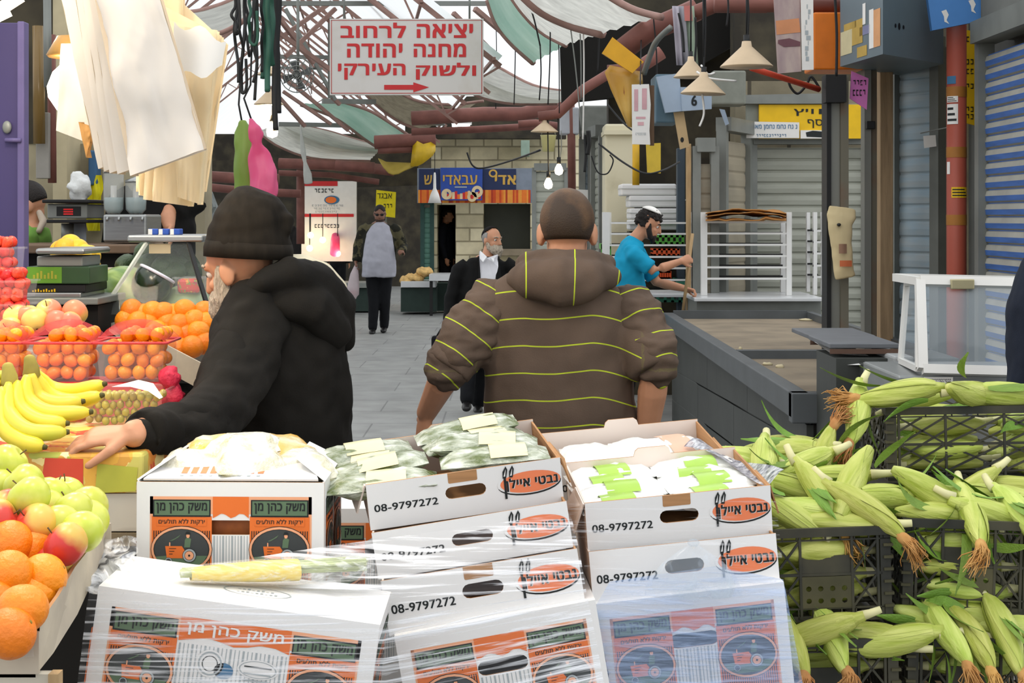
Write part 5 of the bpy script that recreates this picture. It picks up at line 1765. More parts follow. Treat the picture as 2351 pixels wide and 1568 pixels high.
wm_.location = W(296, 678, yc + .13)
wm_.rotation_euler = (R(20), R(118), 0)
wm2 = MB().ell((0, 0, 0), (.07, .07, .085), mat('pale melon rind', '#9db08a', .35, var=.12, scale=4), n=24, k=14).build('melon')
tag(wm2, 'pale green melon at the right of the glass case, behind the oranges', 'melon')
wm2.location = W(424, 702, yc + .12)
wm2.rotation_euler = (0, R(80), .2)
o = thing('cut_watermelon', 'dark half watermelon under clear film, white cut edge tilted to the right', 'watermelon', W(350, 650, yc))
T = frame(W(352, 645, yc + .02), (1, .12, -.55), (.52, .2, .85))
MB(T).ell((0, 0, -.005), (.064, .06, .075), M_dmelon, n=22, k=14, keep=lambda u: u.z < .35).build('rind', None, o)
MB(T).lathe([(.0, .02), (.061, .021), (.0625, .028), (.058, .031), (0, .031)], mat('white melon flesh edge', '#d9d8e4', .25), 22).build('cut_face', None, o)
o = thing('fruit_cup', 'clear tray of cut mixed fruit at the right of the glass case', 'tray', W(430, 660, yc + .05))
p0, p1 = W(400, 676, yc + .04), W(462, 636, yc + .04)
tub(MB(), p0.x, p1.x, yc + .04, yc + .12, p0.z, p1.z, M_clear).build('clear_tub', None, o)
MB().bbox(p0.x + .006, p1.x - .006, yc + .05, yc + .11, p0.z + .004, p1.z - .006, .01, ramp_mat('mixed cut fruit', ['#c8372c', '#d98f2a', '#a33a4a', '#d9b23a', '#7a8f3a'], 30)).build('cut_fruit', None, o)
OB = citrus('mandarin', 'x', mat('mandarin peel', '#ee8a1e', .4, scale=50, var=.07, rand=.12, bump=.2, bscale=110), .0355)
MN = [(302, 712), (328, 722), (352, 716), (290, 736), (316, 740), (344, 742), (376, 718), (400, 722), (424, 712), (470, 716), (446, 736), (386, 742), (412, 746), (372, 766), (398, 772), (428, 768), (456, 762), (474, 742), (384, 796), (412, 800), (442, 796), (468, 788), (358, 760)]
for i, (px, py) in enumerate(MN):
 c = place(OB, Matrix.Translation(W(px, py, yc - .16 - .13 * (py - 700) / 100 + .02 * (i % 2))) @ rot(i + 120), 'mandarin in the heap in front of the glass case')
 c['group'] = 'mandarins heaped in front of the glass case'
o = thing('cardboard_tray', 'grey cardboard tray edge holding the mandarins, behind the dark sleeve', 'tray', W(400, 800, 4.5))
q = [W(378, 790, 4.52), W(470, 838, 4.42), W(470, 900, 4.42), W(378, 850, 4.52)]
mb = MB().add(q + [p + Vector((0, .012, 0)) for p in q], [(0, 3, 2, 1), (4, 5, 6, 7), (0, 1, 5, 4)], M_cardg)
mb.build('front_wall', None, o)
mb = MB().add([W(250, 760, 4.62), W(378, 850, 4.52), W(478, 890, 4.44), W(478, 830, 4.85), W(250, 740, 4.95)], [(0, 1, 2, 3, 4)], M_cardg)
mb.build('base', None, o)
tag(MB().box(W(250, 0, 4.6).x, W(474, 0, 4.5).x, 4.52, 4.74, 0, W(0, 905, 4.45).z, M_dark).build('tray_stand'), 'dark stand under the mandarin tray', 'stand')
for i, px in enumerate((352, 378, 406)):
 o = thing('blue_box', 'small blue and white box on the glass case, %s' % ['left one', 'middle one', 'right one'][i], 'box', W(px, 545, yc + .25), 'small blue boxes on the glass case')
 T = Matrix.Translation(W(px, 539, yc + .2)) @ Matrix.Rotation(R(15 - i * 12), 4, 'Z')
 MB(T).bbox(-.016, .016, -.016, .016, 0, .02, .003, mat('royal blue card', '#2c52a8', .5)).build('carton', None, o)
 MB(T).box(-.0165, -.004, -.0168, .0168, .001, .019, M_paper).build('white_band', None, o)
# ---------------------------------------------------------------- purple door and what stands behind it
M_purple = mat('purple painted metal', '#3d3560', .5, var=.12, scale=4, stretch=(1, 1, .3))
o = thing('metal_door', 'purple metal door leaf with a bolt handle at the left edge', 'door', (-1.2, 5.2, 0))
x1 = W(57, 0, 5.2).x
MB().bbox(x1 - .7, x1 - .0, 5.2, 5.23, .02, W(0, 52, 5.2).z, .004, M_purple).build('leaf', None, o)
MB().bbox(x1 - .022, x1 + .002, 5.185, 5.24, .0, W(0, 50, 5.2).z, .004, mat('worn purple edge', '#5f5682', .6)).build('edge_frame', None, o)
MB().tube([W(12, 322, 5.18), W(48, 322, 5.18)], .008, MATS['worn purple edge'], n=8).build('bolt_handle', None, o)
mb = MB().ell(W(16, 292, 5.19), (.016, .009, .022), M_galv)
mb.build('lock', None, o)
# juice stall
yj = 7.0
tag(MB().bbox(-2.6, W(305, 0, 6.7).x, 6.65, 7.3, W(0, 582, 6.65).z, W(0, 562, 6.65).z, .006, mat('brown counter board', '#6e5844', .6)).build('bar_counter'), 'brown bar counter of the juice stall', 'counter')
tag(MB().box(-2.6, W(298, 0, 6.7).x, 6.75, 7.2, 0, W(0, 583, 6.65).z, M_dark).build('bar_cabinet'), 'dark cabinet under the juice stall counter', 'cabinet')
zc = W(0, 562, 6.65).z
o = thing('juice_dispenser', 'twin bowl steel juice dispenser on the brown counter', 'dispenser', W(285, 550, 6.9))
pb(MB(), 236, 492, 336, 556, 6.85, 7.15, M_steel, .01).build('steel_base', None, o)
for a, b, y0_, nm in ((238, 284, 398, 0), (288, 336, 420, 1)):
 c = W((a + b) / 2, 0, 7.0).x
 r_ = (b - a) / 2 * 7 / 3500
 zA, zB = W(0, 491, 7).z, W(0, y0_, 7).z
 MB().lathe([(r_ * .6, zA), (r_ * .95, zA + .02), (r_, zA + .06), (r_, zB), (r_ * .9, zB)], mat('smoky clear bowl', '#b4b6b0', .15, alpha=.42), 20, (c, 7.0, 0)).build('bowl', None, o)
 MB().lathe([(r_ * .55, zA + .004), (r_ * .9, zA + .024), (r_ * .94, zA + .05), (r_ * .94, zA + .075), (0, zA + .076)], mat('pale blue drink', '#b9d6da', .1, alpha=.6), 16, (c, 7.0, 0)).build('drink', None, o)
 MB().tube([(c, 7.0, zA), (c, 7.0, zA + .13)], .014, M_paper, n=8).build('spindle', None, o)
 MB().lathe([(r_, zB), (r_ * 1.03, zB + .012), (0, zB + .03)], M_steel, 20, (c, 7.0, 0)).build('lid', None, o)
for i in range(4):
 px = 246 + i * 27
 MB().tube([W(px, 500, 6.85), W(px, 500, 6.81), W(px, 508, 6.81)], .006, M_steel, n=6).build('tap', None, o)
o = thing('shelf_scale', 'black-topped scale with a red number display, behind the boy', 'scale', W(150, 515, 7.1))
pb(MB(), 96, 458, 206, 466, 7.0, 7.4, M_black).build('weighing_plate', None, o)
mb = MB()
pb(mb, 108, 468, 200, 502, 7.05, 7.35, M_galv, .006)
p, q = W(130, 496, 7.05), W(186, 474, 7.05)
mb.rect(p.x, p.z, q.x, q.z, M_black, y=7.05, l=4)
p, q = W(146, 493, 7.05), W(168, 477, 7.05)
[mb.rect(p.x, p.z + (q.z - p.z) * k_ / 3, q.x, p.z + (q.z - p.z) * (k_ + .6) / 3, mat('red lit digits', '#b01818', .5, emit=.5), y=7.05, l=6) for k_ in range(3)]
mb.build('body', None, o)
pb(MB(), 106, 504, 202, 512, 7.03, 7.36, M_black).build('foot', None, o)
tag(MB().tube([W(155, 513, 7.2), (W(155, 0, 7.2).x, 7.2, zc)], .03, M_galv, n=10).build('scale_post'), 'grey post holding the black-topped scale', 'post')
mb = MB()
c = W(182, 430, 7.2)
mb.ell(c, (.055, .05, .065), mat('white crumpled bag', '#d5d7d4', .4, alpha=.85, bump=.6), n=18, k=14)
for j, v in enumerate(mb.v):
 mb.v[j] = v + (v - c) * .5 * noise.noise(v * 26)
tag(mb.build('plastic_bag'), 'crumpled white plastic bag on top of the black-topped scale', 'bag')
mb = MB()
rows = []
for i in range(9):
 t = i / 8
 rows.append([W(204 + 32 * u - 5 * t + 3 * math.sin(i * 1.7 + u * 5), 402 + 128 * t, 8.12 + .03 * math.sin(u * 9)) for u in [k_ / 6 for k_ in range(7)]])
tag(mb.grid(rows, mat('yellow cloth', '#d9cf1e', .7)).build('apron'), 'yellow apron hanging beside the juice dispenser', 'apron')
tag(pb(MB(), 202, 345, 222, 425, 8.1, 8.19, mat('blue cloth', '#3f648a', .8), .01).build('blue_cloth'), 'blue cloth hanging above the yellow apron', 'cloth')
tag(pb(MB(), 157, 512, 196, 558, 7.25, 7.27, mat('pale blue sheet', '#aab6c4', .5), .004).build('paper_sheet'), 'pale blue-grey sheet leaning behind the bar counter', 'sheet')
for i, (px, y0_, y1_, Y, r_, m_) in enumerate(((88, 60, 330, 7.6, .03, mat('brown glazed pipe', '#7a6238', .25)), (118, 80, 420, 7.7, .022, M_rust), (108, -20, 200, 7.5, .02, M_galv), (432, 470, 560, 9.5, .02, M_rust))):
 tag(MB().tube([W(px, y0_, Y), W(px + 2, y1_, Y)], r_, m_, n=10).build('wall_pipe'), ['glossy brown pipe right of the purple door', 'dark red pipe between the purple door and the white lamp', 'grey conduit at the top left', 'dark red post behind the glass case'][i], 'pipe')
tag(pb(MB(), 82, 258, 112, 410, 7.65, 7.72, mat('grey meter panel', '#8c8880', .6)).build('meter_bank'), 'grey vertical meter bank with coiled fittings right of the purple door', 'panel')
for i, pts in enumerate(([(440, 440), (474, 425), (490, 475), (470, 512), (448, 505)], [(452, 430), (482, 440), (505, 500), (520, 560), (490, 585), (455, 560), (440, 520)])):
 tag(slab(MB(), pts, 11 + i * .4, 11.1 + i * .4, mat('speckled grey sheet', '#7b8280', .8, scale=26, col2='#4d5350', mix=.6)).build('speckled_sheet'), ['small speckled grey sheet right of the paper bags', 'larger speckled grey sheet behind the knit cap'][i], 'sheet')
 tag(MB().bar((W(480, 0, 11.1 + i * .4).x, 11.12 + i * .4, 0), W(480, 470, 11.12 + i * .4), .04, .04, M_galv).build('sheet_post'), ['post behind the small speckled sheet', 'post behind the larger speckled sheet'][i], 'post')
# ================================================================ PEOPLE
def cloth(name, col, rough=.85, var=.14, scale=12, sheen=0., **k):
 return mat(name, col, rough, var=var, scale=scale, bump=.12, bscale=260, spec=.15, sheen=sheen, **k)
M_eye = mat('eye white', '#d8d4cc', .25)
M_iris = mat('dark iris', '#2a1c12', .2)
M_lip = mat('lip', '#9a5c4c', .5)
M_hairdark = mat('dark hair', '#1a130e', .6, scale=60, var=.5, bump=.5, bscale=200)
M_hairgrey = mat('white grey beard', '#b8ab98', .85, scale=50, var=.35, bump=.8, bscale=120, stretch=(3, 3, .5))
M_shoe = mat('black leather', '#131212', .4)
M_trous = cloth('black trousers cloth', '#17181b')
def V(*a):
 return Vector(a)
def hand(mb, wrist, d, n, thumb, curl=.5, s=1.0, spread=.06, tcurl=.4):
 """palm and five fingers: d along the fingers, n out of the back of the hand, thumb = side (+1/-1 of d x n)"""
 wrist, d, n = Vector(wrist), Vector(d).normalized(), Vector(n)
 n = (n - d * n.dot(d)).normalized()
 sd = d.cross(n).normalized()
 palm = wrist + d * .085 * s
 mb.limb([(wrist - d * .01 * s, .028 * s, .02 * s), (wrist + d * .02 * s, .031 * s, .018 * s), (wrist + d * .055 * s, .04 * s, .0155 * s), (palm, .041 * s, .0135 * s)], sd, None, 12)
 for i, (o_, L_, r_) in enumerate(((.030, .068, .0088), (.0105, .077, .0092), (-.0095, .072, .0088), (-.0285, .056, .0076))):
  o_ *= thumb
  p = palm + sd * o_ * s - d * (.006 if i in (0, 3) else 0) * s
  dd = (d + sd * (spread * o_ / .03)).normalized()
  pts = [(p - d * .012 * s, r_ * 1.08 * s, r_ * s)]
  a = 0
  for k, f in enumerate((.46, .31, .23)):
   a += curl * (.75, 1.0, .7)[k] * (1 + .12 * (i - 1.5) * .6)
   q = dd * math.cos(a) - n * math.sin(a)
   p = p + q * L_ * f * s
   pts.append((p, r_ * (.98, .9, .78)[k] * s, r_ * (.95, .88, .74)[k] * s))
  mb.limb(pts, sd, None, 8)
 p = wrist + d * .022 * s + sd * .027 * thumb * s - n * .004 * s
 q1 = (d * .62 + sd * .75 * thumb - n * .25).normalized()
 q2 = (d * .85 + sd * (.45 - tcurl * .6) * thumb - n * (.3 + tcurl * .5)).normalized()
 mb.limb([(p - q1 * .012 * s, .0145 * s, .0135 * s), (p + q1 * .03 * s, .0125 * s, .0115 * s), (p + q1 * .034 * s + q2 * .024 * s, .0105 * s, .0098 * s), (p + q1 * .034 * s + q2 * .05 * s, .0092 * s, .0082 * s)], n, None, 8)
def head(mb, c, f, u, s=1.0, jaw=1.0):
 f, u = Vector(f).normalized(), Vector(u)
 u = (u - f * u.dot(f)).normalized()
 r = f.cross(u)
 Q = Matrix((r, f, u)).transposed().to_4x4()
 P = lambda x, y, z: c + (r * x + f * y + u * z) * s
 mb.ell(P(0, -.012, .025), (.077 * s, .094 * s, .092 * s), None, Q, 20, 14)
 mb.ell(P(0, .026, -.045), (.06 * s * jaw, .068 * s, .073 * s), None, Q, 16, 12)
 mb.ell(P(0, .066, -.098), (.027 * s * jaw, .024 * s, .021 * s), None, Q, 12, 8)
 mb.limb([(P(0, .088, .016), .0085 * s, .012 * s), (P(0, .103, -.012), .0105 * s, .012 * s), (P(0, .111, -.034), .0145 * s, .0115 * s)], r, None, 10)
 mb.limb([(P(-.044, .07, .022), .012 * s, .009 * s), (P(0, .086, .026), .013 * s, .009 * s), (P(.044, .07, .022), .012 * s, .009 * s)], u, None, 8)
 for e in (-1, 1):
  mb.ell(P(.036 * e, .06, -.028), (.022 * s, .02 * s, .018 * s), None, Q, 10, 8)
  E = Q @ Matrix.Rotation(e * R(-22), 4, 'Z')
  mb.ell(P(.079 * e, -.012, -.014), (.0085 * s, .021 * s, .033 * s), None, E, 12, 10)
  mb.ell(P(.074 * e, -.006, -.032), (.008 * s, .012 * s, .016 * s), None, E, 10, 8)
 return P, Q, r
def face_parts(o, P, Q, r, s=1.0, brow=None, mouth=True):
 for e in (-1, 1):
  ey = MB().ell(P(.032 * e, .0715, .004), .0115 * s, M_eye, None, 12, 8).build('eye', None, o)
  MB().ell(P(.0335 * e, .0795, .003), .0062 * s, M_iris, None, 10, 6).build('iris', None, ey)
  MB().limb([(P(.014 * e, .092, .026), .004 * s, .0035 * s), (P(.034 * e, .088, .031), .005 * s, .004 * s), (P(.052 * e, .07, .026), .003 * s, .003 * s)], (0, 0, 1), brow or M_hairdark, 6).build('eyebrow', None, o)
 if mouth:
  MB().limb([(P(-.026, .083, -.066), .003 * s, .003 * s), (P(0, .094, -.064), .0055 * s, .004 * s), (P(.026, .083, -.066), .003 * s, .003 * s)], (0, 0, 1), M_lip, 6).build('lips', None, o)
def cap(o, name, c, Q, rad, m, keep, shift=(0, 0, 0), n=28, k=20, thick=.006, label=None, jitter=0.):
 """shell of hair or a hat: the part of an ellipsoid that passes keep(), given a thickness"""
 ctr = c + Q.to_3x3() @ Vector(shift)
 mb = MB().ell(ctr, rad, m, Q, n, k, keep)
 if jitter:
  for j, v in enumerate(mb.v):
   mb.v[j] = v + (v - ctr).normalized() * jitter * noise.noise(v * 70)
 b = mb.build(name, None, o, label=label)
 if thick:
  mod = b.modifiers.new('thickness', 'SOLIDIFY')
  mod.thickness = thick
  mod.offset = -1
 return b
def pose(x, y, ang=0, h=1.75, z0=0.):
 """upright person; ang = direction faced, degrees, 0 = towards +Y"""
 k = h / 1.75
 f = V(math.sin(R(ang)), math.cos(R(ang)), 0)
 s = V(f.y, -f.x, 0)           # to the person's right
 B = V(x, y, z0)
 J = dict(f=f, s=s, hf=f, hu=V(0, 0, 1), k=k)
 at = lambda a, b, z: B + s * a * k + f * b * k + V(0, 0, z * k)
 J.update(head=at(0, .03, 1.63), neck=at(0, -.01, 1.49), chest=at(0, 0, 1.3), waist=at(0, 0, 1.08), pelvis=at(0, 0, .95))
 for n_, e in (('L', -1), ('R', 1)):
  J.update({'sh' + n_: at(.185 * e, -.01, 1.43), 'el' + n_: at(.235 * e, -.02, 1.12), 'wr' + n_: at(.24 * e, .05, .87), 'hip' + n_: at(.09 * e, 0, .92), 'kn' + n_: at(.1 * e, .02, .5), 'an' + n_: at(.1 * e, -.01, .09)})
 J['at'] = at
 return J
def human(name, label, J, top, trousers, bulk=1.0, belly=0., sleeve=1.0, tops=None, voxel=.011, hands=None, skin=None, top_name='jacket', shoes=True, wr_amp=.006, hem=.86, jaw=1., seed=1, cuffs=None, flare=0.):
 """one person: continuous body, then clothing as parts; sleeve = share of the arm that is covered"""
 k, s, f = J['k'], J['s'], J['f']
 o = thing(name, label, 'person', V(J['pelvis'].x, J['pelvis'].y, 0))
 mb = MB()
 P, Q, r = head(mb, J['head'], J['hf'], J['hu'], k, jaw)
 hu = Vector(J['hu'])
 mb.limb([(P(0, -.02, -.04), .052 * k, .055 * k), (J['neck'], .058 * k, .058 * k), (J['neck'] - V(0, 0, .06), .09 * k, .07 * k)], s, None, 14)
 mb.limb([(J['neck'] - V(0, 0, .05), .13 * k, .08 * k), (J['chest'], .15 * k, .1 * k), (J['waist'], .14 * k, .1 * k), (J['pelvis'], .14 * k, .1 * k)], s, None, 16)
 for n_ in 'LR':
  mb.limb([(J['sh' + n_], .05 * k, .05 * k), (J['el' + n_], .042 * k, .042 * k), (J['el' + n_].lerp(J['wr' + n_], .3), .041 * k, .043 * k), (J['wr' + n_], .026 * k, .03 * k)], f, None, 12)
  hd = (hands or {}).get(n_, {})
  d = hd.get('d', J['wr' + n_] - J['el' + n_])
  nn = hd.get('n', s * (1 if n_ == 'R' else -1))
  dv, nv = Vector(d), Vector(nn)
  th = hd.get('thumb')
  if th is None:
   th = 1 if dv.cross(nv).dot(f) > 0 else -1
  hand(mb, J['wr' + n_], d, nn, th, hd.get('curl', .45), k, tcurl=hd.get('tcurl', .4))
  mb.limb([(J['hip' + n_], .08 * k, .08 * k), (J['kn' + n_], .05 * k, .05 * k), (J['an' + n_], .036 * k, .036 * k)], s, None, 10)
 body = link('body', fuse(mb, .0045 if voxel < .01 else voxel * .75, 2), o)
 body.data.materials.append(skin or M_skin)
 # trousers
 mb = MB()
 mb.limb([(J['pelvis'] + V(0, 0, .08 * k), .165 * k * bulk, .12 * k * bulk), (J['pelvis'] - V(0, 0, .08 * k), .17 * k * bulk, .125 * k * bulk)], s, None, 16)
 for n_ in 'LR':
  mb.limb([(J['hip' + n_], .095 * k * bulk, .105 * k * bulk), (J['kn' + n_], .075 * k, .078 * k), (J['an' + n_] + (J['kn' + n_] - J['an' + n_]) * .02, .064 * k, .068 * k)], s, None, 12)
 me = wrinkle(fuse(mb, max(voxel, .012), 3), .005, 14, seed)
 t = link('trousers', me, o)
 me.materials.append(trousers)
 if shoes:
  for n_ in 'LR':
   a = J['an' + n_]
   fd = J.get('foot' + n_, f)
   fd = Vector(fd).normalized()
   sole = V(0, 0, -.055 * k)
   MB().limb([(a - fd * .05 * k + sole, .034 * k, .032 * k), (a + fd * .02 * k + sole * .7, .04 * k, .045 * k), (a + fd * .1 * k + sole, .045 * k, .032 * k), (a + fd * .17 * k + sole * 1.1, .036 * k, .024 * k)], V(-fd.y, fd.x, 0), M_shoe, 12).build('shoe', None, o)
 # upper garment
 mb = MB()
 st = tops or [(J['neck'] - V(0, 0, .005), .092 * k, .085 * k), (J['neck'] - V(0, 0, .04 * k), .15 * k * bulk, .095 * k * bulk), (J['chest'], .19 * k * bulk, (.125 + belly * .5) * k * bulk), (J['waist'] + f * belly * .5, .18 * k * bulk + belly * .4, (.125 + belly) * k * bulk),
     (J['pelvis'] + V(0, 0, (hem - .95) * k) + f * belly * .3, .185 * k * bulk + belly * .3 + flare, (.13 + belly * .7) * k * bulk + flare)]
 mb.limb(st, s, None, 20, rnd_cap=False)
 for n_ in 'LR':
  sl = sleeve if not hasattr(sleeve, 'get') else sleeve[n_]
  pts = [(J['sh' + n_] + (J['neck'] - J['sh' + n_]) * .25, .075 * k, .075 * k), (J['sh' + n_], .076 * k * bulk ** .5, .076 * k * bulk ** .5)]
  if sl > .5:
   pts.append((J['el' + n_], .062 * k * bulk ** .5, .064 * k * bulk ** .5))
   e_ = J['el' + n_].lerp(J['wr' + n_], (sl - .5) * 2)
   pts.append((e_, .05 * k * bulk ** .3, .05 * k * bulk ** .3))
  else:
   pts.append((J['sh' + n_].lerp(J['el' + n_], sl * 2), .068 * k * bulk ** .5, .07 * k * bulk ** .5))
  mb.limb(pts, f, None, 14, rnd_cap=False)
 me = wrinkle(fuse(mb, voxel, 4), wr_amp, 11, seed)
 g = link(top_name, me, o)
 me.materials.append(top)
 return o, P, Q, r, g
# ---------------------------------------------------------------- man in the black knit cap reaching to the counter
S1 = 4.05
M_fleece = cloth('black fleece', '#1a1815', var=.35, scale=7)
J = pose(-.52, 4.1, -62, 1.74)
J['hf'] = V(-.86, .42, -.3)
J['hu'] = V(-.28, .05, .96)
J['head'] = W(549, 612, 4.03)
J['neck'] = W(625, 682, 4.05)
J['chest'] = W(655, 820, 4.1)
J['waist'] = W(668, 960, 4.12)
J['pelvis'] = W(690, 1100, 4.14)
J['s'] = V(.35, .93, 0).normalized()
J['f'] = V(-.93, .35, 0).normalized()
J['shL'] = W(562, 752, 3.94); J['elL'] = W(488, 965, 3.62); J['wrL'] = W(304, 996, 3.24)
J['shR'] = W(700, 742, 4.26); J['elR'] = W(640, 960, 4.42); J['wrR'] = W(560, 1100, 4.4)
for n_, e in (('L', -1), ('R', 1)):
 J['hip' + n_] = J['pelvis'] + J['s'] * .09 * e - V(0, 0, .03)
 J['kn' + n_] = V(J['hip' + n_].x - .02, J['hip' + n_].y, .5)
 J['an' + n_] = V(J['hip' + n_].x + .01, J['hip' + n_].y, .09)
sv = V(1, .15, 0)
tops = [(W(628, 640, 4.05), .085, .1), (W(640, 690, 4.05), .14, .14), (W(652, 760, 4.08), .19, .16), (W(652, 860, 4.1), .205, .17), (W(656, 960, 4.12), .205, .17), (W(660, 1060, 4.14), .21, .17), (W(664, 1140, 4.14), .21, .17)]
o, P, Q, r, g = human('person', 'person in a black knit cap and black hooded jacket, bent over the fruit counter', J, M_fleece, M_trous, 1.12, tops=tops, voxel=.009, wr_amp=.012, top_name='hooded_jacket', sleeve=.95,
      hands={'L': dict(d=V(-1, -.06, -.06), n=V(-.05, -.35, 1), curl=.42, tcurl=.3, thumb=-1), 'R': {}}, seed=2)
# sleeve bulk with folds, hood and lining
mb = MB()
mb.limb([(W(585, 725, 3.96), .1, .1), (W(545, 850, 3.82), .095, .09), (W(490, 962, 3.62), .085, .075), (W(405, 990, 3.42), .058, .052), (W(322, 998, 3.27), .043, .04)], (0, 1, 0), None, 18)
me = wrinkle(fuse(mb, .008, 3), .016, 9, 4, (1, 1, 1.6))
a = link('sleeve', me, o); me.materials.append(M_fleece)
mb = MB()
mb.limb([(W(560, 690, 3.93), .03, .03), (W(600, 648, 3.92), .045, .035), (W(660, 624, 3.96), .06, .045), (W(730, 650, 4.03), .07, .055), (W(774, 710, 4.1), .062, .055), (W(785, 775, 4.14), .04, .04)], (0, 1, .2), None, 16)
mb.limb([(W(640, 690, 3.96), .06, .05), (W(715, 700, 3.98), .085, .06), (W(765, 760, 4.05), .06, .05)], (0, 1, .2), None, 14)
me = wrinkle(fuse(mb, .008, 3), .008, 12, 6)
a = link('hood', me, o); me.materials.append(M_fleece)
mb = MB()
mb.limb([(W(655, 596, 4.04), .03, .014), (W(700, 602, 4.08), .05, .02), (W(748, 622, 4.12), .05, .02), (W(784, 656, 4.15), .03, .014)], (0, 1, 0), cloth('cream fleece lining', '#cfc6ac'), 12)
mb.build('hood_lining', None, o)
M_knit = cloth('black knit wool', '#1e1a15', var=.35, scale=9, stretch=(6, 6, 1))
mb = MB()
up = V(-.26, 0, .966)
hc = [(W(568, 586, 4.02), .113, .108), (W(570, 560, 4.02), .112, .108), (W(573, 535, 4.02), .107, .104), (W(580, 505, 4.02), .099, .098), (W(590, 475, 4.02), .088, .088), (W(600, 452, 4.02), .07, .07), (W(606, 438, 4.02), .042, .042)]
mb.limb(hc, (1, 0, .12), M_knit, 28, rnd_cap=False)
mb.limb([(W(640, 490, 4.03), .02, .02), (W(654, 508, 4.0), .026, .03), (W(655, 525, 4.0), .02, .02)], None, M_knit, 10)
me = wrinkle(fuse(mb, .007, 3), .006, 9, 3, (1, 1, 2.2))
a = link('knit_cap', me, o); me.materials.append(M_knit)
MB().limb([(W(570, 592, 4.02), .117, .11), (W(571, 572, 4.02), .118, .112), (W(572, 556, 4.02), .114, .108)], (1, 0, .12), M_knit, 30, rnd_cap=False).build('cap_brim', None, o)
mb = MB()
mb.limb([(P(0, .06, -.075), .066, .05), (P(0, .078, -.105), .06, .045), (P(0, .085, -.135), .04, .03), (P(.0, .08, -.16), .015, .012)], r, None, 14)
for e in (-1, 1):
 mb.limb([(P(.071 * e, .012, .006), .009, .014), (P(.068 * e, .02, -.03), .012, .024), (P(.06 * e, .035, -.075), .02, .034), (P(.04 * e, .06, -.11), .025, .03)], r, None, 10)
me = wrinkle(fuse(mb, .005, 2), .003, 90, 8, (2, 2, .6))
a = link('beard', me, o); me.materials.append(M_hairgrey)
face_parts(o, P, Q, r, 1.0, M_hairgrey, False)
# ---------------------------------------------------------------- man with cropped hair in the striped hooded top, back to us
def stripe_mat(name, col, line, width):
 m = cloth(name, col, var=.22, scale=6)
 nt = m.node_tree
 n, L = nt.nodes, nt.links
 b = n['Principled BSDF']
 src = b.inputs['Base Color'].links[0].from_socket
 at = n.new('ShaderNodeAttribute')
 at.attribute_name = 'stripe'
 fr = n.new('ShaderNodeMath'); fr.operation = 'FRACT'
 lt = n.new('ShaderNodeMath'); lt.operation = 'LESS_THAN'; lt.inputs[1].default_value = width
 mx = n.new('ShaderNodeMix'); mx.data_type = 'RGBA'
 L.new(at.outputs['Fac'], fr.inputs[0])
 L.new(fr.outputs[0], lt.inputs[0])
 L.new(lt.outputs[0], mx.inputs['Factor'])
 L.new(src, mx.inputs[6])
 mx.inputs[7].default_value = lin(line)
 L.new(mx.outputs[2], b.inputs['Base Color'])
 return m
def stripe(me, fn):
 a = me.attributes.new('stripe', 'FLOAT', 'POINT')
 a.data.foreach_set('value', [fn(v.co) for v in me.vertices])
M_str = stripe_mat('brown jersey with lime stripes', '#5c4d42', '#b5c437', .05)
M_strh = stripe_mat('brown hood jersey', '#5a4b40', '#b5c437', .028)
J = pose(W(1290, 0, 4.42).x, 4.42, 2, 1.74)
J['head'] = W(1302, 528, 4.42)
J['hf'] = V(.02, 1, -.06)
J['hu'] = V(0, .06, 1)
J['neck'] = W(1298, 632, 4.4)
J['chest'] = W(1282, 780, 4.42)
J['shL'] = W(1132, 715, 4.42); J['elL'] = W(1028, 850, 4.36); J['wrL'] = W(978, 950, 4.5)
J['shR'] = W(1446, 722, 4.42); J['elR'] = W(1504, 852, 4.34); J['wrR'] = W(1484, 1010, 4.42)
J['waist'] = W(1284, 950, 4.44); J['pelvis'] = W(1290, 1080, 4.46)
tops = [(W(1300, 612, 4.42), .1, .085), (W(1296, 648, 4.41), .17, .1), (W(1288, 685, 4.41), .215, .12), (W(1280, 740, 4.42), .222, .135), (W(1278, 830, 4.43), .22, .14), (W(1282, 920, 4.44), .223, .14), (W(1288, 1000, 4.46), .232, .145), (W(1292, 1080, 4.47), .24, .15), (W(1292, 1110, 4.47), .235, .145)]
o, P, Q, r, g = human('person', 'person seen from behind with cropped hair and brown hooded top with lime stripes', J, M_str, cloth('blue jeans cloth', '#2a3346'), 1.1, tops=tops, voxel=.009, wr_amp=.006, top_name='hooded_top', sleeve=.5,
      hands={'L': dict(d=V(-.12, .25, -.9), n=V(-.85, -.5, -.1), curl=.85), 'R': dict(d=V(-.05, .1, -1), n=V(.9, -.3, 0), curl=.8)}, seed=5)
mb = MB()
sl = {}
for n_, pts in (('L', [(W(1128, 712, 4.42), .09, .09), (W(1082, 770, 4.4), .092, .088), (W(1046, 820, 4.37), .08, .076), (W(1026, 848, 4.37), .068, .064)]), ('R', [(W(1448, 722, 4.42), .092, .09), (W(1482, 780, 4.39), .085, .08), (W(1504, 820, 4.35), .074, .07), (W(1506, 846, 4.35), .064, .062)])):
 mb = MB().limb(pts, (0, 1, 0), None, 18)
 me = wrinkle(fuse(mb, .008, 3), .012, 15, 3 if n_ == 'L' else 9, (1, 1, 2.2))
 A_, B_ = pts[0][0], pts[-1][0]
 dd = (B_ - A_).normalized()
 stripe(me, lambda p: (p - A_).dot(dd) / .07 + .6 + (8 if (p.z - B_.z) < -.0 else 0))
 a = link('sleeve', me, o); me.materials.append(M_str)
xc, z1_ = W(1280, 0, 4.42).x, W(0, 664, 4.28).z
def sfn(p):
 dx = abs(p.x - xc)
 if dx > .235:
  return .5
 return (z1_ - p.z - .55 * max(0, dx - .09) ** 1.4 - .006 * math.sin(p.x * 18)) / .0775 + 40.0
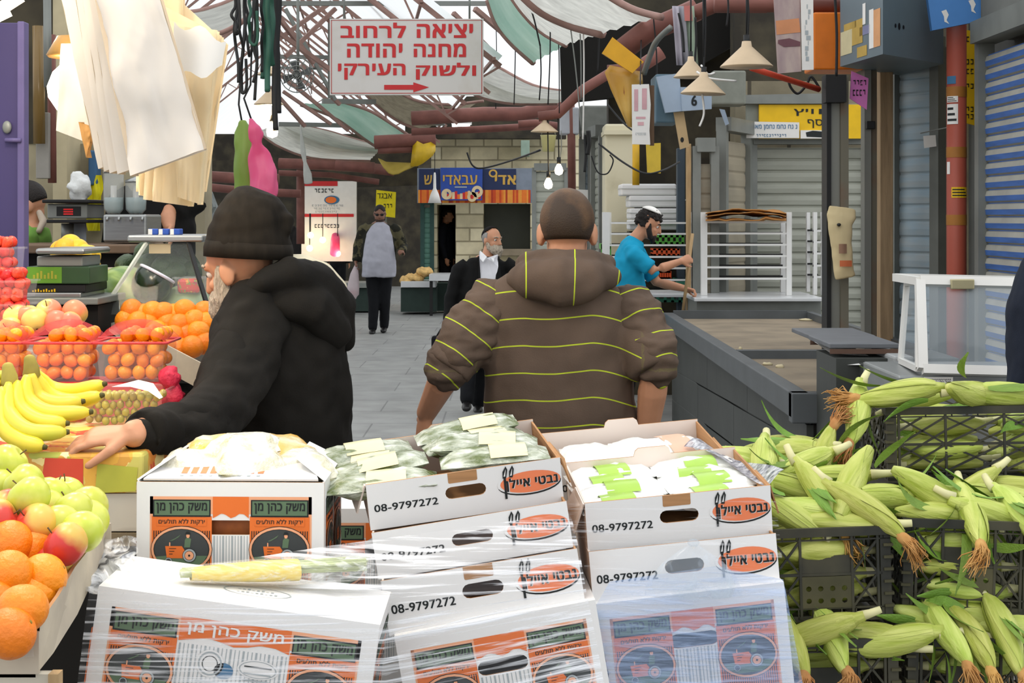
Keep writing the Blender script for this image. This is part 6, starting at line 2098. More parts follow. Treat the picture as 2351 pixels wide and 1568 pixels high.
wrinkle(g.data, .011, 4.5, 4, (1.6, .6, .8), lambda p: max(0, min(1, (1.38 - p.z) * 5)))
stripe(g.data, sfn)
mb = MB()
mb.limb([(W(1190, 640, 4.36), .035, .04), (W(1225, 640, 4.28), .06, .045), (W(1290, 652, 4.24), .075, .05), (W(1350, 642, 4.26), .06, .045), (W(1400, 632, 4.36), .035, .04)], (0, 0, 1), None, 16)
mb.limb([(W(1208, 606, 4.4), .03, .03), (W(1240, 604, 4.31), .042, .034), (W(1298, 606, 4.28), .045, .036), (W(1352, 602, 4.31), .042, .034), (W(1392, 608, 4.4), .03, .03)], (0, 0, 1), None, 14)
mb.limb([(W(1300, 650, 4.27), .075, .045), (W(1290, 676, 4.27), .045, .03)], (1, 0, 0), None, 12)
me = wrinkle(fuse(mb, .008, 3), .009, 11, 2)
stripe(me, lambda p: (p.x - W(1206, 0, 4.3).x + .12 * max(0, p.x - xc) * (1.5 - p.z) * 8) / .136 + 5)
a = link('hood', me, o); me.materials.append(M_strh)
M_crop = mat('cropped brown hair', '#35271b', .6, scale=8, col2='#7a5836', mix=.62, bump=.25, bscale=300)
cap(o, 'hair', J['head'], Q, (.0795, .097, .0955), M_crop, lambda u: (u.z > -.62 and u.y < .25) or (u.z > .25 and u.y < .75), (0, -.012, .026), thick=.004)
face_parts(o, P, Q, r, 1.0)
# ---------------------------------------------------------------- man with grey beard, skullcap and black coat walking towards us
S3 = 12.7
M_coat = cloth('black wool coat', '#141414', scale=8)
J = pose(W(1108, 0, S3).x, S3, 180, 1.6)
J['head'] = W(1130, 551, S3) ; J['hf'] = V(.72, -.7, -.04)
J['neck'] = W(1120, 588, S3)
J['shR'] = W(1056, 618, S3); J['elR'] = W(1036, 690, S3 - .02); J['wrR'] = W(1030, 752, S3 - .1)
J['shL'] = W(1172, 612, S3); J['elL'] = W(1186, 690, S3); J['wrL'] = W(1180, 750, S3 - .08)
J['anL'] = W(1098, 925, S3 + .15); J['knL'] = W(1098, 838, S3 - .02)
J['anR'] = W(1072, 918, S3 - .3); J['knR'] = W(1078, 830, S3 - .2)
J['chest'] = W(1112, 650, S3); J['waist'] = W(1106, 715, S3); J['pelvis'] = W(1102, 760, S3)
o, P, Q, r, g = human('person', 'person with grey beard and black skullcap in a long black coat, walking towards us', J, M_coat, M_trous, 1.18, voxel=.014, top_name='coat', hem=.62, flare=.02, seed=3, wr_amp=.008)
cap(o, 'hair', J['head'], Q, (.079 * .914, .097 * .914, .0945 * .914), mat('grey hair', '#8f8c88', .8, var=.2), lambda u: u.y < .2 and u.z > -.6 and u.z < .5, (0, -.012, .023), thick=.004)
cap(o, 'skullcap', J['head'], Q, (.082 * .914, .1 * .914, .099 * .914), cloth('black felt', '#171412'), lambda u: u.z * .75 - u.y * .66 > .42, (0, -.012, .025), thick=.006)
mb = MB()
mb.limb([(P(0, .06, -.07), .06, .042), (P(0, .074, -.1), .055, .04), (P(0, .076, -.135), .035, .025)], r, None, 14)
for e in (-1, 1):
 mb.limb([(P(.068 * e, .0, -.03), .01, .02), (P(.06 * e, .03, -.075), .016, .026), (P(.036 * e, .06, -.1), .024, .026)], r, None, 10)
me = wrinkle(fuse(mb, .007, 2), .006, 60, 5)
a = link('beard', me, o); me.materials.append(M_hairgrey)
face_parts(o, P, Q, r, .914, M_hairgrey, False)
M_shirt = cloth('white cotton shirt', '#cfcfd4', scale=5)
fy = S3 - .2
mb = MB().add([W(1101, 576, fy + .09), W(1118, 592, fy + .04), W(1143, 584, fy + .08), W(1144, 612, fy), W(1136, 650, fy - .035), W(1128, 700, fy - .04), W(1098, 700, fy - .04), W(1102, 640, fy - .03), W(1098, 600, fy + .02)], [(0, 8, 7, 1), (1, 7, 4, 3), (1, 3, 2), (7, 6, 5, 4)], M_shirt)
b = mb.build('shirt_front', None, o)
b.modifiers.new('thickness', 'SOLIDIFY').thickness = .02
for a_, c_, d_ in (((1104, 577), (1119, 591), (1110, 603)), ((1143, 585), (1127, 592), (1134, 601))):
 b = MB().add([W(*a_, fy + .06), W(*c_, fy + .0), W(*d_, fy - .02), W((a_[0] + d_[0]) / 2 - 4, d_[1] - 8, fy + .02)], [(0, 1, 2, 3)], mat('shirt collar white', '#dededf', .8)).build('collar', None, o)
 b.modifiers.new('thickness', 'SOLIDIFY').thickness = .012
for sx in (1, -1):
 b = MB().add([W(1100 if sx > 0 else 1146, 588, fy + .05), W(1104 if sx > 0 else 1140, 645, fy - .05), W(1102 if sx > 0 else 1128, 705, fy - .05), W(1088 if sx > 0 else 1152, 650, fy + .0)], [(0, 1, 2, 3)], M_coat).build('lapel', None, o)
 b.modifiers.new('thickness', 'SOLIDIFY').thickness = .014
o = thing('handbag', 'black bag carried by the bearded walker, behind the striped sleeve', 'bag', W(1008, 830, S3 - .15))
pb(MB(), 990, 772, 1026, 836, S3 - .2, S3 - .1, cloth('black nylon', '#15161a'), .02).build('bag_body', None, o)
MB().tube([W(1000, 776, S3 - .15), W(1012, 756, S3 - .12), W(1026, 752, S3 - .1), W(1024, 776, S3 - .15)], .008, M_black, n=6).build('strap', None, o)
# ---------------------------------------------------------------- heavy man in a camouflage jacket
S4 = 21.4
M_camo = mat('camouflage cloth', '#23231c', .9, scale=9, col2='#55503a', mix=.55, thr=(.5, .56), spec=.2)
J = pose(W(870, 0, S4).x, S4, 180, 1.82)
J['neck'] = W(872, 512, S4); J['head'] = W(872, 490, S4 - .04); J['hf'] = V(.05, -1, -.25)
J['shR'] = W(836, 526, S4); J['elR'] = W(822, 565, S4 + .02); J['wrR'] = W(817, 600, S4 - .08)
J['shL'] = W(908, 526, S4); J['elL'] = W(926, 566, S4 + .02); J['wrL'] = W(924, 578, S4 - .22)
J['anR'] = W(856, 752, S4); J['anL'] = W(882, 748, S4 + .15)
J['knR'] = W(858, 690, S4 - .03); J['knL'] = W(884, 688, S4 + .03)
o, P, Q, r, g = human('person', 'heavy person in open camouflage jacket and grey shirt, walking towards us', J, M_camo, M_trous, 1.2, belly=.05, voxel=.017, top_name='jacket', hem=.9, skin=mat('tanned skin', '#7d5644', .5, var=.08), jaw=1.15, seed=7,
      hands={'R': dict(d=V(0, -.1, -1), n=V(-1, 0, 0), curl=.9), 'L': dict(d=V(-.2, -.9, .1), n=V(.4, 0, 1), curl=1.0)})
M_greyshirt = cloth('heather grey jersey', '#a6a6b0', scale=5)
mb = MB()
mb.limb([(J['neck'] + V(0, -.05, .0), .07, .06), (W(872, 520, S4 - .07), .13, .1), (W(871, 540, S4 - .1), .185, .13), (W(870, 566, S4 - .12), .21, .15), (W(870, 600, S4 - .13), .235, .17), (W(870, 630, S4 - .12), .24, .16), (W(870, 636, S4 - .12), .235, .15)], (1, 0, 0), None, 20, rnd_cap=False)
me = wrinkle(fuse(mb, .014, 4), .01, 9, 4)
a = link('shirt', me, o); me.materials.append(M_greyshirt)
cap(o, 'hair', J['head'], Q, (.082, .099, .097), mat('very dark hair', '#191412', .7), lambda u: u.z > .15 and u.y < .8 or (u.y < .1 and u.z > -.5), (0, -.012, .026), thick=.005)
mb = MB()
mb.limb([(P(0, .05, -.08), .062, .045), (P(0, .066, -.115), .045, .035)], r, mat('short dark beard', '#3a2a22', .8), 12)
for e in (-1, 1):
 mb.limb([(P(.066 * e, .0, -.03), .008, .016), (P(.06 * e, .03, -.08), .014, .02)], r, MATS['short dark beard'], 8)
mb.build('beard', None, o)
mb = MB()
for e in (-1, 1):
 mb.ell(P(.034 * e, .092, .004), (.024, .008, .017), mat('dark lens', '#0c0c0d', .1), Q, 12, 8)
 mb.bar(P(.055 * e, .085, .008), P(.078 * e, 0, .005), .005, .006, M_black)
mb.bar(P(-.012, .1, .008), P(.012, .1, .008), .005, .006, M_black)
mb.build('sunglasses', None, o)
o = thing('carrier_bag', 'thin white carrier bag with something red at the bottom, held by the camouflage jacket wearer', 'bag', W(812, 680, S4 - .1))
mb = MB()
mb.limb([(W(818, 608, S4 - .1), .02, .02), (W(814, 630, S4 - .1), .06, .05), (W(811, 660, S4 - .1), .085, .07), (W(811, 676, S4 - .1), .08, .06), (W(811, 682, S4 - .1), .05, .04)], (1, 0, 0), mat('thin white plastic', '#d9cdd0', .4, alpha=.8, transl=.4), 16)
mb.build('bag', None, o)
MB().ell(W(812, 672, S4 - .1), (.06, .045, .035), mat('red fruit in bag', '#b8474c', .5)).build('contents', None, o)
# ---------------------------------------------------------------- man in turquoise polo sweeping behind the counter
S5 = 12.4
M_polo = cloth('turquoise polo cotton', '#1c93b8', scale=6)
J = pose(W(1440, 0, S5).x, S5, 90, 1.74, z0=.0)
J['head'] = W(1490, 515, S5); J['hf'] = V(.94, -.1, -.38); J['hu'] = V(.36, 0, .93)
J['neck'] = W(1452, 556, S5); J['chest'] = W(1440, 605, S5); J['waist'] = W(1440, 665, S5); J['pelvis'] = W(1440, 710, S5)
J['shR'] = W(1452, 585, S5 - .17); J['elR'] = W(1502, 622, S5 - .2); J['wrR'] = W(1562, 600, S5 - .16)
J['shL'] = W(1468, 590, S5 + .17); J['elL'] = W(1508, 648, S5 + .16); J['wrL'] = W(1570, 662, S5 + .02)
for n_, e in (('L', 1), ('R', -1)):
 J['hip' + n_] = W(1438, 722, S5 + .09 * e)
 J['kn' + n_] = W(1442, 842, S5 + .1 * e)
 J['an' + n_] = V(W(1432, 0, S5).x, S5 + .1 * e, .09)
tops = [(W(1462, 548, S5), .07, .075), (W(1452, 566, S5), .1, .15), (W(1443, 600, S5), .125, .2), (W(1440, 640, S5), .145, .19), (W(1441, 690, S5), .155, .18), (W(1441, 735, S5), .16, .18)]
tops = [(p, b_, a_) for p, a_, b_ in tops]
o, P, Q, r, g = human('person', 'person in turquoise polo and white skullcap sweeping a stall counter', J, M_polo, cloth('dark trousers cloth', '#20242c'), 1.0, tops=tops, voxel=.012, sleeve=.42, top_name='polo_shirt', seed=9, wr_amp=.008,
      hands={'R': dict(d=V(.95, .25, .3), n=V(.2, -.9, .35), curl=1.05, thumb=None), 'L': dict(d=V(.95, -.2, -.2), n=V(.1, .2, 1), curl=1.05)})
cap(o, 'hair', J['head'], Q, (.09, .108, .102), M_hairdark, lambda u: (u.y < -.05 and u.z > -.5) or (u.z > .34), (0, -.012, .026), thick=.02, jitter=.03, n=40, k=28)
cap(o, 'skullcap', J['head'], Q, (.105, .12, .122), mat('white crocheted cap', '#e6e4de', .9), lambda u: u.z > .66, (0, -.018, .024), thick=.008)
mb = MB()
mb.limb([(P(0, .07, -.085), .04, .03), (P(0, .076, -.11), .03, .025)], r, M_hairdark, 10)
for e in (-1, 1):
 mb.limb([(P(.07 * e, .0, .0), .012, .02), (P(.068 * e, .02, -.05), .014, .022), (P(.045 * e, .05, -.095), .02, .022)], r, M_hairdark, 8)
mb.build('beard', None, o)
face_parts(o, P, Q, r, 1.0)
b0, b1 = W(1590, 536, S5 - .06), W(1568, 716, S5 - .1)
tag(MB().tube([b0, b1], .013, M_wood, n=8).build('broom_handle'), 'wooden pole in the hands of the turquoise polo wearer', 'pole')
# ---------------------------------------------------------------- boy in green, figure in black, far walkers, sleeve at the right edge
J = pose(W(66, 0, 7.4).x - .04, 7.4, -100, 1.66)
J['head'] = W(62, 470, 7.4); J['hf'] = V(-.9, -.2, -.35); J['neck'] = W(72, 520, 7.4)
z_ = .0
for kk in ('shL', 'shR', 'elL', 'elR', 'wrL', 'wrR', 'chest', 'waist', 'pelvis'):
 J[kk] = J[kk] + V(.02, 0, W(0, 520, 7.4).z - J['at'](0, 0, 1.49).z)
M_gsweat = cloth('green sweatshirt', '#6f9a45', scale=6)
o, P, Q, r, g = human('person', 'boy in a green sweatshirt behind the purple door, looking down', J, M_gsweat, M_trous, 1.08, voxel=.012, top_name='sweatshirt', seed=11)
cap(o, 'hair', J['head'], Q, (.0795 * .95, .098 * .95, .0965 * .95), M_hairdark, lambda u: (u.y < .15 and u.z > -.35) or u.z > .42, (0, -.012, .026), thick=.006)
face_parts(o, P, Q, r, .95)
MB().limb([(W(90, 488, 7.36), .014, .014), (W(100, 508, 7.34), .022, .018), (W(90, 530, 7.3), .018, .014)], None, cloth('grey hood lining', '#b3a493'), 12).build('hood', None, o)
struct(MB().box(-3.3, -1.45, 7.34, 8.18, 0, .3, M_darkplaster).build('floor'))
J = pose(W(366, 0, 7.62).x, 7.62, 150, 1.72, .3)
J['wrL'] = W(388, 522, 7.5); J['elL'] = W(384, 488, 7.55)
o, P, Q, r, g = human('person', 'figure in black at the juice stall, head hidden by the paper bags', J, cloth('black cotton', '#161514'), M_trous, 1.0, voxel=.013, sleeve=.45, top_name='shirt', seed=12)
cap(o, 'hair', J['head'], Q, (.08, .098, .097), M_hairdark, lambda u: (u.y < .2 and u.z > -.5) or u.z > .35, (0, -.012, .026))
face_parts(o, P, Q, r)
for px, Y, ang, h_, lb, tm, bald in ((692, 33, 190, 1.8, 'far walker with bald head and dark suit, right beside the knit cap', cloth('dark suit cloth', '#22201f'), True), (776, 31, 20, 1.62, 'far figure with dark hair seen from behind under the pink bag', cloth('dark suit cloth', '#22201f'), False),
          (1024, 27.7, 100, 1.78, 'figure in dark clothes at the far doorway', cloth('dark navy cloth', '#16181f'), False)):
 J = pose(W(px, 0, Y).x, Y, ang, h_, -.1 if Y > 30 else 0)
 J['hip'] = None
 o, P, Q, r, g = human('person', lb, J, tm, M_trous, 1.05, voxel=.02, seed=13)
 if not bald:
  cap(o, 'hair', J['head'], Q, (.082, .1, .1), M_hairdark, lambda u: (u.y < .2 and u.z > -.5) or u.z > .3, (0, -.012, .026), thick=.006)
 else:
  MB().limb([(J['chest'] + V(0, -.125, .14), .05, .02), (J['chest'] + V(0, -.15, -.1), .03, .015)], (1, 0, 0), M_paper, 10).build('shirt_front', None, o)
J = pose(W(2418, 0, 5.0).x, 5.0, -80, 1.78)
J['head'] = J['head'] + V(.08, 0, 0)
o, P, Q, r, g = human('person', 'person in a navy jacket cut off by the right picture edge', J, cloth('navy jacket cloth', '#1d2330'), M_trous, 1.15, voxel=.012, seed=14)
cap(o, 'hair', J['head'], Q, (.08, .098, .097), M_hairdark, lambda u: (u.y < .2 and u.z > -.5) or u.z > .35, (0, -.012, .026), thick=.006)
face_parts(o, P, Q, r, 1.0)
# ================================================================ STALLS, SIGNS AND HANGING THINGS ON THE RIGHT
def slabo(name, label, cat, pts, Y0, th, m, group=None, marks=None):
 """flat board: pixel outline at distance Y0"""
 mb = slab(MB(), pts, Y0, Y0 + th, m)
 if marks:
  marks(mb)
 return tag(mb.build(name), label, cat, group)
def wtext(mb, s, x0, y0, x1, y1, Y, m, bold=.0, l=4, g=.001, skew=0):
 p, q = W(x0, y1, Y), W(x1, y0, Y)
 mb.text(s, p.x, p.z, q.x, q.z, m, y=Y, l=l, bold=bold, g=g, skew=skew)
def wrect(mb, x0, y0, x1, y1, Y, m, l=2, g=.001):
 p, q = W(x0, y1, Y), W(x1, y0, Y)
 mb.rect(p.x, p.z, q.x, q.z, m, y=Y, l=l, g=g)
def scrawl(mb, x0, y0, x1, y1, Y, m, n, seed=0, l=4, g=.001):
 """illegible small print: short strokes in a row"""
 q = random.Random(seed)
 for i in range(n):
  a = x0 + (x1 - x0) * (i + .1) / n
  b = x0 + (x1 - x0) * (i + .75) / n
  k_ = q.random()
  wrect(mb, a, y0, b, y0 + (y1 - y0) * .22, Y, m, l, g)
  wrect(mb, (b - (b - a) * .3) if k_ < .6 else a, y0, b if k_ < .6 else a + (b - a) * .3, y0 + (y1 - y0) * (.6 + .4 * q.random()), Y, m, l, g)
  if k_ > .4:
   wrect(mb, a, y1 - (y1 - y0) * .2, b, y1, Y, m, l, g)
# long stone-faced counter
M_ctr = mat('dark stone counter facing', '#3b3e3b', .55, var=.2, scale=3, stretch=(1, 1, 1), bump=.1)
M_ctrl = mat('dark stone counter rim', '#54585a', .45, var=.15, scale=5)
M_ctop = mat('dusty worn counter bed', '#8a7d69', .9, scale=3.5, col2='#6d6354', mix=.58, bump=.25)
o = thing('stone_counter', 'long dark stone-faced market counter with a raised rim, empty and dusty', 'counter', (1.6, 9, 0))
ZC = .85
x0, xe = 1.24, 2.35
ya, yb = 6.62, 12.2
xn = W(1905, 0, 6.62).x
mb = MB()
for i, (y0, y1) in enumerate(((6.62, 8.3), (8.3, 10.0), (10.0, 12.2))):
 for (za, zb, o0, o1) in ((.48, ZC - .13, 0, 0), (.24, .47, .5, .5), (0, .23, 0, 0)):
  a = y0 + .004 + (o0 if i else 0)
  b = min(y1 + o1 - .004, 12.2)
  sl_ = lambda y, z: z + (.04 * (10.5 - y) if z > .01 and z < .6 else 0)
  mb.add([(x0 + .04, a, sl_(a, za)), (x0 + .04, a, sl_(a, zb)), (x0 + .04, b, sl_(b, zb)), (x0 + .04, b, sl_(b, za)), (x0 + .08, a, za), (x0 + .08, a, zb), (x0 + .08, b, zb), (x0 + .08, b, za)],
    [(0, 1, 2, 3)[::-1], (0, 3, 7, 4), (1, 5, 6, 2), (0, 4, 5, 1), (3, 2, 6, 7)], M_ctr)
mb.box(x0 + .07, x0 + .1, ya, yb, 0, ZC - .06, M_dark)
mb.box(x0 + .06, xn + .3, ya + .02, ya + .06, 0, ZC - .05, M_ctr)
mb.build('stone_facing', None, o)
mb = MB()
mb.bbox(x0 - .03, x0 + .05, ya - .02, yb, ZC - .1, ZC + .012, .006, M_ctrl)
mb.box(x0 + .05, xe, 8.7, 8.78, ZC - .06, ZC + .012, M_ctrl)
mb.box(x0 + .05, xe, yb - .06, yb, ZC - .06, ZC + .03, M_ctrl)
mb.box(xe, xe + .05, 8.7, yb, ZC - .06, ZC + .02, M_ctrl)
mb.bbox(x0 - .03, xn + .3, ya - .03, ya + .05, ZC - .12, ZC + .012, .006, M_ctrl)
mb.build('rim', None, o)
mb = MB()
mb.box(x0 + .05, xe, ya + .05, yb - .06, ZC - .06, ZC - .035, M_ctop)
mb.build('bed', None, o)
mb = MB()
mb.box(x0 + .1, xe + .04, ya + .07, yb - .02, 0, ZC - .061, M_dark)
mb.build('body', None, o)
for i, (px, py, w_, h_) in enumerate(((1850, 735, 30, 7), (1760, 836, 26, 5), (1790, 842, 18, 4), (1700, 800, 8, 4))):
 Yd = (EYE - ZC + .03) * 3500 / (py - 500)
 c = W(px, py, Yd)
 mb = MB().ell(c, (w_ * Yd / 7000, w_ * Yd / 9000, .012), mat('pale dry leaf', '#c9bd9a', .9), None, 10, 6)
 for j, v in enumerate(mb.v):
  mb.v[j] = v + (v - c) * .7 * noise.noise(v * 40)
 tag(mb.build('dry_leaf'), ['pale crumpled husk at the far end of the stone counter', 'long dry scrap on the near counter bed', 'short dry scrap on the near counter bed', 'tiny dry scrap by the counter rim'][i], 'leaf')
# near stall box with lids
o = thing('stall_box', 'dark stall box with folding grey lids between counter and freezer', 'stall', (1.5, 6.2, 0))
p0 = W(1908, 0, 6.3)
MB().box(p0.x, p0.x + .5, 6.2, 6.6, 0, W(0, 818, 6.3).z, M_ctr).build('body', None, o)
MB().box(W(1985, 0, 6.1).x, W(2015, 0, 6.1).x, 6.1, 6.2, 0, W(0, 838, 6.1).z, M_ctr).build('post', None, o)
M_lid = mat('grey stall lid', '#63666a', .5, var=.12)
for i, (y0_, x0_, x1_, pz) in enumerate(((788, 1905, 2065, 790), (768, 1860, 2010, 770))):
 Yl = 6.25 + i * .5
 z_ = W(0, pz + 10, Yl).z
 mb = MB().bbox(W(x0_, 0, Yl).x, W(x1_, 0, Yl).x, Yl, Yl + .45, z_, z_ + .02, .004, M_lid)
 mb.box(W(x0_, 0, Yl).x, W(x1_, 0, Yl).x, Yl - .004, Yl + .0, z_ - .022, z_ - .002, mat('brown lid edge', '#5a4438', .7))
 mb.build('lid', None, o)
mb = MB()
mb.add([W(1860, 778, 6.8), W(1945, 838, 6.2), W(1990, 838, 6.15), W(2018, 830, 6.2), W(1925, 778, 6.7)], [(0, 4, 3, 2, 1)], M_white)
mb.build('white_edge', None, o)
# white counter behind with rack
M_wt = mat('white counter top', '#c8cacb', .25, var=.04, spec=.6)
o = thing('white_counter', 'white topped counter behind the stone counter', 'counter', (2.0, 12.8, 0))
zt2 = W(0, 690, 12.4).z
MB().bbox(W(1500, 0, 12.35).x, W(1890, 0, 12.35).x, 12.9, 13.3, zt2, zt2 + .03, .006, M_wt).build('top', None, o)
MB().bbox(W(1592, 0, 12.3).x, W(1890, 0, 12.3).x, 12.25, 12.9, zt2, zt2 + .03, .006, M_wt).build('top', None, o)
MB().box(W(1600, 0, 12.35).x, W(1885, 0, 12.35).x, 12.35, 13.2, 0, zt2 - .002, M_galv).build('body', None, o)
def rack(label, xs, ys_, Y, x_l, x_r, post, extra=None):
 o = thing('shelf_rack', label, 'rack', W((x_l + x_r) / 2, ys_[-1], Y))
 for a, b in post:
  MB().box(W(a, 0, Y).x, W(b, 0, Y).x, Y, Y + .05, zt2 + .031 if a > 1500 else .0, W(0, 487, Y).z, M_white).build('upright', None, o)
  MB().box(W(a, 0, Y).x + .05, W(b, 0, Y).x + .05, Y + .55, Y + .6, zt2 + .031 if a > 1500 else .0, W(0, 487, Y).z, M_white).build('upright', None, o)
 for y in ys_:
  z = W(0, y, Y).z
  MB().box(W(x_l, 0, Y).x, W(x_r, 0, Y).x, Y + .005, Y + .035, z - .008, z + .008, M_white).build('shelf_bar', None, o)
  MB().box(W(x_l, 0, Y).x + .05, W(x_r, 0, Y).x + .05, Y + .5, Y + .53, z - .008, z + .008, M_black).build('shelf_bar', None, o)
 return o
rack('white open rack of bars with brown paper on top, on the white counter', None, (510, 536, 562, 588, 614, 640), 12.6, 1624, 1808, ((1610, 1624), (1806, 1818)))
rack('white rack stocked with crates, behind the turquoise polo', None, (512, 537, 563, 590, 616, 643, 668), 13.35, 1400, 1592, ((1383, 1400), (1588, 1604)))
rack('narrow white rack at the right of the open rack', None, (530, 556, 582, 610, 636), 12.7, 1868, 1892, ((1868, 1876), (1886, 1893)))
for i, (x0_, y0_, x1_, y1_, c_, nm) in enumerate(((1500, 540, 1570, 560, '#4f9a3a', 'bright green crate on the rack behind the turquoise polo'), (1500, 571, 1560, 586, '#d4572a', 'orange-red crate on the rack behind the turquoise polo'), (1508, 622, 1540, 640, '#e0521e', 'orange crate low on the rack, by the bare arm'),
             (1490, 670, 1580, 694, '#2f6e58', 'teal crate at the bottom of the rack'), (1380, 560, 1402, 610, '#55a043', 'green crate at the left of the rack, by the ear'), (1552, 640, 1588, 664, '#3f8a74', 'sea green crate right of the lower hand'))):
 c_ = mat('crate plastic ' + c_, c_, .5)
 Yk = 13.55
 a, b = W(x0_, y1_, Yk), W(x1_, y0_, Yk)
 mb = MB()
 h_ = b.z - a.z
 for z0_, z1_ in ((a.z, a.z + h_ * .2), (b.z - h_ * .25, b.z)):
  mb.box(a.x, b.x, Yk, Yk + .02, z0_, z1_, c_)
  mb.box(a.x, b.x, Yk + .28, Yk + .3, z0_, z1_, c_)
  mb.box(a.x, a.x + .02, Yk + .02, Yk + .28, z0_, z1_, c_)
  mb.box(b.x - .02, b.x, Yk + .02, Yk + .28, z0_, z1_, c_)
 for k_ in range(6):
  x_ = a.x + (b.x - a.x - .02) * k_ / 5
  mb.box(x_, x_ + .025, Yk, Yk + .012, a.z, b.z, c_)
 mb.box(a.x, b.x, Yk + .02, Yk + .28, a.z, a.z + .02, c_)
 tag(mb.build('crate'), nm, 'crate')
mb = MB()
rows = []
for k in range(3):
 mb = MB()
 rows = []
 for i in range(7):
  v = i / 6
  rows.append([W(1620 + 185 * u, 506 - k * 7 - 9 * math.sin(math.pi * u) ** .7 + 6 * noise.noise(Vector((u * 4, v * 3, k * 5))) + (8 if k == 0 and .2 < u < .7 else 0), 12.5 + .5 * v) + V(0, 0, .01 * math.sin(v * 6 + k)) for u in [j / 12 for j in range(13)]])
 b = mb.grid(rows, mat('crumpled kraft paper', '#a9763f', .85, var=.25, scale=5)).build('kraft_paper')
 b.modifiers.new('thickness', 'SOLIDIFY').thickness = .006
 tag(b, ['lowest', 'middle', 'topmost'][k] + ' crumpled sheet of brown paper on the open white rack', 'paper')
M_styro = mat('white polystyrene', '#d6d7d8', .75, var=.03)
for i, (x0_, y0_, x1_, y1_, lb) in enumerate(((1426, 422, 1553, 449, 'topmost white polystyrene box, with rounded lid'), (1444, 449, 1573, 476, 'second white polystyrene box, sticking out to the right'), (1446, 478, 1566, 503, 'third white polystyrene box, behind the white skullcap'), (1446, 504, 1568, 528, 'lowest white polystyrene box of the stack'))):
 pb(o_ := MB(), x0_, y0_, x1_, y1_, 13.9, 14.3, M_styro, .015)
 a, b = W(x0_, y1_, 13.9), W(x1_, y0_, 13.9)
 o_.box(a.x - .006, b.x + .006, 13.893, 14.3, b.z - .045, b.z - .035, M_wt)
 tag(o_.build('polystyrene_box'), lb, 'box', 'white polystyrene boxes')
a = W(1446, 530, 13.9)
tag(MB().box(a.x, W(1568, 0, 13.9).x, 13.95, 14.25, 0, a.z - .004, M_darkplaster).build('box_stand'), 'dark stand under the polystyrene boxes', 'stand')
# upright posts
M_post = mat('grey steel post', '#7c7d76', .5, .3, var=.2, scale=3, stretch=(1, 1, .4))
o = thing('steel_post', 'dark and grey steel column with a small sack hanging on it', 'post', (W(1920, 0, 9).x, 9.0, 0))
zt3 = W(0, 175, 9).z
MB().box(W(1896, 0, 9).x, W(1906, 0, 9).x, 8.97, 9.12, 0, zt3, M_black).build('dark_flange', None, o)
MB().box(W(1906, 0, 9).x, W(1927, 0, 9).x, 8.99, 9.1, 0, zt3, M_post).build('web', None, o)
MB().box(W(1927, 0, 9).x, W(1945, 0, 9).x, 8.96, 9.12, 0, zt3, mat('rust stained steel', '#6e6a5c', .7, col2='#7d4a2c', mix=.72, scale=3)).build('flange', None, o)
MB().cbox(W(1915, 205, 8.95), (.12, .12, .16), M_black).build('bracket', None, o)
o = thing('frame_post', 'grey metal door frame post beside the timber post', 'post', (W(2000, 0, 9.3).x, 9.3, 0))
MB().box(W(1985, 0, 9.3).x, W(2000, 0, 9.3).x, 9.3, 9.4, 0, W(0, 130, 9.3).z, M_post).build('front_flange', None, o)
MB().box(W(2001, 0, 9.3).x, W(2017, 0, 9.3).x, 9.34, 9.4, 0, W(0, 130, 9.3).z, MATS['rust stained steel']).build('side_flange', None, o)
pb(MB(), 1990, 278, 2010, 296, 9.26, 9.3, M_black).build('lock_box', None, o)
tag(MB().bbox(W(2021, 0, 9.45).x, W(2051, 0, 9.45).x, 9.45, 9.58, 0, W(0, 140, 9.45).z, .006, mat('weathered timber post', '#a58d6e', .9, var=.3, stretch=(5, 5, .5), scale=5, bump=.3)).build('timber_post'), 'weathered timber post left of the narrow blue shutter', 'post')
M_redpipe = mat('brick red pipe', '#a5503f', .5, var=.12, scale=3, bump=.05)
o = thing('downpipe', 'thick brick-red downpipe plastered with stickers', 'pipe', (W(2196, 0, 8.75).x, 8.75, 0))
cx_ = W(2196, 0, 8.75).x
MB().tube([(cx_, 8.75, 0), (cx_, 8.75, W(0, 40, 8.75).z)], .056, M_redpipe, n=20).build('pipe', None, o)
for z0_, m_ in ((212, mat('ochre tape', '#a06a2c', .6)), (350, MATS['ochre tape']), (505, MATS['ochre tape'])):
 MB().tube([(cx_, 8.75, W(0, z0_ + 12, 8.75).z), (cx_, 8.75, W(0, z0_ - 12, 8.75).z)], .0575, m_, n=20, cap=False).build('tape_band', None, o)
def sticker(a0, a1, y0_, y1_, m, ms=None):
 mb = MB()
 n_ = 6
 z0_, z1_ = W(0, y1_, 8.75).z, W(0, y0_, 8.75).z
 vs = []
 for i in range(n_ + 1):
  a = R(a0 + (a1 - a0) * i / n_)
  for z_ in (z0_, z1_):
   vs.append((cx_ + .058 * math.cos(a), 8.75 + .058 * math.sin(a), z_))
 mb.add(vs, [(2 * i, 2 * i + 2, 2 * i + 3, 2 * i + 1) for i in range(n_)], m)
 if ms:
  for k in range(3):
   vs = []
   za, zb = z0_ + (z1_ - z0_) * (.15 + .28 * k), z0_ + (z1_ - z0_) * (.27 + .28 * k)
   for i in range(n_ + 1):
    a = R(a0 + 6 + (a1 - a0 - 14 - 9 * k) * i / n_)
    for z_ in (za, zb):
     vs.append((cx_ + .0586 * math.cos(a), 8.75 + .0586 * math.sin(a), z_))
   mb.add(vs, [(2 * i, 2 * i + 2, 2 * i + 3, 2 * i + 1) for i in range(n_)], ms)
 mb.build('sticker', None, o)
sticker(190, 250, 176, 194, M_blueprint)
sticker(190, 262, 222, 236, M_paper, M_ink)
